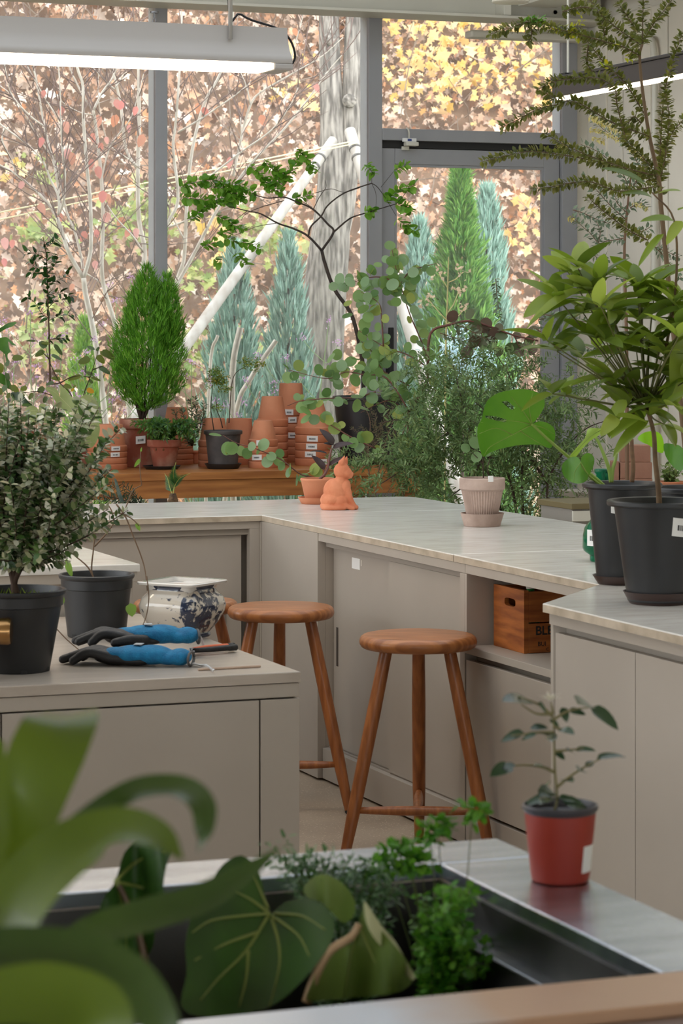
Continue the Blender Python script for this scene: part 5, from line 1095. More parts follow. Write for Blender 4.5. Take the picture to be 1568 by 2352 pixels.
def eleaf(p_, d_, s_, m_): global cnt; cnt += 1; inst('leaf', m_, frame(p_, d_, -FW+Vector((ER_.gauss(0, .6), ER_.gauss(0, .6), .3+ER_.gauss(0, .5))), s_), eu)
for i, ln in enumerate(EL):
    for p_, t_ in along(ln, .036 if i else .05, .3, ER_, .10 if i in (0, 1) else .02):
        if i == 0 and DEP(p_) and p_.z < 1.52 and p_.x < EL[0][5].x: continue
        dark = (i in (0, 10, 11, 16)) and p_.x > EL[0][5].x
        for sgn in (-1, 1):
            d_ = nrm(RT*ER_.gauss(0, .8)+Vector((0, 0, ER_.gauss(0, .8)))+FW*ER_.gauss(0, .4)); 
            if ER_.random() < .86: eleaf(p_+d_*.008, d_, ER_.uniform(.034, .06), LR if dark else LG)
# fuller clusters
for u, v, n, sg in ((880, 610, 14, 30), (850, 690, 16, 28), (905, 660, 12, 26), (820, 840, 22, 38), (760, 850, 14, 32), (880, 870, 18, 34), (700, 860, 8, 25), (840, 780, 10, 28), (930, 640, 6, 20), (660, 855, 5, 14), (895, 590, 6, 16)):
    for _ in range(n):
        if cnt < 298: d_ = nrm(RT*ER_.gauss(0, 1)+Vector((0, 0, ER_.gauss(0, 1)))+FW*ER_.gauss(0, .4)); eleaf(PD(ER_.gauss(u, sg), ER_.gauss(v, sg), De+ER_.gauss(0, .06)), d_, ER_.uniform(.034, .058), LG)
# ---------------------------------------------------------------- feathery acacia behind the worktop
pa_ = PD(1160, 1500, 11.0); pa_.z = 0
ac = round_pot('feathery_acacia', 'big feathery grey-green acacia bush standing behind the worktop', pa_, .17, .12, .28, plastic, .02, cat='plant')
c6 = crop(900, 600, 2.347); Da = 10.9; AR = random.Random(5); A = lambda *q, d=0: c6(*q, D=Da, d=d)
ab = mat('acacia_bark', srgb(72, 54, 46), .8)
AL = [[Vector((pa_.x, pa_.y, .25))]+[PD(1190, 1280, 10.95)]+A((660, 1290), (600, 1100), (490, 1040), (330, 950), (240, 865), (120, 850), (-60, 870)), [Vector((pa_.x, pa_.y, .25)), PD(1220, 1290, 11.0)]+A((830, 1380), (840, 1200), (880, 1100), (960, 980), (1050, 900), (1150, 860)), [Vector((pa_.x, pa_.y, .25)), PD(1170, 1280, 11.05)]+A((560, 1250), (450, 1000), (380, 760), (330, 560)), [Vector((pa_.x, pa_.y, .25)), PD(1200, 1280, 11.0)]+A((700, 1200), (700, 900), (640, 640), (560, 500)), A((840, 1200), (700, 1000), (560, 860), (450, 760)), A((300, 930), (200, 1000), (60, 1120), (-60, 1200)), A((500, 1040), (420, 1180), (300, 1280))]
stems(AL, .007, .0018, ab, ac, 'trunk', 6)
SPRAY = []
for i in range(860):
    f = AR.random()
    if f < .50: u, v = AR.gauss(1165, 105), AR.gauss(1000, 95)
    elif f < .78: u, v = AR.gauss(940, 70), AR.gauss(1060, 75)
    elif f < .9: u, v = AR.gauss(1040, 90), AR.gauss(880, 40)
    else: u, v = AR.gauss(1250, 50), AR.gauss(1060, 80)
    if v < 790 or v > 1260 or u > 1400 or (u < 915 and v < 1035): continue
    d0 = Da+AR.gauss(.05, .16); a0 = PD(u, v, d0); e = nrm(RT*AR.gauss(0, 1)+Vector((0, 0, AR.gauss(.1, .8)))+FW*AR.gauss(0, .6)); L = AR.uniform(.05, .13)
    SPRAY.append([a0, a0+e*L*.5+Vector((0, 0, .008)), a0+e*L+Vector((0, 0, -.006))])
am = leafmat('acacia_leaf', [srgb(96, 126, 74), srgb(124, 152, 94), srgb(152, 176, 122), srgb(80, 106, 64), srgb(136, 148, 88)], .55, .45)
stuff_leaves(leafy(SPRAY, .0088, .029, AR, 2, .9, fwd=.6), am, ac, .42)
stuff(stems([l for l in SPRAY[::3]], .0011, .0006, ab, ac, 'twigs', 3))
# wiry reddish heath twigs in front of the black bench pot
hp = PD(850, 1500, 11.4); hp.z = 0; ht = round_pot('heath_shrub', 'wiry reddish-brown twiggy shrub in front of the big black bench pot', hp, .13, .1, .22, plastic, .02, cat='plant')
HL = []; HR_ = random.Random(9)
for i in range(46):
    u, v = HR_.gauss(870, 40), HR_.gauss(1030, 45); a0 = PD(u, v, 11.4+HR_.gauss(0, .08)); e = nrm(RT*HR_.gauss(0, .8)+Vector((0, 0, 1.0))+FW*HR_.gauss(0, .4)); L = HR_.uniform(.05, .14); HL.append([a0, a0+e*L*.5+RT*.01, a0+e*L])
stems([[Vector((hp.x, hp.y, .2)), PD(852, 1180, 11.4), PD(845, 1050, 11.4), PD(850, 970, 11.38), PD(835, 930, 11.38)], [Vector((hp.x, hp.y, .2)), PD(860, 1150, 11.4), PD(885, 1020, 11.42), PD(905, 960, 11.4)]], .004, .0014, mat('heath_bark', srgb(128, 100, 84), .8), ht, 'trunk')
stuff(stems(HL, .0012, .0007, mat('heath_bark', srgb(128, 100, 84), .8), ht, 'twigs', 3)); stuff_leaves(leafy(HL, .007, .014, HR_, 3, .8), leafmat('heath_leaf', [srgb(96, 100, 66), srgb(130, 116, 84), srgb(80, 92, 60)], .6, .2), ht, .35)
# seedling in the ribbed pot
Dr = DEP(rp.location); c3 = crop(968, 1050, 2.613)
sm_ = [c3((370, 125), (368, 40), (372, -60), (360, -150), D=Dr), c3((400, 120), (398, 60), (410, 0), D=Dr), c3((368, 40), (330, 0), (300, -30), D=Dr)]
stems(sm_, .002, .001, bark, rp); RL2 = roundleaf('seedling_leaf', objleaf('seedling_round_leaf', [srgb(110, 140, 90), srgb(90, 120, 70)], .5, .3))
for x, y, s_ in ((300, 20, .04), (350, -60, .045), (380, -110, .04), (330, -140, .035), (410, -10, .03), (290, -40, .035)): inst('leaf', RL2, frame(c3((x, y), D=Dr)[0], RT*SR.uniform(-1, 1)+Vector((0, 0, .5)), -FW+Vector((0, 0, .5)), s_), rp)
# ---------------------------------------------------------------- monstera
mono, pA, sA, HA = PA; Dm = DEP(pA)
mleaf = mat('monstera_leaf', srgb(70, 128, 26), .35, col2=srgb(96, 150, 40), scale=6, sub=.35); mpale = mat('monstera_petiole', srgb(150, 178, 84), .45, sub=.1); myoung = mat('young_monstera_leaf', srgb(150, 186, 70), .4, col2=srgb(176, 204, 110), scale=8, sub=.4)
Q6 = lambda *q: [(900+x/2.347, 600+y/2.347) for x, y in q]
big = Q6((755, 880), (790, 838), (822, 780), (815, 735), (780, 705), (720, 690), (650, 692), (570, 712), (515, 750), (492, 810), (484, 850), (462, 890), (460, 940), (470, 1000), (492, 1055), (530, 1030), (610, 1005), (700, 990), (790, 990), (850, 1008), (872, 975), (880, 930), (865, 890), (820, 866), (780, 866))
f_ = lambda u, v: .05*((v-970)/80)+.02*math.sin((u-1180)/45)
outline_leaf(big, Dm-.18, mleaf, mono, f_, [Q6((590, 757), (620, 752), (665, 790), (650, 803), (620, 785)), Q6((500, 832), (560, 835), (620, 855), (610, 868), (560, 858), (505, 845))], [Q6((755, 880), (640, 940), (530, 1000), (495, 1050)), Q6((755, 880), (700, 800), (640, 730)), Q6((755, 880), (640, 860), (480, 870)), Q6((755, 880), (740, 790), (760, 705)), Q6((755, 880), (820, 900), (870, 930)), Q6((690, 915), (760, 960), (830, 1000)), Q6((650, 935), (560, 900), (470, 930))], .0016, mpale)
MB().tube(smoothline([PD(*Q6((755, 880))[0], Dm-.19), PD(*Q6((840, 960))[0], Dm-.15), PD(*Q6((980, 1080))[0], Dm-.06), PD(*Q6((1100, 1175))[0], Dm-.02), PD(1405, 1135, Dm)]), [.003, .0065], 10).build('petiole', mpale, mono, smooth=True)
Q7 = lambda *q: [(1280+x/5.444, 880+y/5.444) for x, y in q]
outline_leaf(Q7((280, 960), (230, 920), (150, 935), (80, 990), (55, 1060), (75, 1150), (140, 1220), (240, 1258), (330, 1240), (380, 1190), (370, 1130), (300, 1060)), Dm-.10, mleaf, mono, lambda u, v: .02*math.sin(u/12), (), [Q7((285, 1000), (220, 1100), (200, 1240))], .001, mpale, 10)
outline_leaf(Q7((290, 1010), (300, 930), (350, 880), (410, 880), (455, 930), (455, 1010), (420, 1100), (380, 1160), (340, 1100)), Dm-.09, mleaf, mono, lambda u, v: .02*math.cos(u/12), (), (), step=10)
MB().tube(smoothline([PD(*Q7((285, 990))[0], Dm-.11), PD(*Q7((360, 1120))[0], Dm-.08), PD(*Q7((440, 1200))[0], Dm-.04), PD(1400, 1130, Dm)]), [.002, .004], 8).build('petiole', mpale, mono, smooth=True)
outline_leaf(Q7((140, 935), (200, 850), (340, 690), (370, 590), (410, 562), (500, 565), (570, 580), (520, 650), (400, 730), (300, 830), (230, 920)), Dm+.02, myoung, mono, lambda u, v: .02*math.sin((u+v)/14), (), [Q7((560, 580), (420, 660), (280, 800), (150, 930))], .0012, mpale, 10)
for pts, r0 in ((Q7((480, 680), (530, 780), (600, 950), (650, 1100), (670, 1240)), .006), (Q7((740, 820), (725, 950), (690, 1080), (670, 1240)), .006)): MB().tube(smoothline([PD(u, v, Dm) for u, v in pts]), [r0*.6, r0], 10).build('petiole', mpale, mono, smooth=True)
outline_leaf(Q7((1000, 690), (1080, 620), (1200, 600), (1290, 640), (1330, 760), (1320, 870), (1230, 850), (1150, 780), (1060, 740)), Dm+.12, mat('lime_leaf', srgb(140, 200, 30), .4, sub=.5), mono, lambda u, v: .02*math.sin(u/15), step=12)
outline_leaf(Q7((1330, 760), (1430, 760), (1540, 790), (1600, 900), (1590, 1040), (1540, 1100), (1460, 1060), (1390, 980), (1340, 880)), Dm+.10, mleaf, mono, lambda u, v: .02*math.sin(u/15), step=12)
MB().tube(smoothline([PD(*q_, Dm+.02) for q_ in Q7((930, 1240), (945, 1050), (930, 850), (925, 700))]), [.006, .0055], 10).build('stem', mat('cane_bark', srgb(134, 104, 76), .8, col2=srgb(104, 78, 58), scale=30), mono, smooth=True)
# ---------------------------------------------------------------- leafy laurel tree at right
lau, pB, sB, HB_ = PB; Dl = DEP(pB); c8 = crop(1180, 560, 4.04); LR_ = random.Random(77)
K8 = lambda *q, d=0: c8(*q, D=Dl, d=d)
lb = mat('laurel_bark', srgb(120, 96, 68), .8, col2=srgb(92, 72, 52), scale=30)
tr = [PD(1514, 1172, Dl)]+K8((1340, 2280), (1310, 2000), (1295, 1750), (1230, 1520))
stems([tr], .0075, .005, lb, lau, 'trunk')
WH = [(500, 260, .02, 8), (690, 440, -.05, 9), (400, 500, .06, 8), (1150, 400, .0, 9), (1310, 380, .06, 8), (640, 640, .03, 8), (900, 620, -.08, 9), (760, 880, -.04, 8), (400, 1000, .03, 8), (1010, 1000, -.06, 9), (1260, 880, .0, 9), (1400, 1020, -.08, 8), (480, 1400, -.02, 6), (860, 1250, .05, 8), (1100, 1350, .0, 9), (1060, 1500, -.05, 7), (1290, 1560, .04, 7), (1480, 1250, .0, 8), (1480, 560, -.03, 9), (1560, 760, -.1, 8), (1180, 700, .09, 8), (620, 1060, .1, 7), (1540, 1000, .06, 8), (1420, 1450, -.03, 7), (1640, 1200, .0, 7), (1650, 600, 0, 7)]
WH += [(x+LR_.uniform(-150, 150), y+LR_.uniform(-120, 120), d+LR_.uniform(-.12, .12), 4) for x, y, d, n in WH]
WH = [(x, y, d, n-1) if n > 4 else (x, y, d, n) for x, y, d, n in WH]
br = []
for x, y, d, n in WH:
    a0 = K8((1230+(x-1230)*.12, 1540-(1540-y)*.12))[0]; mid = K8((1200+(x-1200)*.5, y+(1500-y)*.45+30), d=d*.5)[0]; br.append([a0, mid, K8((x, y), d=d)[0]])
stems(br, .0028, .0014, mat('laurel_twig', srgb(96, 96, 50), .7), lau, 'branches')
lam = objleaf('laurel_leaf', [srgb(108, 132, 34), srgb(134, 160, 50), srgb(164, 182, 76), srgb(86, 108, 34), srgb(120, 144, 56)], .34, .45); LM = leafmesh('laurel_leaf', lam, .40, .16, .22, 8)
for x, y, d, n in WH:
    c0 = K8((x, y), d=d)[0]
    for k in range(n):
        a = 2*math.pi*k/n+LR_.uniform(-.4, .4); el = LR_.uniform(-.35, 1.3); dr_ = RT*math.cos(a)+FW*math.sin(a)*.8+Vector((0, 0, el)); L = LR_.uniform(.065, .118); inst('leaf', LM, frame(c0, dr_, Vector((0, 0, 1))+Vector((LR_.gauss(0, .3), LR_.gauss(0, .3), 0)), (L, L*LR_.uniform(.9, 1.2), L)), lau)
for (x0, y0), (x1, y1), w in (((640, 420), (70, 680), .6), ((620, 520), (110, 650), .5), ((1040, 1440), (840, 1730), 1), ((1250, 1640), (880, 1910), .9), ((500, 640), (290, 900), .5), ((1300, 700), (1600, 520), 1.2), ((1300, 820), (1600, 640), 1.2), ((1560, 820), (1540, 1500), .9), ((1230, 1560), (870, 1740), 1.1)):
    a0, b0 = K8((x0, y0), d=-.06)[0], K8((x1, y1), d=-.08)[0]; L = (b0-a0).length; inst('leaf', LM, frame(a0, b0-a0, (0, -.4, 1), (L, L*w, L)), lau)
# a few broad leaves of the same plant hang in from above the picture's right edge
c9 = crop(1100, 0, 3.35)
for (x0, y0), (x1, y1), w in (((1280, 1430), (980, 1230), .8), ((1330, 1520), (1120, 1440), .9), ((1380, 1490), (1540, 1430), .9), ((1500, 1700), (1260, 1650), 1), ((1560, 1700), (1440, 1850), 1), ((1420, 1800), (1210, 2010), .5), ((1530, 1620), (1640, 1560), 1)):
    a0, b0 = c9((x0, y0), D=Dl-.02)[0], c9((x1, y1), D=Dl-.06)[0]; L = (b0-a0).length; inst('leaf', LM, frame(a0, b0-a0, (0, -.5, 1), (L, L*w, L)), lau)
stems([[K8((1400, 1020))[0], K8((1500, 400))[0], c9((1500, 1700), D=Dl)[0], c9((1330, 1480), D=Dl)[0]]], .004, .002, lb, lau, 'branches')
# ---------------------------------------------------------------- tall small-leaved tree (third pot)
hon, pC, sC, HC = PC_; Dh = DEP(pC); K9 = lambda *q, d=0: c9(*q, D=Dh, d=d)
hb = mat('honeysuckle_bark', srgb(104, 84, 60), .8)
stems([[pC+Vector((0, 0, HC-.03)), PD(1560, 900, Dh), PD(1535, 650, Dh)]+K9((1400, 1600), (1385, 1400), (1320, 1100), (1285, 900), (1250, 640), (1235, 430), (1255, 340))], .008, .0035, hb, hon, 'trunk')
HLN = [K9(*q_, d=d) for d, q_ in ((0, [(1235, 430), (1130, 370), (1020, 335), (860, 290), (720, 250), (480, 200), (380, 170), (230, 215), (80, 265)]), (.1, [(1250, 350), (1040, 200), (930, 80), (840, -10)]), (-.05, [(1255, 340), (1260, 100), (1265, -60)]), (.08, [(1258, 330), (1330, 200), (1400, 110), (1490, -10)]), (-.1, [(1220, 250), (1150, 140), (1060, 10)]),
      (.1, [(1285, 900), (1130, 650), (960, 480), (850, 340), (770, 250)]), (-.06, [(1310, 1050), (1040, 950), (900, 870), (760, 790), (620, 770), (480, 700)]), (.02, [(640, 800), (520, 820), (400, 865), (280, 930), (170, 980)]), (0, [(1360, 1350), (1150, 1300), (850, 1200), (650, 1110), (500, 1020)]), (.1, [(1390, 1410), (1080, 1290), (800, 1220), (560, 1180), (400, 1165), (240, 1190), (20, 1245)]), (-.1, [(1390, 1430), (1080, 1470), (860, 1400), (690, 1410), (540, 1440), (400, 1450)]),
      (0, [(1300, 1850), (1150, 1770), (1000, 1660), (880, 1560), (830, 1500)]), (.05, [(1390, 1400), (1400, 1000), (1430, 700), (1500, 430), (1570, 240)]), (.1, [(1390, 1300), (1480, 1030), (1600, 900)]), (-.1, [(1130, 1080), (1060, 800), (1040, 680), (900, 600), (600, 620), (450, 690)]), (.0, [(640, 90), (760, 60), (880, 70), (1000, 180)]), (.05, [(1250, 950), (1180, 900), (1100, 1060)]), (-.08, [(1400, 1350), (1440, 1150), (1460, 900), (1430, 700)]), (.06, [(840, 340), (830, 480), (880, 560)]), (0, [(400, 200), (400, 290), (360, 330)]), (.05, [(1400, 1500), (1330, 1300), (1200, 1150), (1100, 1050)]), (.1, [(960, 330), (960, 220), (930, 100)]))]
stems(HLN, .0022, .0009, hb, hon, 'branches', 5)
hm = leafmat('honeysuckle_leaf', [srgb(100, 108, 42), srgb(122, 126, 54), srgb(82, 90, 36), srgb(142, 140, 70)], .5, .4)
stuff_leaves(leafy(HLN, .0056, .0195, random.Random(8), 4, 1, fwd=.35), hm, hon, .8)
ym = leafmat('yellow_shoot_leaf', [srgb(206, 196, 40), srgb(186, 190, 50), srgb(150, 170, 50)], .5, .4)
stuff_leaves(leafy([K9((700, 220), (780, 180), (780, 110)), K9((480, 200), (620, 210), (740, 260)), K9((1010, 330), (1060, 350)), K9((700, 260), (800, 290)), K9((960, 520), (1000, 490)), K9((1120, 440), (1200, 470))], .0075, .018, random.Random(4), 2, .8), ym, hon, .8, name='young_leaves')
stuff_leaves(leafy([K9((340, 170), (420, 150), (520, 150)), K9((400, 130), (480, 190))], .006, .016, random.Random(14), 3, 1), leafmat('fresh_leaf', [srgb(90, 140, 40), srgb(110, 160, 50)], .5, .35), hon, .8, name='young_leaves')
# ---------------------------------------------------------------- knife-leaf wattle against the right wall
pw = PD(1442, 1480, 10.3); pw.z = 0; wa = round_pot('knife_leaf_wattle', 'grey-green wattle with triangular leaves and yellow buds before the white wall', pw, .16, .12, .27, plastic, .02, cat='plant')
Dw = 10.2; K10 = lambda *q, d=0: c9(*q, D=Dw, d=d); wb = mat('wattle_bark', srgb(110, 84, 62), .8)
stems([[Vector((pw.x, pw.y, .24)), PD(1440, 1100, Dw), PD(1438, 760, Dw)]+K10((1120, 2144), (1120, 1850), (1150, 1500), (1180, 1250))], .009, .003, wb, wa, 'trunk')
WL = [K10(*q_, d=d) for d, q_ in ((0, [(1120, 1830), (1050, 1845), (980, 1855), (920, 1870), (850, 1790), (780, 1730), (715, 1660)]), (.1, [(1130, 1690), (1050, 1620), (980, 1550), (920, 1480), (860, 1420), (780, 1360)]), (.05, [(720, 1615), (800, 1640), (900, 1685), (1000, 1720)]), (0, [(1160, 1480), (1100, 1330), (960, 1200), (880, 1150), (780, 1110)]), (.1, [(1170, 1450), (1240, 1330), (1150, 1130), (1040, 1050), (950, 990), (870, 900)]), (0, [(900, 1890), (880, 1950), (920, 1990), (1000, 1990)]), (.1, [(1120, 1950), (1090, 2050), (1080, 2144)]), (0, [(1340, 1890), (1420, 1970), (1490, 2060), (1560, 2144)]), (.15, [(1350, 1900), (1450, 1940), (1540, 1980)]), (.1, [(1160, 1600), (1240, 1560), (1290, 1600)]), (0, [(920, 1860), (930, 1780), (900, 1700)]), (.1, [(1200, 1400), (1280, 1300), (1260, 1200)]), (0, [(1150, 1650), (1060, 1560), (1050, 1480)]), (.1, [(1130, 1800), (1250, 1780), (1330, 1740)]),
      (.1, [(500, 2420), (620, 2440), (760, 2470), (900, 2480)]), (0, [(640, 2600), (760, 2640), (880, 2700)]), (.1, [(420, 2520), (560, 2600), (700, 2660)]))]
WL += [[PD(u, v, 10.9) for u, v in q_] for q_ in ([(1038, 742), (1070, 755), (1100, 770), (1140, 790)], [(1010, 765), (1050, 778), (1090, 785)], [(1138, 640), (1142, 690), (1150, 740)], [(1235, 735), (1270, 728), (1300, 735)])]
stems(WL, .0022, .001, wb, wa, 'branches', 5)
stuff_leaves(leafy(WL, .0085, .027, random.Random(6), 2, 1, fwd=.5, jit=.15), leafmat('wattle_leaf', [srgb(104, 122, 96), srgb(130, 146, 118), srgb(86, 104, 78), srgb(150, 162, 132)], .55, .25), wa, .85, DIA)
bud = leafmat('wattle_bud', [srgb(206, 190, 110), srgb(222, 210, 140), srgb(180, 170, 96)], .7, .3)
stuff_leaves(leafy([K10((700, 1110), (620, 1130), (590, 1120)), K10((850, 1000), (950, 1020), (1080, 1080)), K10((850, 900), (950, 950), (1080, 1010)), K10((870, 1060), (960, 1090)), K10((690, 1670), (720, 1690)), K10((1180, 1560), (1290, 1610)), K10((1150, 1130), (1270, 1220))], .0045, .016, random.Random(16), 3, .9), bud, wa, .4, BLADE, 'flower_buds')
# ---------------------------------------------------------------- plants at the left end of the bench
KL = crop(0, 500, 3.136); cb_ = crop(0, 700, 5.227)
p = on_bench(112, 1072); Dc = 12.0
cam_t, p, s, H = bench_pot('camellia_tree', 'slender small-leaved evergreen sapling at the left end of the bench', 112, 1071, 60, 46, 1000, terra_old, 16, 'plant')
Dc = DEP(p); KC = lambda *q, d=0: KL(*q, D=Dc, d=d)
cmb = mat('camellia_bark', srgb(88, 66, 50), .8)
CL = [KC((360, 1200), (355, 900), (345, 620), (340, 400), (330, 250), (310, 140)), KC((345, 720), (300, 690), (250, 610), (200, 570)), KC((350, 740), (420, 710), (520, 695)), KC((345, 480), (420, 450), (490, 410), (490, 360)), KC((345, 430), (290, 400), (220, 390)), KC((335, 300), (260, 260), (170, 250)), KC((338, 350), (270, 370), (210, 300)), KC((325, 220), (380, 180), (430, 150)), KC((345, 560), (420, 540), (520, 570)), KC((345, 650), (400, 600), (450, 590)), KC((350, 880), (420, 870), (500, 865)), KC((340, 400), (400, 330), (420, 250))]
stems(CL[:1], .0045, .002, cmb, cam_t, 'trunk'); stems(CL[1:], .002, .001, cmb, cam_t)
cam_m = objleaf('camellia_leaf', [srgb(40, 78, 34), srgb(60, 104, 44), srgb(34, 62, 32), srgb(78, 120, 54)], .28, .25); CM = leafmesh('camellia_leaf', cam_m, .46, .12, .15, 6)
place(CM, leafy([CL[0][1:] if False else KC((345, 620), (340, 400), (330, 250), (310, 140))]+CL[1:], .0175, .038, random.Random(51), 2, 1, fwd=.6), cam_t)
# round-leaved ficus
fic, p, s, H = bench_pot('round_leaf_ficus', 'shrub with round olive leaves and a yellow leaf on the bench, left of the cypress', 181, 1071, 60, 46, 1000, terra_old, 16, 'plant'); Df = DEP(p)-.05
KF = lambda *q, d=0: cb_(*q, D=Df, d=d)
FL = [KF((930, 1500), (860, 1100), (720, 940), (600, 700), (550, 520)), KF((930, 1500), (1000, 1100), (1080, 870), (1150, 650), (1190, 510)), KF((720, 940), (850, 870), (960, 850)), KF((1080, 870), (1000, 860)), KF((1110, 780), (1250, 730)), KF((720, 940), (600, 960)), KF((590, 650), (500, 560)), KF((900, 1200), (500, 1050), (270, 1060))]
stems(FL, .0032, .0012, bark, fic)
ficm = objleaf('ficus_leaf', [srgb(96, 112, 36), srgb(118, 130, 44), srgb(74, 96, 44), srgb(100, 122, 84)], .4, .35); FM = leafmesh('ficus_leaf', ficm, .62, .1, .15, 6, 2.2)
ylw = objleaf('yellowing_leaf', [srgb(226, 170, 50), srgb(200, 180, 60)], .5, .4); FY = leafmesh('ficus_yellow_leaf', ylw, .62, .1, .15, 6, 2.2)
for (x0, y0), (x1, y1), w in (((560, 510), (470, 440), 1.3), ((600, 470), (470, 450), .5), ((540, 560), (410, 610), .9), ((650, 470), (750, 610), .5), ((610, 600), (750, 660), .5), ((430, 440), (310, 425), .4), ((1140, 540), (1040, 495), .6), ((1160, 560), (1190, 500), 1), ((1200, 560), (1310, 630), .7), ((1230, 540), (1370, 660), .7), ((1160, 610), (1260, 700), 1), ((1090, 650), (930, 690), .95), ((1180, 740), (1330, 830), .6), ((1120, 850), (1030, 800), .8), ((980, 850), (810, 900), .6), ((1090, 870), (1210, 910), .5), ((1060, 900), (1120, 940), .9), ((740, 800), (640, 790), .7), ((730, 900), (610, 870), .8), ((650, 930), (540, 960), .7), ((760, 970), (860, 990), 1), ((880, 1000), (910, 960), .9), ((330, 1000), (240, 1010), 1.3), ((400, 1060), (340, 1140), .9), ((540, 1000), (440, 1040), 1.2), ((260, 960), (220, 940), 1), ((300, 1080), (200, 1120), 1), ((560, 1100), (520, 1180), 1)):
    a0, b0 = KF((x0, y0))[0], KF((x1, y1))[0]; L = (b0-a0).length; inst('leaf', FM, frame(a0, b0-a0, -FW+Vector((R0.gauss(0, .4), 0, .5)), (L, L*w, L)), fic)
a0, b0 = KF((1040, 1010))[0], KF((1130, 1055))[0]; inst('leaf', FY, frame(a0, b0-a0, -FW, (b0-a0).length), fic); a0, b0 = KF((850, 1040))[0], KF((890, 1000))[0]; inst('leaf', FY, frame(a0, b0-a0, -FW, (b0-a0).length), fic)
# pale velvet philodendron
vel, p, s, H = bench_pot('velvet_philodendron', 'plant with pale veined heart leaves on the bench behind the variegated shrub', 150, 1086, 80, 60, 1012, terra_old, 16, 'plant'); Dv = DEP(p)-.12
velm = mat('velvet_leaf', srgb(150, 168, 104), .5, col2=srgb(176, 190, 130), scale=10, sub=.35); velv = mat('velvet_vein', srgb(196, 196, 140), .5)
QV = lambda *q: [(x/5.227, 700+y/5.227) for x, y in q]
vein_ = [(720, 1110), (720, 960)]
outline_leaf(QV((720, 1105), (690, 1030), (620, 990), (545, 1000), (600, 1060), (650, 1130), (690, 1200), (760, 1260), (860, 1300), (930, 1330), (945, 1250), (900, 1150), (820, 1060), (740, 970), (715, 955), (712, 1020)), Dv, velm, vel, lambda u, v: .02*math.sin(u/20), (), [QV((720, 1110), (800, 1190), (930, 1320)), QV((720, 1110), (640, 1040), (560, 1005)), QV((720, 1105), (725, 1030), (718, 965))], .0013, velv, 10)
outline_leaf(QV((960, 1250), (940, 1170), (980, 1100), (1050, 1080), (1120, 1110), (1165, 1180), (1185, 1260), (1170, 1360), (1200, 1480), (1170, 1620), (1090, 1720), (1000, 1640), (960, 1520), (970, 1380)), Dv+.03, velm, vel, lambda u, v: .03*math.sin(u/16), (), [QV((985, 1260), (1050, 1190), (1120, 1120)), QV((985, 1260), (1080, 1280), (1180, 1290)), QV((985, 1260), (1060, 1440), (1090, 1700)), QV((985, 1270), (1110, 1390), (1180, 1500))], .0013, velv, 10)
outline_leaf(QV((470, 1290), (440, 1230), (370, 1210), (310, 1250), (300, 1320), (360, 1390), (470, 1420), (560, 1420), (630, 1380), (600, 1280), (560, 1210), (500, 1185), (465, 1220)), Dv-.02, velm, vel, lambda u, v: .02*math.sin(u/14), (), [QV((470, 1290), (540, 1350), (620, 1385)), QV((470, 1290), (400, 1270), (320, 1290)), QV((470, 1290), (510, 1230), (540, 1215))], .0011, velv, 10)
for pts in (((720, 1110), (640, 1240), (570, 1400), (560, 1600)), ((985, 1265), (930, 1450), (800, 1640), (700, 1680)), ((470, 1290), (430, 1420), (480, 1600), (560, 1640))): MB().tube(smoothline([PD(u, v, Dv+.02) for u, v in QV(*pts)]), [.0022, .0035], 8).build('petiole', mat('velvet_petiole', srgb(140, 112, 84), .5), vel, smooth=True)
# cut-leaf plant and spotted begonia at the picture's left edge
cut, p, s, H = bench_pot('spotted_begonia', 'dark spotted begonia leaves at the far left end of the bench', 34, 1080, 90, 66, 990, terra_old, 16, 'plant'); Dg = DEP(p)-.05
begm = mat('begonia_leaf', srgb(40, 66, 38), .35, sub=.15, speck=(srgb(190, 200, 180), 90, .9)); bgl = mat('cut_leaf_green', srgb(90, 140, 50), .45, col2=srgb(60, 110, 40), scale=12, sub=.35)
outline_leaf(QV((130, 1060), (210, 1045), (280, 1090), (340, 1160), (390, 1210), (330, 1225), (260, 1190), (190, 1150), (150, 1120)), Dg, begm, cut, lambda u, v: .02*math.sin(u/12), step=9)
outline_leaf(QV((0, 820), (60, 850), (120, 920), (140, 1000), (100, 1010), (40, 960), (-60, 900)), Dg, bgl, cut, lambda u, v: .02*math.sin(u/12), step=9)
outline_leaf(QV((30, 260), (110, 215), (200, 210), (150, 260), (80, 285), (20, 320), (-60, 360), (-30, 300)), Dg, bgl, cut, lambda u, v: .01*math.sin(u/9), step=8)
outline_leaf(QV((40, 390), (90, 395), (150, 450), (195, 490), (140, 480), (100, 440), (110, 520), (130, 560), (90, 600), (100, 680), (80, 690), (60, 600), (20, 560), (-50, 500), (-40, 420)), Dg, bgl, cut, lambda u, v: .01*math.sin(u/9), step=8)
for k in range(9):
    x, y = R0.uniform(-40, 160), R0.uniform(560, 1150); a0 = PD(*QV((x, y))[0], Dg); inst('leaf', FM, frame(a0, RT*R0.gauss(0, 1)+Vector((0, 0, R0.gauss(0, .6))), -FW+Vector((0, 0, .6)), R0.uniform(.03, .055)), cut)
stems([[PD(*q_, Dg+.01) for q_ in QV((150, 1500), (100, 1200), (60, 800), (20, 330))], [PD(*q_, Dg+.01) for q_ in QV((150, 1500), (180, 1200), (140, 1070))]], .003, .0014, mat('cut_stalk', srgb(110, 140, 80), .5), cut)
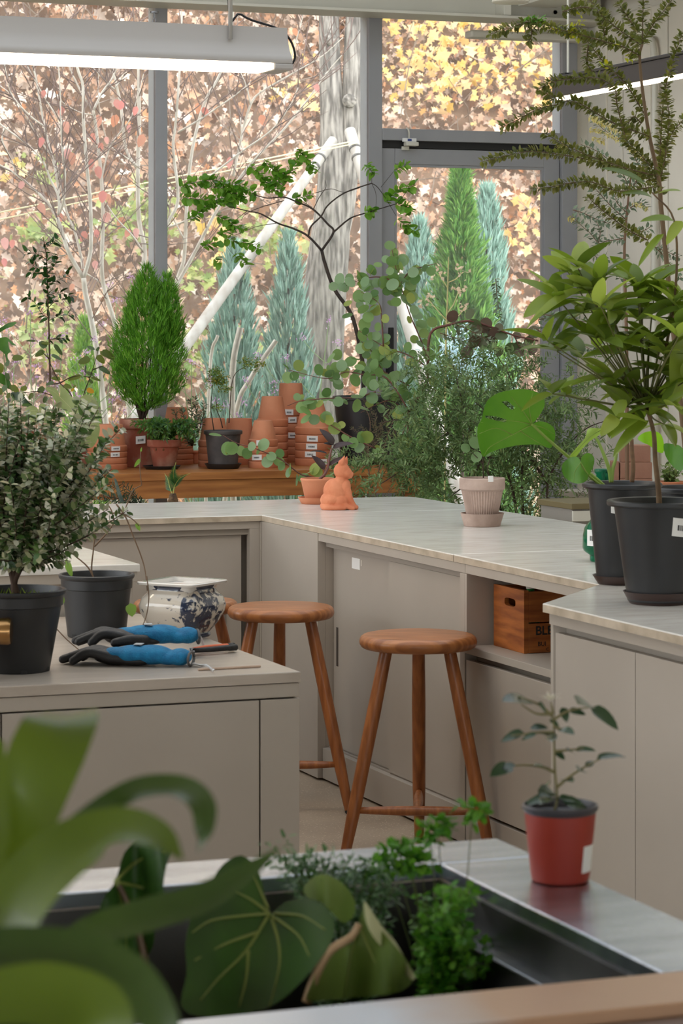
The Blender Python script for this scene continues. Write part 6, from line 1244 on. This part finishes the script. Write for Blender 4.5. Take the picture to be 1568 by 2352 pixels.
# ---------------------------------------------------------------- small palms standing on the floor behind the back worktop
ps = PD(398, 1500, 10.55); ps.z = 0
sag = round_pot('sago_palm', 'small sago palm poking up behind the back worktop', ps, .12, .09, .2, plastic, .02, cat='plant', fill=.03)
ctr = PD(397, 1140, 10.55); MB().tube([Vector((ps.x, ps.y, .16)), ctr+Vector((0, 0, -.02)), ctr+Vector((0, 0, .012))], [.03, .022, .012], 10).build('trunk', mat('sago_trunk', srgb(110, 84, 56), .9, col2=srgb(60, 44, 32), scale=60, bump=.8), sag, smooth=True)
SF = [[ctr, PD(400, 1110, 10.55), PD(398, 1085, 10.5), PD(404, 1062, 10.48)], [ctr, PD(402, 1115, 10.55), PD(414, 1098, 10.52), PD(437, 1087, 10.5)], [ctr, PD(390, 1120, 10.6), PD(385, 1100, 10.62), PD(378, 1088, 10.64)]]
stems(SF, .002, .001, mat('sago_rachis', srgb(150, 150, 70), .5), sag); sgm = leafmat('sago_leaf', [srgb(46, 90, 40), srgb(70, 120, 50), srgb(36, 70, 44)], .35, .2)
for ln in SF:
    O, X, Z, S = [], [], [], []
    pts = along(ln, .0028, .1, R0)
    for i, (q_, t_) in enumerate(pts):
        f = i/len(pts)
        if f < .25: continue
        for sg in (-1, 1): O.append(q_); X.append(nrm(t_*.7+RT*sg*.8)); Z.append(-FW); S.append(.032*math.sin(math.pi*min(1, f*.8+.25)))
    stuff(cloud('frond', *BLADE, O, X, Z, np.array([[a_, .0019] for a_ in S]), sgm, sag))
pd_ = PD(330, 1500, 10.5); pd_.z = 0; drk = round_pot('dark_fern', 'dark fern fronds rising just above the back worktop at left', pd_, .12, .09, .2, plastic, .02, cat='plant')
DF = [[Vector((pd_.x, pd_.y, .17)), PD(335, 1200, 10.5), PD(300+dx, 1130+dy, 10.5+dd)] for dx, dy, dd in ((-90, 0, 0), (-60, -25, .05), (-40, 10, -.05), (-110, 10, .04), (-20, -20, 0), (0, 5, .03))]
stems(DF, .002, .001, bark, drk); stuff_leaves(leafy(DF, .006, .028, R0, 2, 1, start=.75), leafmat('dark_fern_leaf', [srgb(44, 66, 44), srgb(70, 92, 64), srgb(36, 52, 40)], .5, .2), drk, .3)
stp = [PD(*q_, 10.45) for q_ in ((345, 1160), (338, 1120), (330, 1085))]; outline_leaf([(262, 1100), (268, 1103), (275, 1125), (284, 1150), (276, 1152), (268, 1130)], 10.4, mat('banded_leaf', srgb(60, 74, 66), .4, col2=srgb(110, 124, 112), scale=40, sub=.15), drk, step=6)
# ---------------------------------------------------------------- variegated shrub and twig plant on the low cabinet
var, p, s, H = LA; Dn = DEP(p); VR = random.Random(19); top = p+Vector((0, 0, H-.03))
def PN(u, v, d=0): return PD(u, v, Dn+d)
VB_ = []
ends = [(VR.gauss(105, 105), VR.uniform(910, 1290), VR.gauss(0, .10)) for _ in range(190)]
ends = [(u, v, d) for u, v, d in ends if u < 300 and (v > 960 or u < 240) and not (v > 1200 and u > 190)]
fork = [PN(30, 1300), PN(55, 1290), PN(15, 1280)]
vb = mat('shrub_bark', srgb(66, 48, 36), .85)
stems([[top+Vector((.0, 0, 0)), PN(32, 1340), fk] for fk in fork], .010, .006, vb, var, 'trunk')
for i, (u, v, d) in enumerate(ends):
    f = fork[i % 3]; e = PN(u, v, d); VB_.append([f, f.lerp(e, .5)+Vector((0, 0, -.01))+RT*VR.gauss(0, .01), e])
stems(VB_, .003, .0009, vb, var, 'branches', 4)
lv = leafy(VB_, .0085, .0215, VR, 3, 1, fwd=.4, start=.05)
vm = leafmat('variegated_leaf', [srgb(62, 96, 44), srgb(92, 124, 64), srgb(50, 80, 42), srgb(120, 140, 84), srgb(226, 218, 186), srgb(66, 100, 50), srgb(236, 232, 212), srgb(76, 106, 56)], .3, .3)
stuff_leaves(lv, vm, var, 1.0)
ms = [(Vector((p.x+.05*math.cos(a), p.y+.05*math.sin(a), p.z+H-.026))) for a in [VR.uniform(0, 6.28) for _ in range(160)]]
stuff(cloud('moss', *BLADE, [m_+RT*VR.gauss(0, .03)+FW*VR.gauss(0, .02) for m_ in ms], rdir(160, 1), rdir(160), np.stack([rng.uniform(.012, .03, 160), np.full(160, .004)], 1), leafmat('moss', [srgb(110, 134, 40), srgb(140, 158, 60)], .8, .3), var))
twg, p, s, H = LB; Dt = DEP(p); K5 = crop(0, 880, 4.612); T5 = lambda *q, d=0: K5(*q, D=Dt, d=d)
base = p+Vector((0, 0, H-.03)); tb = mat('twig_bark', srgb(112, 88, 66), .7)
stems([[base, T5((970, 1990))[0]]+T5((990, 1750), (1010, 1550), (1030, 1380), (1080, 1280)), [base]+T5((930, 1950), (760, 1800), (690, 1700)), T5((1000, 1730), (1120, 1600), (1210, 1480), (1320, 1340), (1400, 1150), (1500, 1080)), T5((1210, 1470), (1180, 1350), (1130, 1270)), T5((1160, 1380), (1280, 1380), (1400, 1440), (1470, 1510)), T5((1230, 1280), (1330, 1420), (1410, 1620), (1500, 1850), (1540, 2010), (1560, 2200))], .0024, .0013, tb, twg)
gl1 = crop(0, 1100, 2.24); TL = leafmesh('twig_leaf', objleaf('twig_leaf', [srgb(120, 160, 60), srgb(140, 176, 80)], .4, .4), .5, .12, .15, 6)
stems([gl1((755, 500), (765, 620), (740, 740), (660, 880), (620, 960), D=Dt-.28), gl1((270, 750), (370, 850), (520, 960), (650, 1000), D=Dt-.32), gl1((740, 740), (700, 900), (640, 950), D=Dt-.3)], .0016, .001, tb, twg, 'trailing_stem')
for (x0, y0), (x1, y1), d, w in (((370, 900), (520, 970), -.32, .55), ((650, 990), (580, 945), -.32, .9), ((670, 640), (680, 710), -.1, 1), ((300, 600), (330, 640), -.3, .9), ((700, 225), (715, 265), 0, .6)):
    a0, b0 = gl1((x0, y0), D=Dt+d)[0], gl1((x1, y1), D=Dt+d)[0]; L = (b0-a0).length; inst('leaf', TL, frame(a0, b0-a0, -FW+Vector((0, 0, .4)), (L, L*w*1.6, L)), twg)
for (x0, y0), (x1, y1), d in (((1490, 730), (1500, 680), 0), ((1490, 800), (1420, 890), 0), ((1470, 1500), (1480, 1570), 0), ((700, 1860), (760, 2060), 0)):
    a0, b0 = T5((x0, y0))[0], T5((x1, y1))[0]; L = (b0-a0).length; inst('leaf', TL, frame(a0, b0-a0, -FW, (L, L*.7, L)), twg)
stems([T5((1500, 1080), (1480, 900), (1490, 730))], .0013, .001, tb, twg)
# ---------------------------------------------------------------- back right: blocks, bowl, little drawer unit
blockm = mat('clay_block', srgb(186, 140, 118), .9, col2=srgb(170, 122, 102), scale=6, bump=.15, speck=(srgb(110, 76, 62), 90, .93))
PQ = lambda x, y: (1280+x/5.444, 880+y/5.444)
Dk = 11.4; st = thing('plant_stand', 'low grey stand against the right wall carrying clay blocks and a bowl', 'stand', PD(1470, 1500, Dk)); st.location.z = 0
zt_ = PD(1460, 1128, Dk).z; c_ = PD(1470, 1128, Dk)
MB().box(c_.x-.28, c_.x+.35, c_.y-.2, c_.y+.25, zt_-.03, zt_, .003).build('top', paint, st)
for dx in (-.25, .3):
    for dy in (-.17, .2): MB().box(c_.x+dx-.02, c_.x+dx+.02, c_.y+dy-.02, c_.y+dy+.02, 0, zt_-.03).build('leg', paint, st)
px_ = Dk/FPX
for k, (x0, x1, y0, y1, lab) in enumerate(((140*0+545, 665, 1060, 1215, 'clay block with a small beige label, leftmost of the pile'), (665, 755, 850, 1062, 'narrow clay block standing behind the monstera stalks'), (760, 1180, 1065, 1215, 'pinkish clay block at the bottom of the pile of three'), (762, 1175, 872, 1062, 'pinkish clay block in the middle of the pile of three'), (775, 1155, 660, 869, 'pinkish clay block on top of the pile of three'))):
    (ua, va), (ub, vb_) = PQ(x0, y0), PQ(x1, y1); a0 = PD(ua, vb_, Dk); b0 = PD(ub, va, Dk); w = (ub-ua)*px_*.96; z0 = {0: zt_, 1: zt_, 2: zt_, 3: 0, 4: 0}[k] or a0.z
    if k == 1: z0 = zt_
    zb_ = [zt_, zt_, zt_, zt_+.0571, zt_+.1282][k]; ht_ = [.054, .132, .0565, .0705, .074][k]
    o = MB().box(-w/2, w/2, -.045, .045, 0, ht_, .003).build('clay_block', blockm); m_ = PD((ua+ub)/2, 1128, Dk); o.location = (m_.x, m_.y+(.0 if k != 1 else .0), zb_); o.rotation_euler = (0, 0, -YAW); tag(o, lab, 'block', 'hollow clay blocks on the stand')
    if k == 0: MB().box(-.03, -.005, -.0465, -.0452, .015, .04).build('label', mat('beige_label', srgb(206, 190, 160), .6), o, world=False)
(ub, vb_) = PQ(1400, 1190); m_ = PD(ub, 1128, Dk-.02); m_.z = zt_
bw = round_pot('bowl_planter', 'small leafy seedling in a shallow terracotta bowl at the right', m_, .068, .05, .045, terra, .014, cat='plant', fill=.008)
BW = [[m_+Vector((0, 0, .035)), m_+Vector((R0.gauss(0, .03), R0.gauss(0, .03), R0.uniform(.07, .12)))] for _ in range(18)]; stems(BW, .001, .0006, bark, bw); stuff_leaves(leafy(BW, .014, .024, R0, 2), leafmat('bowl_leaf', [srgb(110, 140, 70), srgb(150, 170, 100), srgb(90, 120, 60)], .5, .3), bw, 1)
du = PD(1345, 1500, 9.75); zt_ = PD(1345, 1157, 9.75).z; sd_ = thing('drawer_unit', 'small white drawer unit with an olive top beyond the worktop', 'drawers', (du.x, du.y, 0))
x0, x1 = PD(1312, 1160, 9.75), PD(1372, 1160, 9.75); 
o = MB().box(0, .34, 0, .30, zt_-.022, zt_, .002); RZ = Matrix.Translation((x0.x, x0.y, 0)) @ Matrix.Rotation(0, 4, 'Z')
def shift(m): m.v = [tuple(RZ @ Vector(q_)) for q_ in m.v]; return m
shift(o).build('top', mat('olive_top', srgb(110, 98, 66), .5), sd_)
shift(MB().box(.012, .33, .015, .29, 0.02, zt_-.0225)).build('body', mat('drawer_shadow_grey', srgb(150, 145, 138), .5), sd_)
for k in range(8): shift(MB().box(.008, .332, .004, .015, zt_-.068-k*.062, zt_-.028-k*.062, .002)).build('drawer_front', white_metal, sd_)
for k in range(2): shift(MB().box(.01+k*.29, .04+k*.29, .02, .05, 0, .02)).build('foot', black, sd_)
# ---------------------------------------------------------------- steel sink in front
ZK = .868; XK = -1.668; YK = -5.76
sk = thing('steel_sink', 'stainless steel sink counter with a deep basin full of plants in front', 'sink', (-2.6, -6.1, 0))
ox1, oy1, oy0, ox0 = XK-.135, YK-.125, -6.485, -3.0; YF0 = -6.60
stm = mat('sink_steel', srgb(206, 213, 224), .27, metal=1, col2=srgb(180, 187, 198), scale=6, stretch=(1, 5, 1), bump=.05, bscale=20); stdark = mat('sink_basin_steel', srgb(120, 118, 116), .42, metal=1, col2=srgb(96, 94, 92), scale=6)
rim = MB(); rim.box(ox0, XK, oy1, YK, ZK-.02, ZK, .002); rim.box(ox1, XK, oy0+.0005, oy1-.0005, ZK-.02, ZK, .002); rim.build('deck', stm, sk)
fm_ = mat('warm_reflection_steel', srgb(206, 213, 224), .3, metal=1, bump=.05, bscale=20); nt = fm_.node_tree; N = nt.nodes; L = nt.links      # warm reflection painted into the steel colour, tan along the right half
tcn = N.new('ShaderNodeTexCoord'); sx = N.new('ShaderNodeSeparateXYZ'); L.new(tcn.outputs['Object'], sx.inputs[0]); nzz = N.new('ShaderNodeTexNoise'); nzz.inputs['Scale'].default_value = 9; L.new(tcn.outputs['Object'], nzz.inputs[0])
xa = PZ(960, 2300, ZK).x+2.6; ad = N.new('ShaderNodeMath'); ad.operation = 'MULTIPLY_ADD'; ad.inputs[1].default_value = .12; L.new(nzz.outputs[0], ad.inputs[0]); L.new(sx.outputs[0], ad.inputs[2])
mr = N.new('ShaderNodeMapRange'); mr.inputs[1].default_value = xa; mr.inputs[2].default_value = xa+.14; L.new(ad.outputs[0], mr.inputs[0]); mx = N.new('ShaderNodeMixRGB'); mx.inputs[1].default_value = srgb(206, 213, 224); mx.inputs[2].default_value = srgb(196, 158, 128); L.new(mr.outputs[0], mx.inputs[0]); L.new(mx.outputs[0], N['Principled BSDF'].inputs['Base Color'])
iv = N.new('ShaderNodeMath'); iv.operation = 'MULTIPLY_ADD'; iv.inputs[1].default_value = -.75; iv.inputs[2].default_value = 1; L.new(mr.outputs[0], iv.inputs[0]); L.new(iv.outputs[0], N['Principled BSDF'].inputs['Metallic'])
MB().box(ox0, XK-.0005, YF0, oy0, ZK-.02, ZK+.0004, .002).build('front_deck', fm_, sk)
bz = ZK-.30
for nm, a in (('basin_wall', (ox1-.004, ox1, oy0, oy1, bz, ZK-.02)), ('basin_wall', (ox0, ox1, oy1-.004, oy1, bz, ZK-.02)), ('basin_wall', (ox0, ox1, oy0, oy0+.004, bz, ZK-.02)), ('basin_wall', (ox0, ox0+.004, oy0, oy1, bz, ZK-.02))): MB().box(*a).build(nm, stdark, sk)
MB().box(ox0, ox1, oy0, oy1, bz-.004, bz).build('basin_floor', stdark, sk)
# inner ledge for the drainer
xl = PZ(1075, 2060, ZK-.045).x
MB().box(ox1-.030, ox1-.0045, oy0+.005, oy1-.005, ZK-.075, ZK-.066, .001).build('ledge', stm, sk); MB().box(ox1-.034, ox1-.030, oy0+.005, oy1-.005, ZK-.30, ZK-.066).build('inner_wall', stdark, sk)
tan = mat('rim_strip', srgb(184, 186, 188), .32, metal=1, col2=srgb(160, 146, 130), scale=3)
MB().box(ox0, XK+.002, YF0-.04, YF0-.0005, ZK-.06, ZK-.012, .004).build('front_edge', mat('brown_edge', srgb(110, 84, 70), .5), sk)
MB().box(ox0, XK-.02, YF0+.0, oy0-.01, .1, ZK-.021).build('front_cabinet', paint, sk); MB().box(XK-.03, XK-.012, YF0, YK-.01, .1, ZK-.021).build('side_panel', stdark, sk)
for x in (ox0+.05, XK-.08):
    for y in (YF0+.05, YK-.06): MB().box(x, x+.04, y, y+.04, 0, .1).build('foot', black, sk)
# red pot with a jasmine seedling
pr_ = PZ(1286, 2022, ZK+.0); s = DEP(pr_)/FPX; Dj = DEP(pr_); Hj = CAM.z+(HY-1846)*s-ZK
redp = mat('red_plastic', srgb(158, 54, 40), .45, col2=srgb(146, 46, 34), scale=8); rt = 88*s; rb = 66*s
jas = thing('jasmine_seedling', 'small white-flowered seedling in a red plastic pot on the sink edge', 'plant', pr_)
MB().lathe([(rb-.003, 0), (rb, .002), (rb+.001, .008), (rt*.93, Hj-.012), (rt*.93, Hj-.006), (rt*.91, Hj-.008), (rb*.9, .03), (.0005, .03)], 40).build('pot', redp, jas, angle=40, world=False)
MB().lathe([(rt*.93, Hj-.010), (rt-.002, Hj-.0075), (rt, Hj-.005), (rt, Hj-.002), (rt-.002, Hj), (rt*.93, Hj), (rt*.90, Hj-.008), (rb-.004, .01), (.0005, .01)], 40).build('rim', mat('dark_grey_plastic', srgb(70, 68, 74), .4), jas, angle=40, world=False)
n = 24; r = rt*.88; MB().add([(0, 0, Hj-.012)]+[(r*math.cos(2*math.pi*i/n), r*math.sin(2*math.pi*i/n), Hj-.014) for i in range(n)], [(0, 1+i, 1+(i+1) % n) for i in range(n)]).build('soil', soil, jas, world=False)
sticker(jas, lambda z: rb+(rt*.93-rb)*z/Hj, cam_ang(pr_)+1.15, .028, Hj*.15, Hj*.5, bars=False)
cj = crop(1000, 1400, 2.76); J = lambda *q, d=0: cj(*q, D=Dj, d=d)
JS = [J((745, 1300), (770, 1200), (755, 1000), (750, 800), (740, 640)), J((750, 1030), (680, 1000), (560, 985), (430, 1000)), J((765, 1130), (850, 1060), (960, 990), (1080, 930)), J((752, 900), (850, 890), (960, 880)), J((745, 780), (640, 780), (480, 800)), J((745, 700), (850, 640), (980, 620)), J((745, 680), (650, 600), (520, 550)), J((742, 660), (640, 660), (540, 600)), J((745, 740), (800, 760), (840, 760)), J((745, 660), (730, 580))]
stems(JS, .0022, .0008, mat('jasmine_stem', srgb(124, 116, 76), .6), jas)
jm = objleaf('jasmine_leaf', [srgb(50, 74, 52), srgb(66, 92, 62), srgb(44, 64, 48)], .22, .2); JL = leafmesh('jasmine_leaf', jm, .5, .12, .2, 6)
for (x0, y0), (x1, y1), w in (((980, 620), (1130, 710), .9), ((900, 600), (990, 580), .8), ((800, 620), (830, 690), 1), ((840, 640), (930, 650), .8), ((620, 600), (490, 545), .7), ((650, 590), (700, 640), .8), ((560, 780), (440, 810), .8), ((600, 750), (680, 740), .8), ((640, 790), (560, 810), .7), ((680, 790), (740, 790), .8), ((790, 760), (850, 765), .7), ((760, 900), (800, 930), .9), ((830, 890), (880, 900), .8), ((880, 890), (980, 880), .6), ((1020, 950), (1170, 910), .5), ((900, 1020), (950, 1010), .8), ((960, 1000), (990, 960), .9), ((800, 1080), (850, 1070), .9), ((480, 990), (390, 1020), .7), ((420, 1000), (480, 985), .9), ((590, 990), (620, 980), .8), ((640, 990), (700, 985), 1.2), ((720, 1110), (660, 1120), .8), ((740, 1150), (690, 1150), .8), ((740, 1180), (575, 1220), .5), ((780, 1190), (870, 1200), .7), ((800, 1210), (950, 1250), .8), ((770, 1210), (690, 1190), .6), ((720, 700), (760, 720), .9), ((740, 840), (720, 800), .7)):
    a0, b0 = J((x0, y0), d=R0.gauss(0, .01))[0], J((x1, y1), d=R0.gauss(0, .015))[0]; L = max(.012, (b0-a0).length); inst('leaf', JL, frame(a0, b0-a0, -FW*.75+RT*R0.gauss(0, .3)+Vector((0, 0, 1)), (L*1.3, L*w*1.7, L*1.2)), jas)
PT = leafmesh('petal', mat('white_petal', srgb(238, 232, 214), .5, sub=.3), .3, .1, .4, 5)
f0 = J((725, 575))[0]
for k in range(9): a = k*.7; inst('petal', PT, frame(f0, Vector((math.cos(a), math.sin(a), .5+.4*(k % 3))), (0, 0, 1), .016), jas)
# fern in the basin
fpz = bz+.001; pf = PD(1010, 2200, 3.12); pf.z = fpz; Dfn = DEP(pf)
mf = round_pot('maidenhair_fern', 'bright green maidenhair fern growing in the sink basin', pf, .075, .055, .11, plastic, .014, cat='plant'); MR = random.Random(23); ml = []
tp = pf+Vector((0, 0, .10))
for i in range(70):
    u, v = MR.gauss(1025, 46), MR.uniform(2025, 2240); e = PD(u, v, Dfn+MR.gauss(-.02, .04)); ml.append([tp+RT*MR.gauss(0, .02), tp.lerp(e, .5)+Vector((0, 0, .05)), e])
for u, v in ((985, 1910), (1005, 1890), (1085, 1858), (900, 1955), (930, 1950), (880, 1990), (965, 1985), (940, 1975)): e = PD(u, v, Dfn); ml.append([tp, tp.lerp(e, .6)+RT*.005, e])
stems(ml, .0011, .0006, mat('maidenhair_stalk', srgb(90, 100, 50), .5), mf, n=4)
fan = leafmat('maidenhair_leaf', [srgb(66, 130, 30), srgb(92, 156, 40), srgb(120, 176, 54), srgb(50, 104, 30)], .5, .35)
arr = leafy(ml[:70], .008, .013, MR, 3, 1, fwd=.2, start=.06); stuff_leaves(arr, fan, mf, 1.2)
tips = [l[-1] for l in ml[70:]]; lt = []
for e in tips:
    for _ in range(7): d_ = nrm(RT*MR.gauss(0, 1)+Vector((0, 0, MR.gauss(-.1, .4)))+FW*MR.gauss(0, .5)); lt.append([e, e+d_*.022])
stuff_leaves(leafy(lt, .008, .013, MR, 2, 1), fan, mf, 1.2, name='young_leaves')
# silvery pteris fern behind the big leaf
pp = PD(800, 2100, 3.02); pp.z = fpz; Dp = DEP(pp); pt = round_pot('silver_fern', 'pale silvery-green fern at the back of the sink basin', pp+FW*.12, .06, .045, .1, plastic, .014, cat='plant'); sl = []
for u, v in ((640, 1960), (660, 1985), (690, 1975), (700, 2000), (730, 1985), (760, 2000), (790, 1990), (840, 2000), (870, 2010), (900, 2020), (820, 1985), (905, 2040), (860, 2035)): e = PD(u, v, Dp+.08); b0 = pp+FW*.12+Vector((0, 0, .09)); sl.append([b0, b0.lerp(e, .65)+Vector((0, 0, .04)), e])
stems(sl, .0013, .0007, mat('maidenhair_stalk', srgb(90, 100, 50), .5), pt, n=4)
sv = leafmat('silver_fern_leaf', [srgb(96, 134, 80), srgb(150, 178, 140), srgb(76, 116, 60), srgb(60, 100, 50)], .3, .3)
lt = []
for l in sl:
    for p_, t_ in along(l, .019, .2, MR, .12):
        for sg in (-1, 1): lt.append([p_, p_+nrm(t_+RT*sg*.9)*.026])
stuff_leaves(leafy(lt, .006, .013, MR, 2, .8), sv, pt, .5)
# ---------------------------------------------------------------- big heart-leaved anthurium in the basin
pan = PZ(620, 2250, fpz+.12); pan.z = fpz; Dan = 2.92
an = round_pot('heart_leaf_anthurium', 'anthurium with large dark heart-shaped leaves and pale veins in the sink', pan, .085, .06, .12, plastic, .014, cat='plant')
anm = mat('anthurium_leaf', srgb(36, 62, 22), .38, col2=srgb(56, 90, 32), scale=9, sub=.22); anv = mat('anthurium_vein', srgb(124, 134, 66), .5); anp = mat('anthurium_pale_leaf', srgb(96, 118, 50), .45, col2=srgb(120, 140, 70), scale=9, sub=.3); anw = mat('anthurium_underside', srgb(184, 184, 140), .5, sub=.2)
QA = lambda *q: [(340+x/1.8667, 1820+y/1.8667) for x, y in q]
heart = QA((520, 520), (500, 440), (470, 330), (400, 270), (320, 310), (260, 400), (190, 520), (160, 650), (165, 780), (140, 900), (180, 950), (300, 965), (420, 950), (540, 910), (640, 830), (720, 740), (780, 650), (800, 560), (760, 490), (680, 455), (590, 470))
fb = lambda u, v: .03*math.cos((u-600)/60)+.0006*(v-2100)*-.6
outline_leaf(heart, Dan, anm, an, fb, (), [QA((520, 520), (420, 680), (300, 800), (225, 890)), QA((520, 520), (400, 530), (270, 550), (190, 600)), QA((470, 600), (330, 650), (200, 720)), QA((530, 540), (560, 650), (560, 760), (520, 920)), QA((530, 530), (640, 610), (690, 700)), QA((540, 520), (660, 530), (760, 590)), QA((520, 520), (440, 460), (360, 420)), QA((430, 680), (420, 800), (390, 920)), QA((515, 500), (480, 420), (440, 330))], .0020, anv, 16)
outline_leaf(QA((900, 570), (880, 650), (800, 640), (740, 720), (700, 820), (680, 890), (760, 890), (880, 880), (1000, 870), (1090, 850), (1140, 800), (1120, 740), (1060, 660), (990, 580), (940, 500), (925, 470), (915, 520)), Dan-.03, anp, an, lambda u, v: .03*math.sin(u/30), (), [QA((905, 570), (870, 700), (840, 880)), QA((905, 570), (960, 700), (1040, 850))], .002, anv, 14)
outline_leaf(QA((925, 470), (945, 490), (1000, 570), (1060, 640), (1110, 730), (1145, 790), (1120, 800), (1060, 720), (980, 640), (935, 560)), Dan-.05, anw, an, lambda u, v: .02*math.sin(u/20), step=10)
outline_leaf(QA((670, 400), (740, 350), (820, 380), (880, 450), (885, 520), (840, 560), (790, 520), (740, 470), (680, 450)), Dan+.05, anp, an, lambda u, v: .03*math.sin(u/25), step=12)
MB().tube(smoothline([PD(*q_, Dan-.05) for q_ in QA((905, 565), (870, 620), (780, 680), (720, 780), (680, 900))]), [.004, .006], 10).build('petiole', mat('anthurium_petiole', srgb(170, 140, 104), .5), an, smooth=True)
QB = lambda *q: [(x/1.96, 1600+y/1.96) for x, y in q]
outline_leaf(QB((520, 830), (560, 700), (640, 640), (720, 650), (770, 690), (750, 760), (735, 850), (740, 920), (700, 1000), (690, 1120), (640, 1190), (560, 1180), (470, 1120), (440, 1000), (470, 900)), Dan-.02, anm, an, lambda u, v: .03*math.sin(u/22), (), [QB((520, 840), (600, 990), (660, 1180)), QB((520, 835), (640, 860), (730, 900)), QB((520, 830), (620, 740), (740, 700)), QB((530, 850), (560, 1000), (570, 1150))], .0024, anv, 14)
MB().tube(smoothline([PD(*q_, Dan-.03) for q_ in QB((520, 830), (560, 900), (620, 1050), (660, 1220), (700, 1400))]), [.003, .005], 8).build('petiole', mat('anthurium_dark_petiole', srgb(86, 66, 44), .5), an, smooth=True)
# ---------------------------------------------------------------- strap-leaved plant close to the camera
Ds = 1.62; stand_c = PD(-120, 2700, 1.75)
sl_t = thing('strap_leaf_plant', 'plant with broad arching strap leaves close in front at lower left', 'plant', Vector((stand_c.x, stand_c.y, 0)))
strm = mat('strap_leaf', srgb(82, 106, 22), .4, col2=srgb(108, 132, 36), scale=7, stretch=(1, 1, .4), sub=.35, coat=.2); strd = mat('strap_leaf_dark', srgb(50, 76, 26), .36, col2=srgb(74, 100, 42), scale=7, sub=.25, coat=.2)
def strap(pts, wpx, Dl_, m, up=(0, 0, 1), fold=.22, name='leaf'):
    """arching leaf along a centre line: (u, v, depth offset); widths in pixels"""
    P = smoothline([PD(u, v, Dl_+d) for u, v, d in pts], 6); k = len(P); vs = []
    for i, c in enumerate(P):
        t = nrm(P[min(i+1, k-1)]-P[max(i-1, 0)]); x = i/(k-1)*(len(wpx)-1); j = min(int(x), len(wpx)-2); w = (wpx[j]+(wpx[j+1]-wpx[j])*(x-j))/2/FPX*Dl_
        n_ = Vector(up)-t*Vector(up).dot(t); n_ = nrm(n_); sd = t.cross(n_)
        for f in (-1, -.5, 0, .5, 1): vs.append(c+sd*w*f+n_*(abs(f)*fold*w*1.2-.0))
    fs = [(i*5+j, i*5+j+1, i*5+j+6, i*5+j+5) for i in range(k-1) for j in range(4)]
    return MB().add(vs, fs).build(name, m, sl_t, smooth=True)
toward = -FW*.9+Vector((0, 0, .5))
strap([(-60, 2500, .05), (-30, 2250, .02), (20, 1980, 0), (90, 1780, 0), (140, 1665, .03), (160, 1640, .10)], [60, 100, 140, 165, 178, 170, 120], Ds, strm, toward, .12)
strap([(-80, 2420, 0), (60, 2130, 0), (150, 1950, 0), (290, 1835, 0), (400, 1815, 0), (462, 1850, -.02), (470, 1910, -.03), (455, 1958, -.03)], [80, 110, 110, 100, 92, 64, 44, 4], Ds, strd, (-.2, -.35, 1), .25)
strap([(-90, 2330, -.06), (20, 2120, -.06), (130, 1990, -.06), (260, 1915, -.06), (360, 1925, -.08), (420, 1975, -.1)], [140, 190, 190, 140, 80, 6], Ds-.05, strm, (-.25, -.6, 1), .2)
strap([(40, 2330, .05), (180, 2165, .05), (330, 2110, .06), (460, 2070, .07), (560, 2010, .08), (640, 1950, .09)], [60, 90, 100, 90, 60, 4], Ds+.12, strd, (-.2, -.8, 1), .2)
strap([(-120, 2200, -.1), (30, 2200, -.1), (180, 2215, -.1), (290, 2260, -.1), (360, 2340, -.1), (400, 2440, -.1)], [120, 150, 160, 140, 100, 40], Ds-.08, strd, (-.1, -.7, 1), .2)
strap([(-60, 2300, -.14), (100, 2290, -.14), (220, 2330, -.14), (260, 2440, -.14)], [120, 150, 150, 90], Ds-.1, strm, (-.1, -.9, .8), .15)
strap([(-80, 2420, -.02), (-60, 2100, -.02), (-20, 1900, 0), (0, 1700, 0)], [60, 110, 90, 20], Ds-.02, strm, toward, .15)
MB().lathe([(.09, .0), (.11, .01), (.13, .24), (.135, .25), (.12, .25), (.115, .22), (.0005, .22)], 32, Vector((stand_c.x, stand_c.y, stand_c.z-.36))).build('pot', plastic, sl_t, angle=40)
MB().tube([Vector((stand_c.x, stand_c.y, stand_c.z-.15)), PD(-110, 2600, 1.7), PD(-85, 2440, Ds)], [.03, .025, .02], 10).build('stem', strd, sl_t, smooth=True)
zz = stand_c.z-.36; sst = MB(); sst.box(stand_c.x-.16, stand_c.x+.16, stand_c.y-.16, stand_c.y+.16, zz-.02, zz)
psd = thing('plant_stool', 'small wooden stool under the strap-leaved plant, just outside the picture', 'stool', (stand_c.x, stand_c.y, 0)); sst.build('top', oakleg, psd)
for dx in (-.13, .13):
    for dy in (-.13, .13): MB().box(stand_c.x+dx-.015, stand_c.x+dx+.015, stand_c.y+dy-.015, stand_c.y+dy+.015, 0, zz-.02).build('leg', oakleg, psd)
